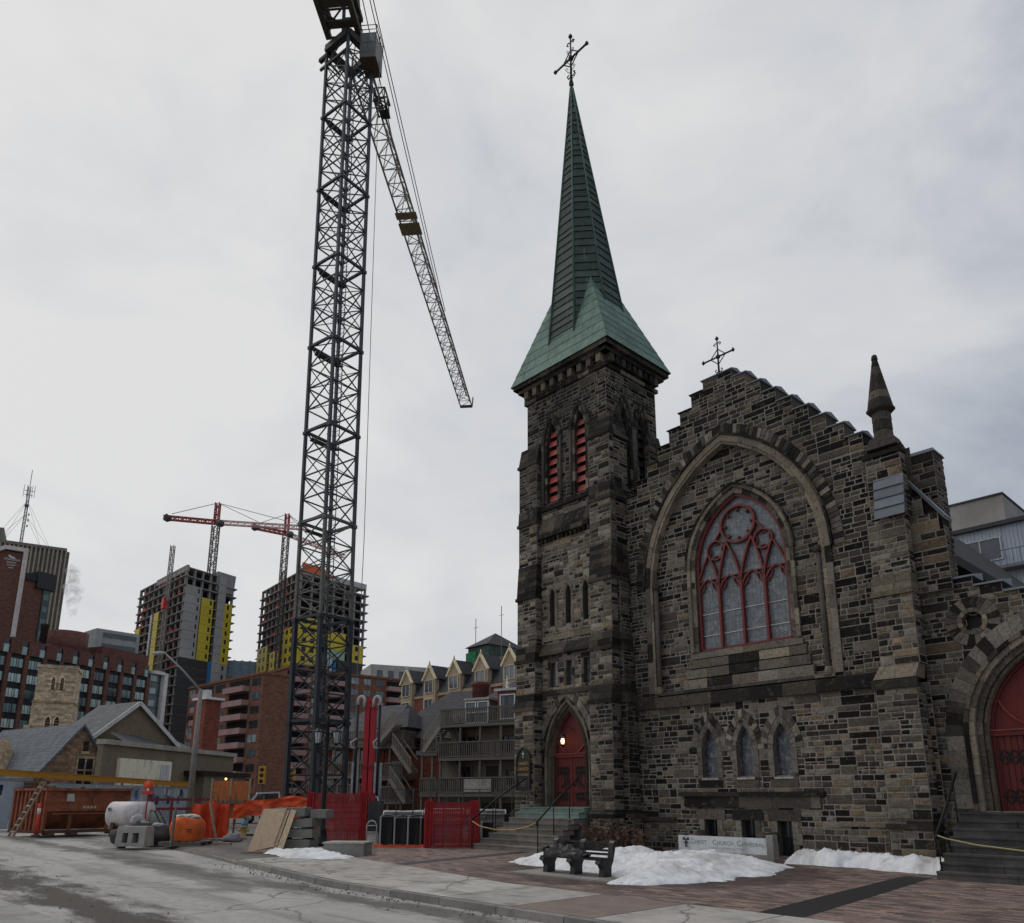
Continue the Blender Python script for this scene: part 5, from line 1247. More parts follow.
q = MB(); q.box(-.25, -.195, -.32, .32, 0, 1.05, (.33, .34, .35)); part(q, 'white_slat', M['paint'], bl)
q = MB(); q.box(-.2, .2, -.3, .3, -.01, .075, (.16, .12, .09)); part(q, 'skid', M['wood'], bl)
lbs = ['second black wrapped bundle from the large red mesh barrier', 'third black wrapped bundle from the large red mesh barrier', 'black bundle touching the left end of the red barrier by the stone pallets', 'black bundle alone between the right red barrier and the steps']
for k, (x, y) in enumerate(((-4.22, 28.5), (-3.75, 28.55), (-3.32, 28.65), (-1.15, 28.6))):
    c = copy_tree(bl); c.location = (x, y, 0); c['label'] = lbs[k]; c.scale = (1, 1, .95 if k < 3 else .8)
q = MB(); n = 30; vs = []
pa, pb = grd(374, 847), grd(424, 847)
for i in range(n+1):
    p = pa.lerp(pb, i/n); hgt = .05+.10*abs(mnoise.noise(Vector((i*.35, 0, 0))))
    for j, (dy, dz) in enumerate(((-.22, 0), (-.12, hgt), (.05, hgt*1.3), (.2, 0))): vs.append((p.x, p.y+dy+.08*mnoise.noise(Vector((i*.3, j, 5))), dz))
q.mesh(vs, [(i*4+j, (i+1)*4+j, (i+1)*4+j+1, i*4+j+1) for i in range(n) for j in range(3)], (.55, .07, .025)); solo(q, 'fallen_netting', M['fabric'], 'crumpled orange plastic netting lying along the paving edge', 'netting', W(pa))
# red twin boom of a concrete pump, folded upright, with hoses
bp_ = at(367, 800, 40); bp_.z = 0
pm = thing('concrete_boom', 'bright red folded boom standing upright behind the large red barrier, with black hoses', 'boom', W(bp_)); RD = (.42, .02, .028)
q = MB(); q.box(-.75, .75, -.7, .7, 0, 1.5, (.05, .05, .052)); q.box(-.5, .5, -.5, .5, 1.5, 1.9, (.3, .02, .025)); part(q, 'pedestal', M['steel'], pm)
for x0, x1, zt in ((-.27, -.02, 6.7), (.04, .28, 6.6)):
    q = MB(); q.box(x0, x1, -.25, .25, 1.7, zt, RD); q.box(x0-.03, x1+.03, -.28, .28, zt-.5, zt-.3, jit(RD, .2)); q.box(x0-.02, x1+.02, -.29, .29, 3.1, 3.25, (.2, .015, .02)); part(q, 'boom_arm', M['paint'], pm)
for sg, xo in ((-1, -.62), (1, .52)):
    q = MB(); q.tube([(xo, -.3, 1.6), (xo, -.3, 6.35)], .07, 8, (.02, .02, .022)); part(q, 'hose', M['plastic'], pm)
    q = MB(); q.tube([(xo, -.3, 6.3)]+[(xo+sg*-.17+.17*sg*math.cos(t), -.3, 6.5+.24*math.sin(t)) for t in [math.pi*i/8 for i in range(9)]]+[(xo-sg*.34, -.3, 6.2)], .085, 8, (.5, .5, .5)); part(q, 'pipe_bend', M['steel'], pm)
    q = MB(); q.tube([(xo-.05*sg, -.35, 4.6), (xo-.25, -.38, 4.4), (xo-.2, -.38, 4.15), (xo, -.35, 4.1)], .06, 7, (.45, .45, .45)); part(q, 'coupling', M['steel'], pm)
    q = MB(); q.box(xo-.19, xo+.17, -.25, .05, 1.7, 3.4, (.36, .38, .4)); part(q, 'panel', M['steel'], pm)
    q = MB(); q.tube([(xo, -.35, 1.75), (xo-.15, -.4, 1.5), (xo+.15, -.4, 1.4), (xo+.05, -.35, 1.7)], .06, 7, (.5, .5, .5)); part(q, 'elbow', M['steel'], pm)
# concrete beams stacked in four layers
bs = Vector((-7.35, 26.4, 0)); ang = R(-14)
labs = ['long grey concrete beam, bottom of the stack by the plywood', 'long grey concrete beam, second from the bottom of the stack', 'long grey concrete beam, third from the bottom of the stack', 'shorter grey concrete beam on the very top of the stack']
q0 = None
for k in range(4):
    z = .08+k*.335; q = MB(); l2 = .68 if k < 3 else .56; n = 8; 
    q.box(-l2, l2, -.28, .28, 0, .25, jit((.19, .185, .165), .15)); q.box(-l2+.03, l2-.03, -.25, .25, .25, .275, (.24, .235, .22))
    for x in (-.4, .4): q.box(x-.06, x+.06, -.26, .26, -.078, -.001, (.05, .045, .04))
    o = solo(q, 'concrete_beam', M['concrete'], labs[k], 'concrete beam', (bs.x+rnd.uniform(-.04, .04)-(.12 if k == 3 else 0), bs.y, z), 'stacked concrete beams', rz=ang+rnd.uniform(-.02, .02), world=False)
q = MB(); q.box(-.28, .28, -.28, .28, 0, .25, (.2, .195, .175)); q.box(-.26, .26, -.26, .26, .25, .27, (.25, .245, .23)); solo(q, 'concrete_block', M['concrete'], 'short grey concrete block on the right end of the beam stack', 'concrete block', (bs.x+.80, bs.y-.03, 1.36-.335), rz=ang, world=False)
# plywood sheets leaning on the beam stack, scraps at their foot
lp_ = ['widest tan plywood sheet at the left, leaning against the beams', 'narrow tan plywood sheet leaning second from the left', 'narrow tan plywood sheet leaning nearest the concrete beams']
for k, (x, w_) in enumerate(((-8.72, .80), (-7.95, .13), (-7.78, .20))):
    q = MB(); q.hexa([(0, 0, 0), (w_, 0, 0), (w_, .018, 0), (0, .018, 0), (.2, .5, 1.32), (w_+.2, .5, 1.34), (w_+.2, .518, 1.34), (.2, .518, 1.32)], jit((.56, .42, .28), .1)); solo(q, 'plywood_sheet', M['ply'], lp_[k], 'plywood', (x, 25.75-.05*k, 0), 'plywood sheets leaning on the concrete beams', rz=R(-8), world=False)
sc_l = ['pale broken board lying flattest at the foot of the plywood', 'dark broken board tilted up at the foot of the plywood', 'splintered board end nearest the snow heap']
for k in range(3):
    q = MB(); q.bar((0, 0, .02), (.75-.1*k, -.35+.3*k, .05+.12*k), .12, .025, jit((.34, .26, .18) if k != 1 else (.14, .09, .06), .15)); solo(q, 'broken_board', M['wood'], sc_l[k], 'board', (-8.75+.33*k, 25.45-.12*k, 0), 'broken boards by the plywood', world=False)
# hydrant
h_ = grd(243, 839); hy = thing('fire_hydrant', 'yellow fire hydrant with a blue top in front of the orange netting', 'hydrant', W(h_)); Y_ = (.42, .3, .1)
q = MB(); q.lathe([(.17, 0), (.17, .05), (.12, .07), (.115, .45), (.15, .47), (.15, .52), (.12, .54)], (0, 0, 0), 14, Y_); part(q, 'barrel', M['paint'], hy)
q = MB(); q.lathe([(.125, .54), (.13, .6), (.10, .68), (.04, .74), (.03, .8)], (0, 0, 0), 14, (.05, .22, .42)); part(q, 'bonnet', M['paint'], hy)
for x in (-1, 1):
    q = MB(); q.tube([(x*.1, 0, .36), (x*.2, 0, .36)], .065, 10, Y_); q.tube([(x*.2, 0, .36), (x*.23, 0, .36)], .05, 6, (.4, .33, .16)); part(q, 'outlet', M['paint'], hy)
q = MB(); q.sphere((0, 0, .15), .33, 14, 8, (.25, .25, .27), (1.2, .7, .55), .4, 3); solo(q, 'sack', M['fabric'], 'slumped grey sack on the ground left of the plywood', 'sack', W(grd(232, 842)), world=False)
# orange netting fence
def net(name, label, p, q_, z0, z1, seed, hole=.0, c=(.62, .07, .025)):
    b = MB(); n = 40; m = 12; p = Vector(p); q_ = Vector(q_); d = q_-p; nr = Vector((-d.y, d.x, 0)).normalized(); vs = []
    for i in range(n+1):
        for j in range(m+1):
            s = i/n; t = j/m; top = z1(s); bot = z0(s); pt = p+d*s+nr*(.12*math.sin(s*17+seed)+.10*mnoise.noise(Vector((s*9, t*3, seed)))); vs.append((pt.x, pt.y, bot+(top-bot)*t))
    fs = [(i*(m+1)+j, (i+1)*(m+1)+j, (i+1)*(m+1)+j+1, i*(m+1)+j+1) for i in range(n) for j in range(m)]
    for f in fs: b.mesh([vs[i] for i in f], [(0, 1, 2, 3)], jit(c, .14), True)
    t = thing(name, label, 'netting', W(p), 0, 'orange site netting'); part(b, 'netting', M['fabric'], t, True)
    for k in range(4):
        o = p+d*(k/3)+nr*.2; b = MB(); b.bar(o, o+Vector((0, 0, 1.75)), .06, .06, (.15, .12, .09)); part(b, 'stake', M['wood'], t, True)
net('netting_fence', 'upright orange netting fence between the bulk bag and the hydrant', (-13.5, 32.8, 0), (-12.2, 33.4, 0), lambda s: .05, lambda s: 1.48-.06*math.sin(s*9), 1.)
net('netting_fence', 'orange netting draped loosely above the plywood and crane foot', (-12.3, 34.2, 0), (-8.8, 34.6, 0), lambda s: .75+.55*min(1, s*1.5)+.08*math.sin(s*15), lambda s: 1.35+.42*min(1, s*2.2)-.12*s+.07*math.sin(s*11), 4., c=(.72, .10, .035))
# bulk bag on its pallet
bg_ = grd(186, 845); bb = thing('bulk_bag', 'full orange bulk bag standing on a low wooden pallet', 'bulk bag', W(bg_+Vector((0, 0, .16)))); 
q = MB(); vs = []; n = 28; m = 9
for j in range(m+1):
    t = j/m
    for i in range(n):
        a = 2*math.pi*i/n; ca, sa = math.cos(a), math.sin(a); k = (abs(ca)**5+abs(sa)**5)**(-1/5); bul = .45+.08*math.sin(t*math.pi)-.10*max(0, t-.7); vs.append((bul*k*ca*1.02, bul*k*sa*.9, .86*t*(1-.13*max(0, t-.75)*4*abs(math.sin(a*2)))+.02*mnoise.noise(Vector((ca*2, sa*2, t*4)))))
q.mesh(vs, [(j*n+i, j*n+(i+1) % n, (j+1)*n+(i+1) % n, (j+1)*n+i) for j in range(m) for i in range(n)]+[tuple(m*n+i for i in range(n))], (.66, .13, .03), True); part(q, 'bag', M['fabric'], bb)
q = MB(); q.sphere((.0, 0, .84), .42, 12, 6, (.55, .52, .46), (1, .8, .22), .5, 7); part(q, 'top_flap', M['fabric'], bb)
q = MB(); q.box(.16, .38, -.545, -.535, .38, .42, (.1, .03, .02)); q.box(.2, .36, -.545, -.535, .31, .34, (.1, .03, .02)); part(q, 'print', M['fabric'], bb)
pt_ = thing('wooden_pallet', 'grey wooden pallet under the full orange bulk bag', 'pallet', W(bg_))
for y in (-.6, 0, .52): q = MB(); q.box(-.75, .75, y, y+.1, -.01, .1, (.15, .135, .12)); part(q, 'bearer', M['wood'], pt_)
for k in range(6): q = MB(); q.box(-.75+.255*k, -.75+.255*k+.2, -.62, .64, .102, .14, jit((.2, .18, .155), .2)); part(q, 'board', M['wood'], pt_)
q = MB(); q.bar((0, 0, 0), (.03, .06, 1.3), .11, .06, (.19, .17, .14)); solo(q, 'timber_post', M['wood'], 'grey timber post upright in front of the orange bulk bag', 'post', (bg_.x-.22, bg_.y-.78, 0), world=False)
q = MB(); q.bar((0, 0, 0), (-.42, .1, 1.5), .09, .05, (.28, .25, .2)); solo(q, 'leaning_plank', M['wood'], 'narrow plank leaning at the right of the orange bulk bag', 'plank', (bg_.x+1.0, bg_.y+.3, 0), world=False)
# concrete barrier with fork slots
cbp = grd(134, 846); cbk = thing('concrete_barrier', 'pale concrete barrier block with two dark lifting slots', 'barrier', W(cbp), R(-8)); q = MB()
CN = (.34, .33, .30)
for x0, x1, z0, z1 in ((-.57, .57, .46, .68), (-.57, .57, 0, .12), (-.57, -.33, .12, .46), (-.1, .08, .12, .46), (.33, .57, .12, .46)):
    f = lambda x, y, z: (x*(1-.10*z), y*(1-.25*z), z); q.box(x0, x1, -.3, .3, z0, z1, CN, f)
q.box(-.33, .33, .05, .1, .1, .5, (.08, .06, .05)); part(q, 'body', M['concrete'], cbk)
sb_l = ['leftmost dark sandbag behind the concrete barrier', 'dark sandbag with a pale top right behind the barrier slots', 'dark sandbag behind the right end of the concrete barrier', 'small pale sandbag on top of the dark sandbags']
for k, (x, y, z, r_) in enumerate(((-.75, .75, .3, .42), (-.15, .8, .42, .46), (.45, .75, .38, .42), (-.4, .85, .85, .26))):
    q = MB(); q.sphere((0, 0, 0), r_, 14, 9, (.07, .07, .072) if k < 3 else (.42, .42, .42), (1.1, .8, .85), .5, k*3); q.sphere((0, 0, r_*.7), r_*.5, 8, 5, (.4, .4, .4), (1, .8, .5), .5, k); solo(q, 'sandbag', M['fabric'], sb_l[k], 'sandbag', (cbp.x+x, cbp.y+y, z), 'sandbags behind the concrete barrier', world=False)
# white tank
tk = at(131, 812, 35.5); t = thing('steel_tank', 'white cylindrical tank lying on its side behind the sandbags', 'tank', (tk.x, tk.y, 0), R(-6)); q = MB(); q.tube([(-.85, 0, .95), (.85, 0, .95)], .55, 24, (.62, .58, .57)); part(q, 'shell', M['paint'], t)
q = MB()
for x in (-.6, .5): q.box(x, x+.14, -.5, .5, 0, .6, (.12, .06, .04))
part(q, 'cradle', M['rust'], t); q = MB(); q.box(-.75, -.6, -.555, -.53, 1.1, 1.25, (.2, .2, .22)); part(q, 'plate', M['paint'], t)
# red sign on a post
sp = at(143, 838, 32); sp.z = 0; t = thing('traffic_paddle', 'orange-red round sign on a thin post beside the white tank', 'sign', W(sp)); q = MB(); q.tube([(0, 0, 0), (0, 0, 2.2)], .03, 6, (.35, .03, .02)); part(q, 'post', M['steel'], t)
q = MB(); q.tube([(0, -.03, 2.15), (0, .02, 2.15)], .2, 20, (.7, .085, .03)); q.box(-.24, .24, -.03, .02, 1.8, 1.95, (.5, .06, .04)); part(q, 'disc', M['paint'], t); q = MB(); q.tube([(0, -.036, 1.98), (0, -.03, 1.98)], .06, 12, (.6, .6, .6)); part(q, 'reflector', M['paint'], t)
# hand truck leaning among the rubble
ht = at(158, 838, 31.5); ht.z = 0; t = thing('hand_truck', 'yellow and black hand truck leaning between the barrier and the bulk bag', 'hand truck', W(ht)); q = MB()
for y in (-.2, .2): q.tube([(.5, y, .1), (-.15, y, 1.15), (-.28, y, 1.2), (-.33, y, 1.1)], .025, 6, (.03, .03, .03))
for s in (.2, .5, .8): q.tube([(.5-.65*s, -.2, .1+1.05*s), (.5-.65*s, .2, .1+1.05*s)], .02, 5, (.4, .3, .05))
q.box(.45, .85, -.22, .22, .03, .06, (.4, .3, .05)); part(q, 'frame', M['steel'], t)
for y in (-.27, .27): q = MB(); q.tube([(.42, y-.03, .13), (.42, y+.03, .13)], .13, 14, (.02, .02, .02)); part(q, 'wheel', M['plastic'], t)
# rubble mounds between
for lb, u, v, D, r_ in (('grey rubble heap behind the barrier block', 157, 842, 30.5, .55), ('broken concrete heap behind the orange bulk bag', 176, 835, 33.5, .9)):
    p = at(u, v, D); q = MB()
    for k in range(26):
        a, rr = rnd.uniform(0, 6.28), r_*math.sqrt(rnd.random())*1.3; s_ = rnd.uniform(.1, .26); q.sphere((rr*math.cos(a), rr*math.sin(a)*.7, max(0, r_*.55-rr*.4)), s_, 6, 4, jit((.17, .16, .145), .35), (1, 1, .7), .6, k)
    solo(q, 'rubble_heap', M['concrete'], lb, 'rubble', (p.x, p.y, 0), kind='stuff', world=False)
# skips
def skip(label, base, ux, uy, L1, L2, H, c, group):
    t = thing('skip', label, 'skip', W(base), math.atan2(ux.y, ux.x), group)
    q = MB(); sl_ = .75    # the end towards +x slopes in at the foot, as a tipping skip
    q.mesh([(0, 0, .18), (L1, 0, .18), (L1, L2*.28, .18), (0, L2*.28, .18), (0, 0, H), (L1, 0, H), (L1, L2, H), (0, L2, H)], [(3, 2, 1, 0), (0, 1, 5, 4), (2, 3, 7, 6), (1, 2, 6, 5), (3, 0, 4, 7)], c); part(q, 'hull', M['rust'], t)
    return t
nb_ = Vector((-21.75, 36.6, 0)); uxs = Vector((.62, .78, 0)).normalized(); uys = Vector((-.86, .5, 0)).normalized()
t = thing('skip', 'rust-red steel skip with ribbed sides standing by the road', 'skip', W(nb_), 0, 'rusty skips by the road'); RU = (.27, .092, .05)
SK = lambda a, b, z: tuple(uxs*a+uys*b+Vector((0, 0, z)))
LA, LBn, H = 3.75, 2.9, 2.05
q = MB(); o = .95
q.mesh([SK(0, 0, .22), SK(0, LBn, .22), SK(0, 0, H), SK(0, LBn, H), SK(.0, 0, 1.15), SK(LA, 0, 1.15), SK(LA, 0, H), SK(LA-.5, .75, .22), SK(.35, .75, .22), SK(LA, LBn, H), SK(LA-.3, LBn, .22)], [(0, 1, 3, 2), (4, 5, 6, 2), (0, 8, 4), (8, 7, 5, 4), (7, 10, 9, 6, 5), (1, 10, 9, 3), (0, 1, 10, 7, 8)], RU)
q.face([SK(.05, .05, 1.85), SK(LA-.05, .05, 1.85), SK(LA-.05, LBn-.05, 1.85), SK(.05, LBn-.05, 1.85)], (.06, .03, .02)); part(q, 'hull', M['rust'], t)
for k in range(9): q = MB(); b_ = .12+k*(LBn-.24)/8; q.hexa([SK(-.09, b_-.05, .2), SK(.0, b_-.05, .2), SK(.0, b_+.06, .2), SK(-.09, b_+.06, .2), SK(-.09, b_-.05, H-.06), SK(.0, b_-.05, H-.06), SK(.0, b_+.06, H-.06), SK(-.09, b_+.06, H-.06)], jit((.30, .095, .05), .15)); part(q, 'rib', M['rust'], t)
q = MB(); q.bar(SK(-.08, -.06, H), SK(LA, -.06, H), .15, .12, jit(RU, .2)); q.bar(SK(-.06, 0, H), SK(-.06, LBn, H), .15, .12, jit(RU, .2)); q.bar(SK(0, -.05, 1.22), SK(LA, -.05, 1.22), .08, .34, (.27, .09, .045)); q.bar(SK(.2, -.02, .95), SK(LA-.2, -.02, .95), .06, .08, RU); part(q, 'rim', M['rust'], t)
q = MB()
for a in (1.05, 2.75): q.bar(SK(a, .05, .1), SK(a, .05, 1.0), .12, .12, (.26, .1, .05))
q.bar(SK(0, .02, .14), SK(LA-.2, .02, .14), .14, .14, (.12, .05, .03)); q.bar(SK(-.04, 0, .14), SK(-.04, LBn, .14), .14, .14, (.12, .05, .03)); part(q, 'underframe', M['rust'], t)
for a in (.1, 1.1, 2.9): q = MB(); q.hexa([SK(a, -.1, -.02), SK(a+.3, -.1, -.02), SK(a+.3, .4, -.02), SK(a, .4, -.02), SK(a, -.1, .1), SK(a+.3, -.1, .1), SK(a+.3, .4, .1), SK(a, .4, .1)], (.12, .08, .06)); part(q, 'skid', M['rust'], t)
q = MB(); q.hexa([SK(.75, -.065, 1.5), SK(1.1, -.065, 1.5), SK(1.1, -.055, 1.5), SK(.75, -.055, 1.5), SK(.75, -.065, 1.85), SK(1.05, -.065, 1.85), SK(1.05, -.055, 1.85), SK(.75, -.055, 1.85)], (.5, .45, .42)); part(q, 'torn_sticker', M['paint'], t)
q = MB()
for k in range(4): q.hexa([SK(1.5+.16*k, -.096, 1.17), SK(1.6+.16*k, -.096, 1.17), SK(1.6+.16*k, -.092, 1.17), SK(1.5+.16*k, -.092, 1.17), SK(1.52+.16*k, -.096, 1.29), SK(1.62+.16*k, -.096, 1.29), SK(1.62+.16*k, -.092, 1.29), SK(1.52+.16*k, -.092, 1.29)], (.5, .42, .38))
part(q, 'painted_marks', M['paint'], t)
# ladder against the skip
q = MB(); p0, p1 = Vector((-22.9, 35.9, 0)), at(41, 783, 37.0); t = thing('ladder', 'worn wooden ladder with pale rungs leaning on the ribbed skip', 'ladder', W(p0))
dv = Vector((.30, -.16, 0)); q.bar(p0, p1, .10, .05, (.2, .13, .09), (0, 1, 0)); part(q, 'rail', M['wood'], t, True); q = MB(); q.bar(p0+dv, p1+dv, .10, .05, (.22, .15, .1), (0, 1, 0)); part(q, 'rail', M['wood'], t, True)
for k in range(8): a = p0.lerp(p1, .08+k*.12); q = MB(); q.bar(a-Vector((.02, .0, 0)), a+dv, .06, .06, (.5, .45, .38)); part(q, 'rung', M['wood'], t, True)
dp = at(36, 833, 36.2); dp.z = 0; t = thing('marker_post', 'orange plastic marker post with a white band before the skip', 'marker post', W(dp)); q = MB(); q.lathe([(.09, .05), (.075, .9), (.075, 1.38), (.05, 1.42)], (0, 0, 0), 12, (.66, .06, .035)); part(q, 'post', M['plastic'], t); q = MB(); q.lathe([(.079, .95), (.078, 1.2)], (0, 0, 0), 12, (.6, .57, .55)); part(q, 'white_band', M['plastic'], t); q = MB(); q.lathe([(.2, 0), (.2, .04), (.1, .07)], (0, 0, 0), 12, (.04, .04, .04)); part(q, 'foot', M['plastic'], t)
# flat rack of pipes and timber at the left edge
rk_ = at(4, 826, 44); t = thing('pipe_rack', 'rusty rack stacked with pipes and timber at the left picture edge', 'rack', (rk_.x, rk_.y, 0)); q = MB()
for x in (-1.6, 1.3):
    for y in (0, 1.2): q.box(x, x+.12, y, y+.12, 0, 2.6, (.2, .07, .04))
for z in (.5, 1.3, 2.1): q.box(-1.7, 1.5, -.04, -.001, z, z+.1, (.2, .07, .04)); q.box(-1.7, 1.5, 1.321, 1.36, z, z+.1, (.2, .07, .04))
part(q, 'frame', M['rust'], t)
for z, cs in ((.6, ((.03, .03, .03), (.4, .09, .03), (.3, .26, .2))), (1.4, ((.5, .13, .03), (.12, .1, .08), (.45, .43, .4))), (2.2, ((.2, .15, .1), (.15, .12, .09), (.28, .24, .18)))):
    for k in range(7):
        q = MB(); zz = z+.1+.15*(k//4); y = .15+.28*(k % 4); q.tube([(-1.9+rnd.uniform(-.2, .2), y, zz), (1.8+rnd.uniform(-.3, .2), y, zz)], .085, 8, jit(cs[k % 3], .3)); part(q, 'pipe', M['plastic'], t)
# hoarding with printed panels and a yellow rail
A = at(-12, 797, 42); B = at(188, 797, 58); A.z = B.z = 0
t = thing('site_hoarding', 'low site hoarding of pale blue and white panels with a yellow top rail', 'hoarding', W(A)); L_ = (B-A).length; d = (B-A)/L_; n = 11
for k in range(n):
    q = MB(); a, b = A+d*(L_*k/n+.03), A+d*(L_*(k+1)/n-.03); nr = Vector((d.y, -d.x, 0)); zt = 2.5-.1*k/n
    q.hexa([a, b, b-nr*.05, a-nr*.05]+[p+Vector((0, 0, zt)) for p in (a, b, b-nr*.05, a-nr*.05)], jit((.36, .42, .47), .15))
    for m in range(5):
        s = rnd.uniform(.05, .7); p1 = a+(b-a)*s+nr*.01; p2 = a+(b-a)*(s+.22)+nr*.01; z0 = rnd.uniform(1.2, 1.8); q.face([p1+Vector((0, 0, z0)), p2+Vector((0, 0, z0)), p2+Vector((0, 0, z0+.55)), p1+Vector((0, 0, z0+.55))], rnd.choice([(.12, .18, .34), (.5, .52, .54), (.25, .32, .44), (.03, .04, .05)]))
    part(q, 'panel', M['paint'], t, True)
q = MB(); q.bar(A+Vector((0, 0, 2.98)), B+Vector((0, 0, 2.56)), .26, .30, (.52, .24, .025)); q.bar(A+Vector((0, -.02, 3.16)), B+Vector((0, -.02, 2.73)), .3, .05, (.5, .22, .03)); part(q, 'yellow_rail', M['paint'], t, True)
for k in range(6): p = A.lerp(B, k/5)-Vector((d.y, -d.x, 0))*.2; q = MB(); q.bar(p, p+Vector((0, 0, 2.95-.42*k/5)), .12, .12, (.2, .16, .1)); part(q, 'support', M['wood'], t, True)
# red steel frame behind
A = at(150, 803, 48); B = at(236, 801, 50); A.z = B.z = 0; t = thing('site_railing', 'dark red steel railing behind the white tank and bulk bag', 'railing', W(A))
for z in (1.0, 1.55): q = MB(); q.bar(A+Vector((0, 0, z)), B+Vector((0, 0, z)), .14, .16, (.2, .025, .03)); part(q, 'rail', M['paint'], t, True)
for k in range(5): p = A.lerp(B, k/4); q = MB(); q.bar(p, p+Vector((0, 0, 1.7)), .12, .12, (.2, .025, .03)); part(q, 'post', M['paint'], t, True)
# orange mesh-sided work platform with an amber lamp
p = at(230, 800, 46); t = thing('work_platform', 'orange mesh-sided work platform with a small amber lamp', 'platform', (p.x, p.y, 0)); OR = (.45, .14, .05)
for x in (-1.1, 0, 1.1): q = MB(); q.box(x-.05, x+.05, -.05, .05, 0, 2.75, (.35, .28, .2)); part(q, 'post', M['steel'], t)
for x0, x1, z0, z1 in ((-1.04, -.06, 1.5, 2.6), (.06, 1.04, 1.5, 2.6), (-1.04, 1.04, .5, 1.3)):
    q = MB(); q.box(x0, x1, -.02, .02, z0, z1, jit(OR, .15)); part(q, 'mesh_panel', M['fabric'], t)
q = MB(); q.box(-1.2, 1.2, -.4, .9, 1.33, 1.42, (.12, .1, .08)); part(q, 'deck', M['wood'], t)
q = MB(); q.sphere((-.3, -.12, 2.72), .07, 10, 8, (.95, .5, .15)); part(q, 'amber_lamp', M['lamp'], t)
# street light
sl0 = at(190, 800, 52); sl0.z = 0; t = thing('street_light', 'tall grey street light with a long arm reaching left', 'street light', W(sl0)); q = MB(); q.tube([(0, 0, 0), (0, 0, 8.8), ], [.22, .13], 12, (.27, .25, .225)); q.lathe([(.32, 0), (.3, .4), (.22, .5)], (0, 0, 0), 10, (.2, .19, .17)); part(q, 'pole', M['concrete'], t)
tp = Vector((0, 0, 8.7)); e = at(166, 654, 51)-sl0; q = MB(); q.tube([tp, tp.lerp(e, .5)+Vector((0, 0, .1)), e], [.08, .06, .05], 7, (.35, .36, .36)); part(q, 'arm', M['steel'], t)
q = MB(); q.sphere((e.x-.45, e.y, e.z+.06), .5, 12, 6, (.42, .43, .43), (1, .35, .22)); part(q, 'lamp_head', M['paint'], t)
# traffic lights
for u, D, lb in ((262, 62, 'yellow traffic light left of the crane mast'), (292, 66, 'yellow traffic light seen through the crane mast')):
    p = at(u, 776, D); t = thing('traffic_light', lb, 'traffic light', (p.x, p.y, 0), 0, 'yellow traffic lights'); q = MB(); q.tube([(0, .25, 0), (0, .25, p.z+.9)], .07, 8, (.08, .08, .08)); part(q, 'pole', M['steel'], t)
    q = MB(); q.box(-.24, .24, -.15, .18, p.z-.6, p.z+.75, (.62, .32, .02)); part(q, 'housing', M['paint'], t)
    for k in range(3): q = MB(); q.tube([(0, -.155, p.z-.38+.44*k), (0, -.22, p.z-.38+.44*k)], .15, 12, (.02, .02, .02)); part(q, 'lens', M['plastic'], t)
# parked vehicles, only their upper halves clear of the netting
def car(label, p, rz, c, kind='car', grp='vehicles parked beyond the site'):
    t = thing('parked_'+kind, label, kind, W(p), rz, grp); q = MB(); hi = 1 if kind == 'car' else 1.35
    prof = [(-2.2, .35), (2.2, .35), (2.25, .75), (1.3, .95), (.75, 1.45), (-1.0, 1.5), (-1.75, 1.05), (-2.2, .95)] if kind == 'car' else [(-2.9, .45), (2.6, .45), (2.65, 1.15), (1.6, 1.25), (1.0, 2.0), (-.4, 2.05), (-.6, 1.3), (-2.9, 1.25)]
    q.prism(prof, lambda a, b, d: (a, d, b), -.85, .85, c); part(q, 'body', M['paint'], t)
    q = MB()
    wn = [(-.9, 1.0), (.98, 1.0), (.68, 1.38), (-.85, 1.42)] if kind == 'car' else [(-.35, 1.3), (1.35, 1.3), (.95, 1.9), (-.35, 1.95)]
    for d in (-.862, .862): q.face([(a, d, b) for a, b in wn], (.03, .035, .04))
    part(q, 'side_window', M['glass'], t); q = MB(); ws = ((1.22, 1.0), (.80, 1.42)) if kind == 'car' else ((1.52, 1.32), (1.05, 1.95)); q.face([(ws[0][0]+.03, -.7, ws[0][1]), (ws[0][0]+.03, .7, ws[0][1]), (ws[1][0]+.03, .7, ws[1][1]), (ws[1][0]+.03, -.7, ws[1][1])], (.03, .035, .04)); part(q, 'windscreen', M['glass'], t)
    for a in (-1.4, 1.4):
        for d in (-.8, .8): q = MB(); q.tube([(a, d-.1, .33), (a, d+.1, .33)], .33, 16, (.02, .02, .02)); w = part(q, 'wheel', M['plastic'], t); q = MB(); q.tube([(a, d-.11, .33), (a, d+.11, .33)], .18, 12, (.4, .4, .4)); part(q, 'rim', M['steel'], w)
p = at(272, 800, 54); car('white pickup truck parked left of the crane mast', Vector((p.x, 54, 0)), R(200), (.62, .62, .64), 'truck')
p = at(296, 800, 58); car('silver car parked behind the crane mast', Vector((p.x, 58, 0)), R(170), (.4, .41, .42))
p = at(336, 800, 58); car('dark blue car parked between the crane mast and the red boom', Vector((p.x, 58, 0)), R(185), (.06, .08, .12))

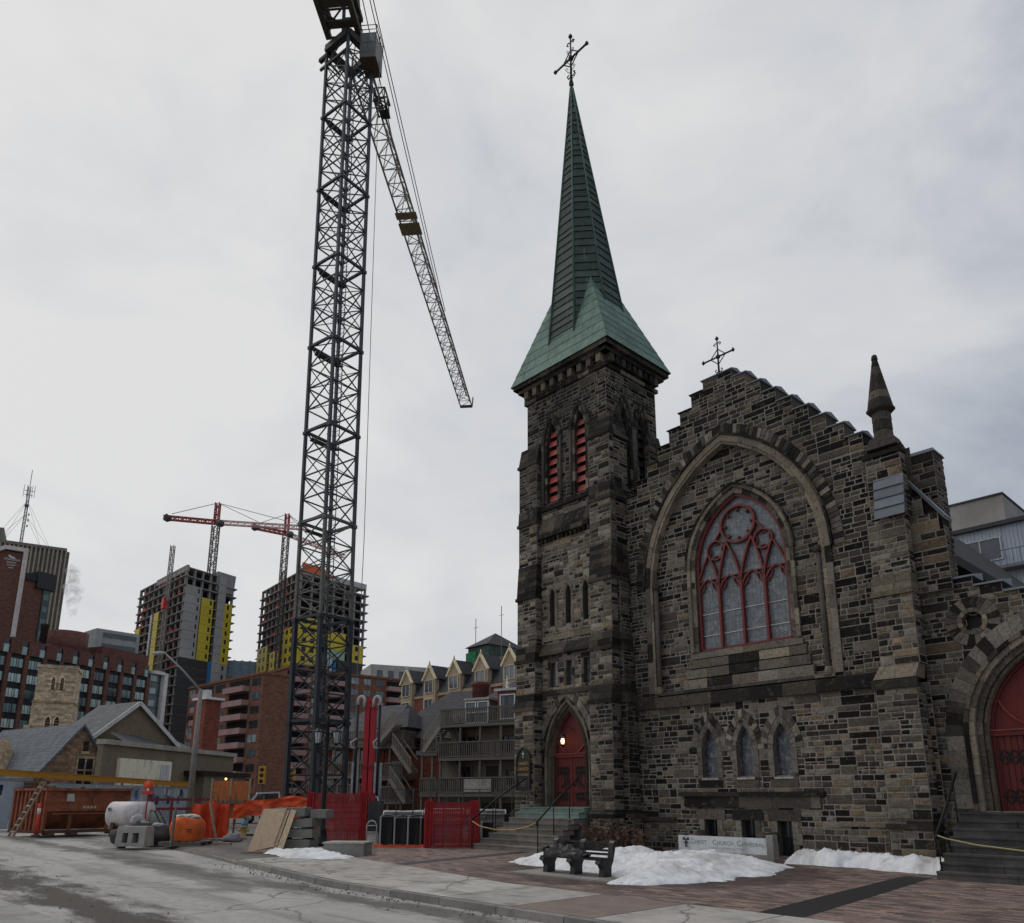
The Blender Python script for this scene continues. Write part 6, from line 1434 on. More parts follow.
# striped barricade under the mast, a white frame and odd timbers beside the site
p = at(293, 812, 40); t = thing('barricade', 'small red and white striped barricade under the crane mast', 'barricade', (p.x, p.y, 0))
for k in range(6): q = MB(); q.box(-.35, .35, -.03, .03, .65+.13*k, .65+.13*(k+1)-.01, (.5, .06, .04) if k % 2 == 0 else (.6, .58, .55)); part(q, 'stripe_board', M['paint'], t)
for x in (-.33, .27): q = MB(); q.box(x, x+.06, .031, .08, 0, 1.45, (.3, .28, .25)); part(q, 'post', M['steel'], t)
p = grd(371, 845); t = thing('steel_frame_rack', 'small white tube frame beside the large red mesh barrier', 'frame', (p.x, p.y, 0)); q = MB()
for x in (-.18, .18): q.tube([(x, 0, 0), (x, 0, .7), (x*.6, 0, .82), (0, 0, .86)], .022, 6, (.5, .5, .5))
for z in (.2, .45, .68): q.tube([(-.18, 0, z), (.18, 0, z)], .018, 6, (.5, .5, .5))
part(q, 'tube_frame', M['paint'], t)
tl = ['long grey timber on the dirt between the netting and the bulk bag', 'short pale timber offcut before the orange netting fence', 'dark timber lying across the dirt by the hydrant']
for k, (u, v, l, a) in enumerate(((214, 841, 1.5, 5), (222, 845, .8, -20), (252, 836, 1.1, 12))):
    p = grd(u, v); q = MB(); q.bar((-l/2, 0, .05), (l/2, 0, .05), .14, .09, ((.2, .18, .15), (.36, .29, .21), (.09, .075, .06))[k]); solo(q, 'timber', M['wood'], tl[k], 'timber', (p.x, p.y, 0), 'loose timbers on the site dirt', rz=R(a), world=False)
q = MB(); p = at(170, 822, 33.5); p.z = 0
for k in range(5):
    r_ = .42-.02*k; q.tube([(r_*math.cos(t), r_*math.sin(t), .05+.075*k+.02*math.sin(t*2)) for t in [2*math.pi*i/20 for i in range(21)]], .04, 6, (.02, .02, .022))
solo(q, 'hose_coil', M['plastic'], 'coiled black hose on the ground behind the orange bulk bag', 'hose', W(p), world=False)
# ------------------------------------------------------------------ buildings beyond
def frame(A, B):
    A = Vector(A); B = Vector(B); A.z = B.z = 0; return A, math.atan2(B.y-A.y, B.x-A.x), (B-A).length
def bld(name, label, A, B, cat='building', group=None):
    A, a, L_ = frame(A, B); return thing(name, label, cat, W(A), a, group), L_
def win_mesh(w_, h_, fc, gc, bars=1, depth=.12, mats=None, sash=False):
    "a window: frame standing proud of the wall, dark pane, centre at the foot"
    q = MB(); f = .07
    q.box(-w_/2, w_/2, .0, .04, 0, h_, gc, None, 1)
    q.box(-w_/2-f, -w_/2, -depth, .04, -f, h_+f, fc); q.box(w_/2, w_/2+f, -depth, .04, -f, h_+f, fc); q.box(-w_/2, w_/2, -depth, .04, -f, 0, fc); q.box(-w_/2, w_/2, -depth, .04, h_, h_+f, fc)
    for k in range(1, bars+1): x = -w_/2+w_*k/(bars+1); q.box(x-.03, x+.03, -depth*.6, .0, .0, h_, fc)
    if sash: q.box(-w_/2, w_/2, -depth*.5, .0, h_*.5-.03, h_*.5+.03, fc)
    return q
def put(mesh_o, name, parent, x, y, z, rz=0, sc=(1, 1, 1)): return inst(mesh_o, name, parent, (x, y, z), rz, sc)
_keep = []
def proto(mb, name, mats):
    o = bpy.data.objects.new(name, mb.data(name, mats)); return o
SIDE = R(90)

# --- brick hotel block along the left
A0 = at(0, 627, 150); B = at(166, 657, 190); A = A0+(A0-B)*.4
ht_, L_ = bld('hotel_block', 'wide brown brick hotel block with rows of pale windows behind the stone church tower', A, B)
HZ = 33.2; BR = V(84, 57, 49)
q = MB(); q.box(0, L_, 0, 18, 0, HZ-3.4, V(22, 24, 26)); part(q, 'wall', M['paint'], ht_)
nb = 14; bw = (L_-5)/nb; fl = 3.05; nf = 9
for k in range(nb+1): q = MB(); q.box(k*bw-.42, k*bw+.42, -.5, .0, 0, HZ-3.3, jit(BR, .08)); part(q, 'brick_pier', M['brick'], ht_)
for k in range(nb):
    q = MB(); q.box(k*bw+.0, k*bw+bw*.62, -.55, 2, HZ-3.3, HZ+rnd.uniform(-.1, .1), jit(BR, .06)); part(q, 'parapet', M['brick'], ht_)
    q = MB(); q.box(k*bw+bw*.62, k*bw+bw, -.2, 2, HZ-3.3, HZ-.5, V(14, 16, 19)); q.box(k*bw+bw*.66, k*bw+bw*.96, -.24, -.201, HZ-3.2, HZ-1.6, V(120, 140, 138)); part(q, 'attic_window', M['glass'], ht_)
wo = []
for gcol in (V(118, 140, 136), V(150, 166, 160), V(90, 108, 108), V(60, 74, 78)):
    q = MB(); ww, hh_ = bw-1.2, 1.75; q.box(-ww/2, ww/2, 0, .05, 0, hh_, gcol, None, 1); q.box(-ww/2, ww/2, -.06, .05, -.12, 0, V(30, 30, 32)); q.box(-ww/2, ww/2, -.06, .05, hh_, hh_+.12, V(30, 30, 32))
    q.box(-.05, .05, -.05, .0, 0, hh_, V(40, 44, 44)); q.box(-ww*.27, -ww*.25, -.05, 0, 0, hh_, V(60, 66, 66)); q.box(ww*.1, ww*.24, -.01, .0, 0, hh_, tuple(x*.35 for x in gcol), None, 1)
    wo.append(proto(q, 'window', [M['paint'], M['glass']]))
cnt = 0
for f in range(nf):
    z = HZ-3.3-2.6-f*fl
    if z < 3: continue
    for k in range(nb):
        if cnt >= 98: break
        put(rnd.choice(wo), 'window', ht_, k*bw+bw/2, -.07, z); cnt += 1
# glazed end bay and its white frame
q = MB(); q.box(L_-5+.45, L_-1.2, -.25, 6, 0, HZ-2.2, V(50, 62, 64)); 
for f in range(10): q.box(L_-4.5, L_-1.25, -.29, -.251, HZ-4.4-f*fl, HZ-4.1-f*fl, V(24, 28, 30)); q.box(L_-4.2, L_-2.4, -.28, -.252, HZ-4-f*fl, HZ-2.6-f*fl, V(120, 138, 134))
part(q, 'glazed_bay', M['glass'], ht_)
q = MB(); q.box(L_-.9, L_+.3, -1.2, 12, 0, HZ-1.7, V(176, 172, 170)); q.box(L_-4.2, L_-.9, -1.2, 4, HZ-2.3, HZ-1.5, V(170, 168, 166)); part(q, 'white_frame', M['render'], ht_)
q = MB(); q.box(L_-16, L_-2.5, 3, 14, HZ-2, HZ+2.6, jit(BR, .05)); part(q, 'penthouse', M['brick'], ht_)
q = MB(); q.lathe([(4.3, 0), (4.3, 5.5)], (L_-23, 6, HZ-1), 24, jit(BR, .05)); part(q, 'round_penthouse', M['brick'], ht_)
q = MB(); q.lathe([(.75, 0), (.7, 5.6), (.9, 5.7), (.9, 6.2)], (L_-29.5, 5, HZ-1), 10, V(50, 40, 38)); part(q, 'chimney', M['brick'], ht_)
# --- tall brick slab with the white portal frame, behind it
B = at(29, 549, 172); A = B-Vector((17, 13, 0))
sb2, L_ = bld('brick_tower', 'tall windowless brick tower in a white frame with a bird logo', A, B)
topz = at(24, 548, 171).z; q = MB(); q.box(0, L_-.95, 0, 14, 0, topz-1.2, V(90, 62, 54)); part(q, 'wall', M['brick'], sb2)
WF = V(172, 164, 158); q = MB(); q.box(L_-.95, L_, -.7, 14, 0, topz, WF); q.box(L_-4.6, L_-.95, -.7, 14, topz-.9, topz, WF); q.mesh([(L_-4.6, -.7, topz), (L_-4.6, -.7, topz-1.0), (0, -.7, topz-11.5), (0, -.7, topz-10.3), (L_-4.6, 14, topz), (L_-4.6, 14, topz-1.0), (0, 14, topz-11.5), (0, 14, topz-10.3)], [(0, 1, 2, 3), (4, 7, 6, 5), (0, 3, 7, 4), (1, 5, 6, 2)], WF); part(q, 'white_frame', M['render'], sb2)
q = MB(); lm = lambda a, b, d: (L_-2.9+a*.72, -.05-d, topz-3.2+b*.72); WHT = (.75, .75, .73)
q.prism([(-1.3, 1.3), (-.9, 1.75), (-.4, 1.25), (.3, 1.1), (.9, .75), (.2, .55), (-.7, .7)], lm, 0, .06, WHT)
for z, n, h_, w_ in ((-.1, 12, .62, 4.4), (-1.05, 6, .5, 2.6), (-1.85, 6, .42, 2.4), (-2.75, 5, .4, 1.5)):
    for k in range(n): x = -w_/2+w_*k/n; q.prism([(x, z), (x+w_/n*.3, z), (x+w_/n*.3, z+h_), (x, z+h_)], lm, 0, .05, WHT); q.prism([(x+w_/n*.3, z+h_*.4*(k % 3)/1.2), (x+w_/n*.75, z+h_*.4*(k % 3)/1.2), (x+w_/n*.75, z+h_*.4*(k % 3)/1.2+.12), (x+w_/n*.3, z+h_*.4*(k % 3)/1.2+.12)], lm, 0, .05, WHT)
part(q, 'logo_sign', M['paint'], sb2)
A = at(27, 578, 176); B = at(51, 582, 181); b2, L_ = bld('brick_tower', 'lower plain brick tower with a black cap and a glass edge', A, B); topz = at(36, 582, 178).z
q = MB(); q.box(-2, L_-1.6, 0, 10, 0, topz, V(92, 64, 54)); part(q, 'wall', M['brick'], b2); q = MB(); q.box(-2, L_-1.4, -.5, 10, topz, topz+1.6, V(30, 32, 34)); q.box(L_-3.6, L_+.9, -.8, 8, topz-1.5, topz+2.6, V(36, 38, 42)); part(q, 'cap', M['paint'], b2)
q = MB(); q.box(L_-1.6, L_, -.3, 8, 0, topz-1.5, V(26, 40, 40))
for k in range(14): q.box(L_-1.4, L_-.2, -.34, -.301, topz-4-3*k, topz-2.6-3*k, V(60, 88, 84))
part(q, 'glass_edge', M['glass'], b2)
# --- ribbed concrete tower with the mast on its roof
B = at(67, 548, 246); A = B-Vector((36, 21, 0)); rt, L_ = bld('office_tower', 'ribbed grey concrete office tower with a radio mast', A, B); topz = at(66, 549, 246).z
q = MB(); q.box(0, L_, 0, 25, 0, topz, V(98, 92, 84)); part(q, 'wall', M['farconc'], rt); q = MB()
n = 34
for k in range(n+1): x = L_*k/n; q.box(x-.24, x+.24, -.7, -.001, 0, topz-1.0, V(132, 122, 108)); q.box(x+.24, x+L_/n-.24, -.08, -.002, 0, topz-1, V(94, 89, 82))
part(q, 'rib', M['farconc'], rt); q = MB(); q.box(-.1, L_+.1, -.75, 25, topz-.98, topz, V(104, 98, 90)); part(q, 'parapet', M['farconc'], rt)
q = MB(); q.box(2, L_*.56, 2, 22, topz, topz+4.8, V(108, 104, 98)); q.box(5, L_*.5, 1.9, 1.99, topz+2.6, topz+3.4, V(50, 50, 50)); part(q, 'penthouse', M['farconc'], rt)
mx_ = L_*.68; q = MB(); lattice(q, (mx_, 4, topz), (mx_, 4, topz+21), (0, 1, 0), .7, .7, 16, .2, .11, V(110, 108, 108)); q.bar((mx_, 4, topz+21), (mx_, 4, topz+27), .2, .2, V(120, 120, 120))
for z, w_ in ((19.5, 1.6), (18, 1.2)): q.bar((mx_-w_, 4, topz+z), (mx_+w_, 4, topz+z), .14, .14, V(110, 108, 108)); 
for sx in (-1.5, -.6, .9, 1.6): q.bar((mx_+sx, 4, topz+17.2), (mx_+sx, 4, topz+21.5), .14, .14, V(120, 120, 120))
for z in (7, 9, 11): q.sphere((mx_+1, 3.4, topz+z), .5, 8, 6, V(140, 140, 140), (.5, 1, 1))
q.sphere((mx_, 3.4, topz+14), .7, 8, 6, V(80, 80, 80))
for dx in (-9, 9, -6, 6):
    for zt in (16, 11): q.tube([(mx_, 4, topz+zt), (mx_+dx, 4+abs(dx)*.4, topz)], .05, 4, V(120, 120, 122))
part(q, 'radio_mast', M['steel'], rt)
# --- steam from the hotel chimney
b = MB(); cpos = at(72, 618, 166)
for k in range(9):
    t = k/8; b.sphere((cpos.x-.4*t*3+mnoise.noise(Vector((k, 0, 0)))*.9, cpos.y, cpos.z+1.5+t*9), 1.0+t*1.5-max(0, t-.7)*3, 10, 8, (.8, .8, .8), (1, 1, 1.2), .5, k)
sm = solo(b, 'steam_plume', M['paint'], 'thin wisp of pale steam rising off the hotel chimney', 'steam', W(cpos), kind='stuff')
vm = bpy.data.materials.new('steam'); vm.use_nodes = True; vn = vm.node_tree; vn.nodes.remove(vn.nodes['Principled BSDF']); pv = vn.nodes.new('ShaderNodeVolumePrincipled'); pv.inputs['Color'].default_value = (.85, .86, .88, 1)
tx = vn.nodes.new('ShaderNodeTexCoord'); nz_ = vn.nodes.new('ShaderNodeTexNoise'); nz_.inputs['Scale'].default_value = .55; vn.links.new(tx.outputs['Object'], nz_.inputs['Vector']); mr_ = vn.nodes.new('ShaderNodeMapRange'); mr_.inputs[1].default_value = .42; mr_.inputs[2].default_value = .7; mr_.inputs[4].default_value = .55; vn.links.new(nz_.outputs['Fac'], mr_.inputs[0]); vn.links.new(mr_.outputs[0], pv.inputs['Density'])
vn.links.new(pv.outputs[0], vn.nodes['Material Output'].inputs['Volume']); sm.data.materials[0] = vm
# --- towers under construction
def shell_tower(label, C, Lp, Rp, topz, nf, seed, grp='concrete towers under construction'):
    """C near corner, Lp/Rp the far ends of the left and right faces"""
    r = random.Random(seed); C, Lp, Rp = (Vector((p.x, p.y, 0)) for p in (C, Lp, Rp))
    t = thing('unfinished_tower', label, 'tower', W(C), 0, grp); fh = topz/nf
    ul = (Lp-C); ur = (Rp-C); LL, LR = ul.length, ur.length; ul /= LL; ur /= LR
    P = lambda a, b, z: tuple(ul*a+ur*b+Vector((0, 0, z)))   # a along the left face, b along the right face
    GR = V(112, 110, 108)
    q = MB(); ins = 2.6; q.hexa([P(ins, ins, 0), P(LL-.5, ins, 0), P(LL-.5, LR-.5, 0), P(ins, LR-.5, 0), P(ins, ins, topz-fh), P(LL-.5, ins, topz-fh), P(LL-.5, LR-.5, topz-fh), P(ins, LR-.5, topz-fh)], V(24, 20, 20)); part(q, 'shaded_interior', M['farconc'], t)  # solid block, interior shade between the slabs put into its colour
    for k in range(nf+1):
        z = k*fh; o = .5 if k < nf else 0; q = MB(); q.hexa([P(-o, -o, z-.35), P(LL+o, -o, z-.35), P(LL+o, LR+o*2.4, z-.35), P(-o, LR+o*2.4, z-.35), P(-o, -o, z), P(LL+o, -o, z), P(LL+o, LR+o*2.4, z), P(-o, LR+o*2.4, z)], jit(V(118, 112, 108), .1, r)); part(q, 'floor_slab', M['farconc'], t)
    for face in (0, 1):
        n = 9 if face == 0 else 6; Lf = LL if face == 0 else LR
        for k in range(n+1):
            a = .4+(Lf-.8)*k/n; q = MB(); pt = (lambda z, a=a: (ul*a+ur*.5 if face == 0 else ur*a+ul*.5)+Vector((0, 0, z))); q.bar(pt(0), pt(topz), .7, .7, jit(GR, .1, r), ur); part(q, 'column', M['farconc'], t)
    oR = V(130, 50, 40)
    for k in range(3, nf):          # red edge guards between the columns
        z = k*fh
        for m in range(5):
            if r.random() < .8:
                a = r.uniform(0, LL-2); w_ = r.uniform(1.2, 2.8); q = MB(); q.hexa([P(a, -.42, z), P(a+w_, -.42, z), P(a+w_, -.36, z), P(a, -.36, z), P(a, -.42, z+.9), P(a+w_, -.42, z+.9), P(a+w_, -.36, z+.9), P(a, -.36, z+.9)], jit(oR, .3, r)); part(q, 'edge_guard', M['fabric'], t)
    return t, P, LL, LR, fh, r
def clad(t, P, a0, a1, z0, z1, face, c, fh, name='sheathing', win=None, off=.62):
    q = MB(); F = (lambda a, d, z: P(a, -d, z)) if face == 0 else (lambda a, d, z: P(-d, a, z)); z = z0
    while z < z1-.1:
        q.hexa([F(a0, 0, z), F(a1, 0, z), F(a1, off, z), F(a0, off, z), F(a0, 0, z+fh-.12), F(a1, 0, z+fh-.12), F(a1, off, z+fh-.12), F(a0, off, z+fh-.12)], jit(c, .08))
        if win:
            for w0, w1 in win: q.face([F(a0+(a1-a0)*w0, off+.03, z+fh*.28), F(a0+(a1-a0)*w1, off+.03, z+fh*.28), F(a0+(a1-a0)*w1, off+.03, z+fh*.8), F(a0+(a1-a0)*w0, off+.03, z+fh*.8)], V(28, 26, 26))
        z += fh
    part(q, name, M['paint'], t)
YE = (.64, .50, .035); GY = V(128, 126, 124); DK = V(42, 40, 42); BLU = V(30, 84, 128)
C = at(187, 566, 250); tz = at(187, 566, 250).z; nf = 25
t, P, LL, LR, fh, r = shell_tower('unfinished concrete tower with yellow cladding, left of the crane mast', C, at(141, 584, 282), at(236, 569, 268), tz, nf, 5)
zz = lambda k: k*fh
clad(t, P, .3, LR*.32, zz(15), zz(22.5), 1, GY, fh, win=[(.78, .88)]); clad(t, P, LR*.34, LR*.58, zz(15), zz(21.5), 1, YE, fh, win=[(.7, .86)]); clad(t, P, LR*.66, LR*.82, zz(10), zz(25), 1, GY, fh); clad(t, P, LR*.82, LR*.98, zz(15), zz(22), 1, YE, fh, win=[(.3, .55)]); clad(t, P, LR*.82, LR*.98, zz(8), zz(15), 1, GY, fh, win=[(.3, .55)])
clad(t, P, .3, LR*.58, 0, zz(15), 1, DK, fh); clad(t, P, LR*.585, LR*.655, zz(6), zz(15), 1, BLU, fh); clad(t, P, LR*.66, LR*.82, 0, zz(10), 1, DK, fh)
clad(t, P, LL*.46, LL*.56, zz(14), zz(21), 0, YE, fh); clad(t, P, LL*.6, LL*.64, zz(12), zz(21), 0, V(150, 150, 148), fh); clad(t, P, LL*.48, LL*.56, zz(10), zz(14), 0, BLU, fh); clad(t, P, LL*.86, LL*.97, zz(14), zz(20), 0, YE, fh)
q = MB(); q.hexa([P(.2, LR*.62, tz-5.5), P(9, LR*.62, tz-5.5), P(9, LR, tz-5.5), P(.2, LR, tz-5.5), P(-.4, LR*.62, tz+1.4), P(9, LR*.62, tz+1.4), P(9, LR+.2, tz+1.4), P(-.4, LR+.2, tz+1.4)], V(124, 120, 116)); q.hexa([P(-.3, 0, tz-1.6), P(LL*.62, 0, tz-1.6), P(LL*.62, 1, tz-1.6), P(-.3, 1, tz-1.6), P(-.3, 0, tz+.5), P(LL*.62, 0, tz+.5), P(LL*.62, 1, tz+.5), P(-.3, 1, tz+.5)], V(128, 124, 118)); part(q, 'roof_upstand', M['farconc'], t)
q = MB(); hp = LL*.22; lattice(q, P(hp, -2.2, 0), P(hp, -2.2, tz+9), (0, 1, 0), 1.1, 1.1, 50, .22, .12, V(130, 124, 118)); part(q, 'hoist_mast', M['steel'], t)
q = MB(); q.box(*[0]*0) if False else q.hexa([P(hp-1.4, -4, tz*.82), P(hp+.6, -4, tz*.82), P(hp+.6, -2.8, tz*.82), P(hp-1.4, -2.8, tz*.82), P(hp-1.4, -4, tz*.82+3.6), P(hp+.6, -4, tz*.82+3.6), P(hp+.6, -2.8, tz*.82+3.6), P(hp-1.4, -2.8, tz*.82+3.6)], V(190, 60, 55)); part(q, 'hoist_car', M['paint'], t)
q = MB(); q.bar(P(.5, LR, zz(9)), P(.5, LR+5, zz(9.4)), .8, .5, V(90, 88, 86)); q.bar(P(.5, LR+5, zz(9.4)), P(.5, LR+7, zz(9.4)), 1.2, .3, V(90, 88, 86)); part(q, 'loading_deck', M['steel'], t)
C = at(301, 570, 262); tz = at(300, 570, 262).z; nf = 24
t, P, LL, LR, fh, r = shell_tower('unfinished concrete tower with a yellow band, behind the crane mast', C, at(262, 592, 292), at(367, 577, 285), tz, nf, 9)
zz = lambda k: k*fh
W2 = [(.2, .4), (.6, .8)]
clad(t, P, .3, LL*.28, zz(13), zz(18), 0, YE, fh, win=W2); clad(t, P, LL*.38, LL*.6, zz(12), zz(16), 0, YE, fh, win=W2); clad(t, P, LL*.68, LL*.95, zz(12), zz(17), 0, YE, fh, win=W2); clad(t, P, .3, LL*.95, zz(9), zz(12), 0, V(70, 84, 104), fh, win=W2)
clad(t, P, .3, LR*.3, zz(14), zz(19), 1, YE, fh, win=W2); clad(t, P, LR*.34, LR*.7, zz(16), zz(18), 1, YE, fh); clad(t, P, LR*.34, LR*.7, zz(15), zz(16), 1, V(120, 140, 120), fh); clad(t, P, LR*.8, LR*.98, zz(15), zz(17), 1, YE, fh, win=[(.3, .6)]); clad(t, P, LR*.35, LR*.52, zz(8), zz(15), 1, V(140, 150, 160), fh, win=[(.4, .6)]); clad(t, P, LR*.54, LR*.58, zz(8), zz(15), 1, BLU, fh); clad(t, P, LR*.6, LR*.98, 0, zz(15), 1, DK, fh, win=[(.4, .5)])
q = MB(); q.hexa([P(-.2, .5, tz), P(-.2, LR*.5, tz), P(.2, LR*.5, tz), P(.2, .5, tz), P(-.2, .5, tz+3), P(-.2, LR*.3, tz+3), P(.2, LR*.3, tz+3), P(.2, .5, tz+3)], V(196, 88, 50)); part(q, 'orange_screen', M['fabric'], t)
q = MB(); q.hexa([P(-.1, 1, tz-1), P(4, 1, tz-1), P(4, LR, tz-1), P(-.1, LR, tz-1), P(-.1, 1, tz+1), P(4, 1, tz+1), P(4, LR, tz+1), P(-.1, LR, tz+1)], V(150, 148, 146)); part(q, 'roof_upstand', M['farconc'], t)
q = MB(); lattice(q, P(LL*.3, -2, 0), P(LL*.3, -2, tz+2), (0, 1, 0), 1.3, 1.3, 44, .24, .13, V(70, 66, 64)); part(q, 'hoist_mast', M['steel'], t)
# the two red and white cranes above them
def far_crane(label, u, vbase, vtop, D, tip0, tip1, cw):
    p = at(u, vbase, D); pt = at(u+.4, vtop+22, D); ap = at(u, vtop, D); j0 = at(*tip0); j1 = at(*tip1); RED_ = V(128, 52, 50); GRW = V(140, 134, 130)
    t = thing('distant_crane', label, 'crane', (p.x, p.y, 0), 0, 'distant red and white cranes'); o = Vector((p.x, p.y, 0)); base = Vector((p.x, p.y, 0))
    hub = Vector((p.x, p.y, pt.z))
    q = MB(); lattice(q, base-o, hub-o, (0, 1, 0), 2.0, 2.0, 40, .38, .2, V(110, 104, 102)); part(q, 'mast', M['steel'], t)
    apx = Vector((p.x, p.y, ap.z)); j0.z = j1.z = hub.z+1; q = MB(); lattice(q, hub-o+Vector((0, 0, 1.0)), j1-o, (0, 0, 1), 1.3, 1.4, 26, .24, .12, V(160, 128, 124)); part(q, 'jib', M['steel'], t)
    q = MB(); lattice(q, hub-o+Vector((0, 0, 1.0)), j0-o, (0, 0, 1), 1.4, 1.3, 14, .32, .16, RED_); part(q, 'counter_jib', M['steel'], t)
    d = (j0-hub); q = MB(); q.sphere(j0-o-d*.08, 1.5, 8, 6, V(60, 58, 58), (1, .8, .9), .5, 2); part(q, 'counterweight', M['farconc'], t)
    q = MB(); lattice(q, hub-o+Vector((0, 0, 1)), apx-o, (0, 1, 0), 1.4, 1.4, 5, .35, .18, RED_); part(q, 'cat_head', M['steel'], t)
    q = MB(); q.sphere(hub-o+Vector((2, -1, .2)), 1.5, 8, 6, V(56, 58, 64), (1, 1, .9), .2); part(q, 'cab', M['paint'], t)
    for e, f in ((j0, .85), (j1, .45), (j1, .85)):
        q = MB(); q.tube([apx-o, (hub+(e-hub)*f)-o+Vector((0, 0, 1.8))], .13, 4, V(130, 128, 128)); part(q, 'pendant', M['steel'], t)
far_crane('distant red crane with a long pale jib above the left unfinished tower', 212, 566, 503, 262, (163, 520, 257), (306, 540, 268), 1)
far_crane('distant red crane with a short jib, close left of the dark crane mast', 283, 576, 514, 288, (252, 530, 280), (345, 552, 318), 1)
# --- brick apartment block with pink balconies
PK = V(134, 108, 104); BB = V(96, 66, 54)
def balcony_block(name, label, A, B, topz, nf, cols, depth=16, blank=0., wall=BB, win_c=((70, 80, 84), (110, 122, 124), (40, 42, 44)), seed=1):
    r = random.Random(seed); t, L_ = bld(name, label, A, B, 'apartments'); q = MB(); q.box(0, L_, 0, depth, 0, topz, wall); part(q, 'wall', M['brick'], t); fh = topz/nf
    q = MB(); q.box(-.2, L_+.2, -.25, depth, topz, topz+.5, jit(wall, .1)); part(q, 'parapet', M['brick'], t)
    bo = None; nw = 0; nbal = 0
    for k in range(nf):
        z = k*fh
        for (x0, x1, kind) in cols:
            a, b = x0*L_, x1*L_
            if kind == 'b':
                q = MB(); q.box(a, b, -1.5, .0, z-.15, z+.04, V(120, 100, 96)); q.box(a, b, -1.52, -1.4, z-.2, z+.95, jit(PK, .06, r)); q.box(a, a+.1, -1.4, 0, z, z+.9, PK); q.box(b-.1, b, -1.4, 0, z, z+.9, PK); q.box(a+.1, b-.1, -.05, -.01, z+.05, z+fh-.4, V(24, 22, 24))
                if nbal < 100: part(q, 'balcony', M['render'], t); nbal += 1
            else:
                q = MB(); q.box(a, b, -.1, -.01, z+fh*.3, z+fh*.82, jit(V(*r.choice(win_c)), .15, r)); q.box((a+b)/2-.06, (a+b)/2+.06, -.14, -.101, z+fh*.3, z+fh*.82, V(60, 58, 56))
                if nw < 100: part(q, 'window', M['glass'], t); nw += 1
    return t, L_
A = at(190, 684, 172); B = at(264, 673, 150); tz = at(264, 674, 150).z
balcony_block('apartment_block', 'brown brick apartment block with stacked pink balconies, left of the crane mast', A, B, tz, 9, [(.02, .1, 'w'), (.14, .36, 'b'), (.40, .52, 'w'), (.58, .84, 'b'), (.87, .97, 'w')], depth=6.5, seed=3)
A = at(287, 674, 172); B = at(424, 680, 196); tz = at(330, 674, 180).z
balcony_block('apartment_block', 'brown brick apartment block with pink balconies, behind the mast and red boom', A, B, tz, 11, [(.0, .14, 'b'), (.17, .22, 'w'), (.27, .40, 'b'), (.44, .49, 'w'), (.53, .58, 'w'), (.62, .68, 'w'), (.70, .84, 'b'), (.86, .92, 'w')], seed=8)
A = at(195, 700, 120); B = at(206, 700, 118); t, L_ = bld('brick_chimney', 'plain red brick chimney stack beside the street light', A, B, 'chimney'); tz = at(198, 700, 119).z; q = MB(); q.box(0, L_, 0, 2.5, 0, tz, V(98, 54, 44)); part(q, 'shaft', M['brick'], t); q = MB(); q.box(-.3, L_+.6, -.3, 2.8, tz, tz+.35, V(170, 168, 166)); q.box(L_*.4, L_*.8, .4, 1.2, tz+.35, tz+1.6, V(150, 150, 150)); part(q, 'cap', M['render'], t)
A = at(97, 628, 230); B = at(140, 634, 240); t, L_ = bld('office_block', 'small pale grey office block above the hotel roof', A, B, 'building'); tz = at(98, 628, 230).z; q = MB(); q.box(0, L_, 0, 12, 0, tz, V(128, 130, 130)); part(q, 'wall', M['farconc'], t)
for k in range(3): q = MB(); q.box(2, L_-1, -.15, -.01, tz-2.4-3.4*k, tz-1-3.4*k, V(52, 56, 58)); part(q, 'window_band', M['glass'], t)
A = at(225, 661, 300); B = at(264, 661, 305); t, L_ = bld('glass_block', 'blue glass building in the gap between the unfinished towers', A, B, 'building'); tz = at(240, 661, 302).z; q = MB(); q.box(0, L_, 0, 15, 0, tz, V(96, 120, 136)); part(q, 'wall', M['glass'], t)
for k in range(5): q = MB(); q.box(L_*k/5, L_*k/5+1.1, -.3, -.01, 0, tz+.2, V(130, 150, 162)); part(q, 'mullion', M['paint'], t)
A = at(371, 664, 215); B = at(432, 660, 222); t, L_ = bld('office_block', 'pale concrete block behind the red boom, over the brick apartments', A, B, 'building'); tz = at(372, 664, 215).z; q = MB(); q.box(0, L_, 0, 14, 0, tz, V(138, 136, 132)); part(q, 'wall', M['farconc'], t)
for k in range(5): q = MB(); q.box(L_*(.1+.18*k), L_*(.1+.18*k)+1.6, -.12, -.01, tz-5.5, tz-1.6, V(60, 62, 64)); part(q, 'window', M['glass'], t)
# --- cream and brick row with gables and a dark mansard
A = at(401, 690, 128); B = at(532, 670, 104)
gr, L_ = bld('gabled_apartments', 'cream and red-brick apartments with pointed gables under a dark mansard roof', A, B, 'apartments'); ez = at(398, 690, 128).z-1.5; CRM = V(136, 122, 102); RB = V(104, 60, 48)
q = MB(); q.box(0, L_, 0, 12, 0, ez, RB); part(q, 'wall', M['brick'], gr)
q = MB(); q.mesh([(-.3, -.4, ez), (L_+.3, -.4, ez), (L_+.3, 3.2, ez+4.6), (-.3, 3.2, ez+4.6), (L_+.3, 12, ez+4.6), (-.3, 12, ez+4.6), (-.3, 12, ez), (L_+.3, 12, ez)], [(0, 1, 2, 3), (3, 2, 4, 5), (0, 3, 5, 6), (1, 7, 4, 2)], V(46, 46, 50)); part(q, 'mansard_roof', M['slate'], gr)
wp = proto(win_mesh(1.9, 1.9, V(170, 160, 146), V(62, 70, 78), 1), 'window', [M['paint'], M['glass']])
ng = 5; gw_ = L_/ng
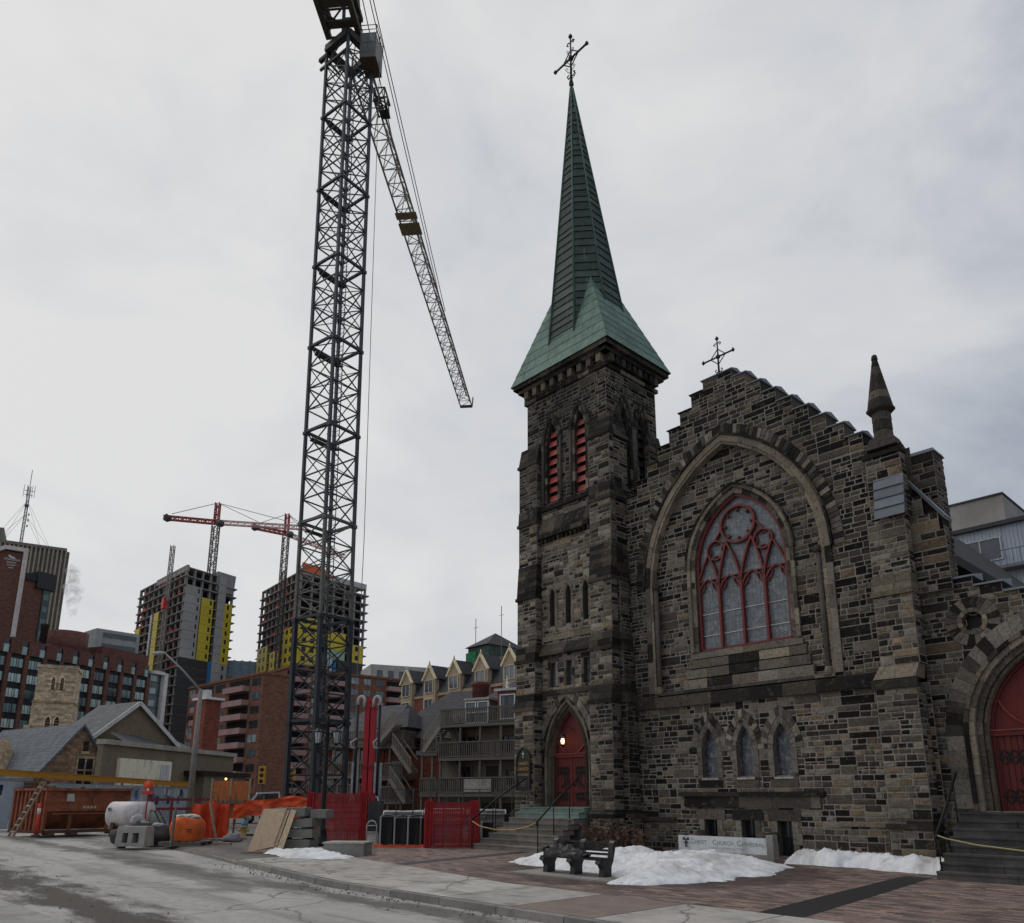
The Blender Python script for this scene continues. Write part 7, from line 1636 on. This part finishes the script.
for k in range(ng):
    c = gw_*(k+.42); q = MB(); w2 = gw_*.24
    q.prism([(c-w2, 0), (c+w2, 0), (c+w2, ez+2.2), (c, ez+4.3), (c-w2, ez+2.2)], lambda a, b, d: (a, -d, b), -2.5, .7, jit(CRM, .05)); part(q, 'gable_bay', M['render'], gr); q = MB()
    for sg in (-1, 1): q.hexa([(c+sg*(w2+.25), -.5, ez+2.1), (c, -.5, ez+4.35), (c, 2.6, ez+4.35), (c+sg*(w2+.25), 2.6, ez+2.1), (c+sg*(w2+.25), -.5, ez+2.25), (c, -.5, ez+4.5), (c, 2.6, ez+4.5), (c+sg*(w2+.25), 2.6, ez+2.25)], V(50, 49, 52))
    q.box(c-w2-.05, c+w2+.05, .05, 2.6, ez+.05, ez+2.2, V(58, 54, 54)); part(q, 'gable_roof', M['slate'], gr)
    q = MB()
    for sg in (-1, 1): q.bar((c+sg*(w2+.2), -.8, ez+2.1), (c, -.8, ez+4.45), .4, .25, V(184, 170, 142))
    q.lathe([(.2, 0), (.05, .8)], (c, -.8, ez+4.4), 6, V(180, 166, 140)); part(q, 'gable_trim', M['render'], gr)
    for f in range(4): put(wp, 'window', gr, c, -.78, ez+.1-3.0*f, 0, (gw_*.17, 1, 1))
    q = MB()
    for f in range(3): q.box(k*gw_, c-w2, -.25, .0, ez-.5-3*f, ez-3*f, CRM); q.box(c+w2, (k+1)*gw_, -.25, .0, ez-.5-3*f, ez-3*f, CRM)
    part(q, 'cream_band', M['render'], gr)
q = MB(); q.box(L_*.40, L_*.56, 4, 11, ez+3, ez+7.2, V(60, 72, 64)); q.box(L_*.39, L_*.47, 3.8, 3.99, ez+4.6, ez+6.4, V(30, 96, 62)); q.mesh([(L_*.39, 3.5, ez+7.2), (L_*.57, 3.5, ez+7.2), (L_*.57, 11.5, ez+7.2), (L_*.39, 11.5, ez+7.2), (L_*.48, 7.5, ez+9.8)], [(0, 1, 4), (1, 2, 4), (2, 3, 4), (3, 0, 4)], V(52, 50, 52)); part(q, 'roof_lantern', M['slate'], gr)
q = MB()
for x, h_ in ((.38, 8), (.58, 9), (.78, 10)): q.tube([(L_*x, 6, ez+4.5), (L_*x, 6, ez+4.5+h_)], .06, 5, V(110, 100, 98)); q.bar((L_*x-.5, 6, ez+3+h_), (L_*x+.5, 6, ez+3+h_), .06, .06, V(110, 100, 98))
part(q, 'aerial', M['steel'], gr)
# --- old brick houses with wooden porches facing the site
def porch(t, x0, x1, y0, y1, floors, fh, wood, post=2.4, stair=None):
    for k, f in enumerate(floors):
        q = MB(); q.box(x0, x1, y0, y1, f-.18, f, jit(wood, .12)); part(q, 'porch_floor', M['wood'], t)
        q = MB(); n = int((x1-x0)/.16)
        for i in range(n+1): x = x0+(x1-x0)*i/n; q.box(x-.03, x+.03, y0+.02, y0+.07, f, f+.95, jit(wood, .2))
        q.box(x0, x1, y0-.02, y0+.10, f+.95, f+1.03, wood); q.box(x0, x1, y0+.0, y0+.09, f+.06, f+.12, wood)
        for xx in (x0, x1-.06):
            for i in range(8): y = y0+(y1-y0)*i/8; q.box(xx, xx+.05, y, y+.06, f, f+.95, jit(wood, .2))
            q.box(xx, xx+.06, y0, y1, f+.95, f+1.03, wood)
        part(q, 'porch_railing', M['wood'], t)
    x = x0+.06
    while x <= x1+.01:
        q = MB(); q.box(x-.07, x+.07, y0+.1, y0+.24, 0, floors[-1], jit(wood, .15)); part(q, 'porch_post', M['wood'], t); x += post
def stair_run(t, p, q_, w_, wood):
    p = Vector(p); q_ = Vector(q_); m = MB(); side = Vector((0, w_, 0))
    for s in (0, 1): m.bar(p+side*s, q_+side*s, .06, .26, wood, (0, 0, 1)); m.bar(p+side*s+Vector((0, 0, .9)), q_+side*s+Vector((0, 0, .9)), .07, .08, wood, (0, 0, 1))
    n = 12
    for i in range(n+1):
        a = p.lerp(q_, i/n); m.hexa([a+Vector((-.13, 0, -.02)), a+Vector((.13, 0, -.02)), a+Vector((.13, w_, -.02)), a+Vector((-.13, w_, -.02)), a+Vector((-.13, 0, .03)), a+Vector((.13, 0, .03)), a+Vector((.13, w_, .03)), a+Vector((-.13, w_, .03))], jit(wood, .15)); m.bar(a, a+Vector((0, 0, .9)), .05, .05, wood)
    part(m, 'outside_stair', M['wood'], t)
WD = V(88, 83, 77); wv = proto(win_mesh(1.0, 1.5, V(190, 190, 188), V(58, 62, 68), 0, .08, None, True), 'window', [M['paint'], M['glass']])
dk = proto(win_mesh(.9, 1.0, V(60, 52, 48), V(20, 20, 22), 0, .06, None, True), 'window', [M['paint'], M['glass']])
dr_ = MB(); dr_.box(-.48, .48, -.06, .02, 0, 2.1, V(36, 34, 34)); dr_.box(-.56, -.48, -.1, .02, 0, 2.18, V(120, 112, 104)); dr_.box(.48, .56, -.1, .02, 0, 2.18, V(120, 112, 104)); dr_.box(-.48, .48, -.1, .02, 2.1, 2.18, V(120, 112, 104)); dro = proto(dr_, 'door', M['paint'])
BK = V(98, 52, 40); SLT_ = V(54, 53, 56)
# right house: pale back wall with three porch decks
A = at(440, 797, 53); B = at(527, 797, 50); hr, L_ = bld('porch_house', 'old house with three stacked timber porch decks on its back wall, beside the church', A, B, 'house')
q = MB(); q.box(0, L_, 0, 9, 0, 6.5, V(112, 102, 90)); part(q, 'wall', M['render'], hr)
q = MB(); q.mesh([(-.2, -.3, 6.5), (L_+.4, -.3, 6.5), (L_+.4, 9, 6.5), (-.2, 9, 6.5), (L_*.58, 4, 9.9), (L_+.4, 4, 10.1)], [(0, 1, 5, 4), (0, 4, 3), (3, 4, 5, 2)], SLT_); part(q, 'roof', M['slate'], hr)
q = MB(); q.box(L_*.32, L_*.58, -.2, 3, 6.5, 8.0, V(112, 104, 98)); q.box(L_*.30, L_*.60, -.35, 3, 8.0, 8.15, V(140, 136, 132)); part(q, 'dormer', M['render'], hr); put(wv, 'window', hr, L_*.39, -.24, 6.5, 0, (.9, 1, .9)); put(wv, 'window', hr, L_*.51, -.24, 6.5, 0, (.9, 1, .9))
q = MB(); q.box(L_*.68, L_*.92, -.15, 2, 6.5, 8.5, V(90, 60, 52)); q.box(L_*.65, L_*.95, -.3, 2, 8.5, 8.66, V(160, 160, 160)); q.lathe([(.06, 0), (.1, .1), (.02, .9)], (L_*.76, .2, 8.66), 8, V(170, 170, 168)); part(q, 'brick_dormer', M['brick'], hr); put(wv, 'window', hr, L_*.80, -.18, 6.7)
porch(hr, L_*.14, L_+.2, -1.7, -.02, [1.9, 4.15, 6.3], 2.7, WD, 1.5)
for x, z in ((.3, 1.9), (.62, 1.9), (.85, 1.9), (.36, 4.1), (.8, 4.1)): put(dro if z < 2 and x < .7 else dk, 'door' if z < 2 and x < .7 else 'window', hr, L_*x, -.03, z+(0 if z < 2 and x < .7 else .6), 0, (1, 1, .85))
q = MB(); q.box(0.1, L_, -.2, -.03, 0, 1.3, V(18, 16, 15)); part(q, 'undercroft', M['wood'], hr)
stair_run(hr, (-.3, -1.7, 4.6), (L_*.15, -1.7, 6.2), 1.0, V(118, 112, 104)); stair_run(hr, (L_*.36, -1.0, 1.9), (L_*.2, -1.0, 4.0), .9, V(80, 76, 70)); stair_run(hr, (L_*.36, -1.0, 4.15), (L_*.2, -1.0, 6.1), .9, V(80, 76, 70))
porch(hr, -.5, L_*.12, -1.7, -.02, [1.9, 4.5], 2.7, WD, .8)
q = MB(); q.box(L_*.45, L_*.75, -1.75, -1.71, 2.0, 2.8, V(128, 124, 118)); part(q, 'tarpaulin', M['fabric'], hr)
# middle house: red brick with a steep hipped roof and outside stairs
A = at(383, 797, 57); B = at(441, 797, 55); hm, L_ = bld('brick_house', 'red brick house with a steep dark hipped roof and weathered outside stairs', A, B, 'house')
q = MB(); q.box(0, L_, 0, 10, 0, 6.0, BK); part(q, 'wall', M['brick'], hm)
q = MB(); q.mesh([(-.5, -.4, 5.8), (L_+.9, -.4, 5.8), (L_+.9, 10, 5.8), (-.5, 10, 5.8), (L_*.58, 4.6, 9.7), (L_*1.05, 4.6, 9.7)], [(0, 1, 5, 4), (1, 2, 5), (2, 3, 4, 5), (3, 0, 4)], V(48, 47, 50)); part(q, 'roof', M['slate'], hm)
q = MB(); q.lathe([(.62, 6.5), (.62, 9.6), (.72, 9.65), (.72, 9.9)], (L_+1.7, 2.5, 0), 14, V(88, 56, 50)); part(q, 'chimney', M['brick'], hm)
q = MB(); q.box(.2, L_*.5, -1.0, 3, 5.6, 6.6, V(88, 76, 70)); q.mesh([(-.2, -1.4, 6.5), (L_*.58, -1.4, 6.5), (L_*.58, 3, 6.5), (-.2, 3, 6.5), (L_*.28, 1, 8.2)], [(0, 1, 4), (1, 2, 4), (2, 3, 4), (3, 0, 4)], V(44, 43, 46)); part(q, 'porch_roof', M['slate'], hm)
porch(hm, -.6, L_*.56, -1.8, -.02, [1.4, 3.0, 5.2], 2.6, WD, 1.05)
stair_run(hm, (L_*.80, -2.5, 3.3), (L_*.48, -2.5, 5.1), .8, V(104, 98, 90)); stair_run(hm, (L_*.72, -2.5, 1.3), (L_*.45, -2.5, 2.9), .8, V(104, 98, 90)); stair_run(hm, (L_*.2, -2.5, 5.2), (L_*.5, -2.5, 6.6), .8, V(118, 112, 104))
for x, z in ((.2, 3.2), (.62, 4.6), (.2, 5.2), (.85, 2.0)): put(dk, 'window', hm, L_*x, -.03, z)
# left house, half behind the boom
A = at(318, 797, 61); B = at(382, 797, 58); hl_, L_ = bld('brick_house', 'red brick house with timber balconies, half hidden behind the red boom and crane mast', A, B, 'house')
q = MB(); q.box(0, L_, 0, 9, 0, 6.0, V(98, 52, 42)); part(q, 'wall', M['brick'], hl_)
q = MB(); q.mesh([(-.4, -.4, 6), (L_+.4, -.4, 6), (L_+.4, 9, 6), (-.4, 9, 6), (L_*.2, 4.4, 9.0), (L_*.8, 4.4, 9.0)], [(0, 1, 5, 4), (1, 2, 5), (2, 3, 4, 5), (3, 0, 4)], V(50, 49, 52)); part(q, 'roof', M['slate'], hl_)
porch(hl_, .2, L_-.1, -1.5, -.02, [1.6, 3.2, 5.4], 2.5, V(92, 84, 76), 1.2)
for x, z in ((.15, 2.0), (.4, 2.0), (.7, 4.2), (.3, 4.2), (.88, 2.0)): put(wv, 'window', hl_, L_*x, -.03, z)
# --- small stone church with its square tower, left
BGE = V(150, 134, 112); SLR = V(78, 82, 86)
A = at(38, 664, 84); B = at(78, 667, 85.5); ct, L_ = bld('stone_church_tower', 'pale stone square church tower with paired arched windows', A, B, 'church tower'); tz = at(40, 664, 84).z
q = MB(); q.hexa([(-.15, 0, 0), (L_+.12, 0, 0), (L_+.12, 4.6, 0), (-.15, 4.6, 0), (-.0, 0, tz*.74), (L_, 0, tz*.74), (L_, 4.6, tz*.74), (0, 4.6, tz*.74)], BGE); part(q, 'lower_stage', M['farstone'], ct)
q = MB(); q.box(.08, L_-.08, .08, 4.5, tz*.74, tz, jit(BGE, .05)); part(q, 'upper_stage', M['farstone'], ct); q = MB(); q.box(-.06, L_+.06, -.1, 4.7, tz*.735, tz*.75, V(120, 104, 86)); part(q, 'string_course', M['farstone'], ct); q = MB(); q.box(-.02, L_+.02, -.06, 4.64, tz-.35, tz, V(150, 136, 116)); part(q, 'parapet', M['farstone'], ct)
for z0, hh_, w_ in ((tz*.5, 2.3, .5), (tz*.83, 1.4, .36)):
    for x in (.44, .66):
        q = MB(); a = Arch(L_*x, z0, z0+hh_*.75, w_/2, hh_*.25); fm = lambda a_, b, d: (a_, -d+.06 if z0 > tz*.7 else -d, b); q.prism(a.poly(6), fm, -.1, .04, V(48, 42, 38)); q.ribbon(a.off(.06).outline(6), .14, fm, .0, .1, V(176, 156, 130))
        for m in range(7): q.ribbon([(L_*x-w_/2, z0+.15+m*hh_/8), (L_*x+w_/2, z0+.15+m*hh_/8)], .08, fm, .04, .07, V(110, 98, 84))
        part(q, 'belfry_window', M['farstone'], ct)
for x in (-.1, L_+.1): q = MB(); q.box(x-.3, x+.3, -.5, -.01, 0, tz*.58, BGE); part(q, 'buttress', M['farstone'], ct)
def gable_house(t, x0, x1, y0, y1, ez, pz, wall, roof, wm, rm, trim=None):
    c = (x0+x1)/2; q = MB(); q.mesh([(x0, y0, 0), (x1, y0, 0), (x1, y0, ez), (c, y0, pz), (x0, y0, ez), (x0, y1, 0), (x1, y1, 0), (x1, y1, ez), (c, y1, pz), (x0, y1, ez)], [(0, 1, 2, 3, 4), (5, 9, 8, 7, 6), (0, 4, 9, 5), (1, 6, 7, 2)], wall); part(q, 'wall', wm, t)
    o = .35; q = MB(); k = (pz-ez)/(c-x0)
    for sg, xe in ((-1, x0), (1, x1)):
        xe2 = xe+sg*o; ze = ez-k*o; q.hexa([(xe2, y0-o, ze), (c, y0-o, pz), (c, y1, pz), (xe2, y1, ze), (xe2, y0-o, ze+.25), (c, y0-o, pz+.25), (c, y1, pz+.25), (xe2, y1, ze+.25)], roof)
    part(q, 'roof', rm, t)
    if trim:
        q = MB()
        for xe in (x0-o, x1+o): q.bar((xe, y0-o-.05, ez-k*o+.1), (c, y0-o-.05, pz+.1), .1, .35, trim)
        part(q, 'barge_board', M['paint'], t)
fx = Vector((.52, .854, 0)); A = at(36, 775, 62); B = A+fx*6.3; gs, L_ = bld('stone_chapel', 'brown stone chapel gable with a tall mullioned window and slate roof', A, B, 'chapel'); STN = V(116, 95, 78)
pz = at(84, 727, 65).z; ez = at(36, 775, 62).z
gable_house(gs, 0, L_, 0, 13, ez, pz, STN, SLR, M['farstone'], M['slate'])
q = MB(); zw = 2.3; q.box(L_*.6-.75, L_*.6+.75, -.06, .0, zw-.1, zw+2.7, V(150, 132, 112))
for x in (-.62, .06): q.box(L_*.6+x, L_*.6+x+.54, -.09, -.061, zw, zw+1.5, V(34, 34, 38)); q.box(L_*.6+x, L_*.6+x+.54, -.09, -.061, zw+1.65, zw+2.5, V(34, 34, 38))
part(q, 'mullioned_window', M['farstone'], gs)
q = MB(); q.box(L_*.58-.2, L_*.58+.2, -.08, 0, pz-2.0, pz-1.2, V(40, 36, 34)); q.box(L_*.58-.35, L_*.58+.35, -.1, 0, pz-2.2, pz-2.0, V(150, 132, 112)); part(q, 'slit', M['farstone'], gs)
# cross wing with its big slate slope, and the small porch gable at far left
B = at(30, 772, 66); A = B-Vector((22, 2, 0)); gx, L_ = bld('chapel_hall', 'long low stone hall under a big grey slate roof, left edge', A, B, 'hall'); ez2 = at(20, 774, 66).z; pz2 = at(20, 735, 70).z
q = MB(); q.box(0, L_, 0, 10, 0, ez2, V(112, 92, 74)); part(q, 'wall', M['farstone'], gx); q = MB(); q.mesh([(0, -.4, ez2-.2), (L_, -.4, ez2-.2), (L_, 4.5, pz2), (0, 4.5, pz2), (L_, 10, ez2), (0, 10, ez2)], [(0, 1, 2, 3), (3, 2, 4, 5)], SLR); part(q, 'roof', M['slate'], gx)
q = MB(); q.prism([(L_*.82, 0), (L_*.95, 0), (L_*.95, ez2-.6), (L_*.885, ez2+2.9), (L_*.82, ez2-.6)], lambda a, b, d: (a, -d, b), -1, 1.2, V(140, 122, 100)); q.box(L_*.865, L_*.905, -1.24, -1.201, ez2-1.6, ez2+.4, V(170, 156, 134)); part(q, 'gabled_bay', M['farstone'], gx)
q = MB(); q.bar((L_-.3, -.5, ez2), (L_+.2, 4.2, pz2+.1), .5, .2, V(130, 134, 138)); part(q, 'valley_flashing', M['lead'], gx)
# brown stucco hall and its low wing with a white garage front
A = at(88, 745, 70); B = A+fx*8.6; gb, L_ = bld('stucco_hall', 'brown stucco hall with a plain white-edged gable', A, B, 'hall'); pz3 = at(117, 704, 73.5).z; ez3 = at(144, 745, 77).z
gable_house(gb, 0, L_, 0, 6.5, ez3, pz3, V(100, 88, 72), V(70, 72, 74), M['render'], M['slate'], V(160, 158, 154))
A = at(104, 743, 62); B = at(233, 768, 83); gl, L_ = bld('stucco_wing', 'long low brown stucco wing with a pale garage front behind the hoarding', A, B, 'building'); tz = at(104, 744, 62).z
q = MB(); q.box(0, L_, 0, .5, 0, tz, V(96, 86, 72)); part(q, 'wall', M['render'], gl); q = MB(); q.box(-.1, L_+.2, -.25, .6, tz, tz+.4, V(128, 122, 112)); part(q, 'coping', M['render'], gl)
q = MB(); q.mesh([(L_*.30, 1.7, tz+.1), (L_*.86, 1.7, tz+.1), (L_*.86, 5, tz+1.6), (L_*.36, 5, tz+1.6)], [(0, 1, 2, 3)], V(66, 68, 70)); part(q, 'roof', M['slate'], gl)
q = MB(); q.box(L_*.09, L_*.44, -.3, .0, 0, tz-1.0, V(196, 178, 158)); part(q, 'pale_front', M['paint'], gl); q = MB(); q.box(L_*.36, L_*.42, -.36, -.301, tz-3.6, tz-1.3, V(150, 152, 154)); part(q, 'grey_door', M['paint'], gl)
q = MB()
for z in (tz-3.0, tz-3.8): q.bar((L_*.17, -1.5, z), (L_*.46, -1.5, z), .07, .07, V(110, 84, 50))
for x in (.17, .3, .46): q.bar((L_*x, -1.5, 0), (L_*x, -1.5, tz-3.0), .07, .07, V(110, 84, 50))
part(q, 'railing', M['steel'], gl)
q = MB(); q.box(L_*.60, L_*.99, -1.6, .0, 0, tz-2.1, V(92, 84, 72)); q.box(L_*.56, L_+.3, -1.9, .0, tz-2.1, tz-1.7, V(30, 26, 24)); part(q, 'low_annex', M['render'], gl)
put(proto(win_mesh(1.5, 1.5, V(170, 170, 166), V(40, 44, 48), 1), 'window', [M['paint'], M['glass']]), 'window', gl, L_*.76, -1.64, tz-4.6)
# --- apartments behind the church, far right
A = at(936, 533, 49); B = A+ES*13; ra, L_ = bld('white_apartments', 'white-sided apartments with small balconies behind the church at the right edge', A, B, 'apartments'); tz = at(946, 535, 49).z-.35
q = MB(); q.box(0, L_, 0, 10, 0, tz, V(138, 144, 152)); part(q, 'wall', M['paint'], ra)
q = MB()
for k in range(int(L_/.22)): q.box(k*.22, k*.22+.03, -.03, -.001, 0, tz, V(128, 134, 142))
part(q, 'siding', M['paint'], ra); q = MB(); q.box(-.2, L_+.2, -.35, 10, tz, tz+.25, V(44, 44, 48)); part(q, 'roof_edge', M['paint'], ra)
q = MB(); q.box(-3, L_*.30, 1.0, 7, tz+.25, tz+2.4, V(128, 124, 120)); q.box(-3.1, L_*.305, .9, 7, tz+2.4, tz+2.52, V(60, 58, 58)); part(q, 'penthouse', M['farconc'], ra)
wr = proto(win_mesh(2.3, 1.35, V(150, 154, 158), V(44, 48, 54), 1, .06), 'window', [M['paint'], M['glass']])
for f in range(3):
    z = tz-2.1-f*2.9
    for x in (.19, .56, .9): put(wr, 'window', ra, L_*x, -.05, z)
    q = MB(); q.box(L_*.08, L_*.40, -1.0, -.03, z-.9, z-.7, V(90, 90, 92)); part(q, 'balcony', M['paint'], ra); q = MB(); q.box(L_*.46, L_*.98, -1.0, -.03, z-.9, z-.7, V(84, 84, 86)); part(q, 'balcony', M['paint'], ra)
    for a0, a1 in ((.08, .40), (.46, .98)):
        q = MB(); n = int((a1-a0)*L_/.35)
        for i in range(n+1): x = L_*(a0+(a1-a0)*i/n); q.box(x-.015, x+.015, -1.0, -.96, z-.7, z+.2, V(70, 84, 100))
        q.box(L_*a0, L_*a1, -1.0, -.96, z+.2, z+.25, V(70, 84, 100)); part(q, 'balcony_railing', M['steel'], ra)
q = MB(); q.box(L_*.425, L_*.445, -.2, -.03, 0, tz, V(60, 60, 64)); part(q, 'downpipe', M['steel'], ra)
q = MB(); q.box(L_*.47, L_, -1.2, -.03, 0, tz-4.2, V(140, 112, 84)); part(q, 'tan_stone_base', M['farstone'], ra)
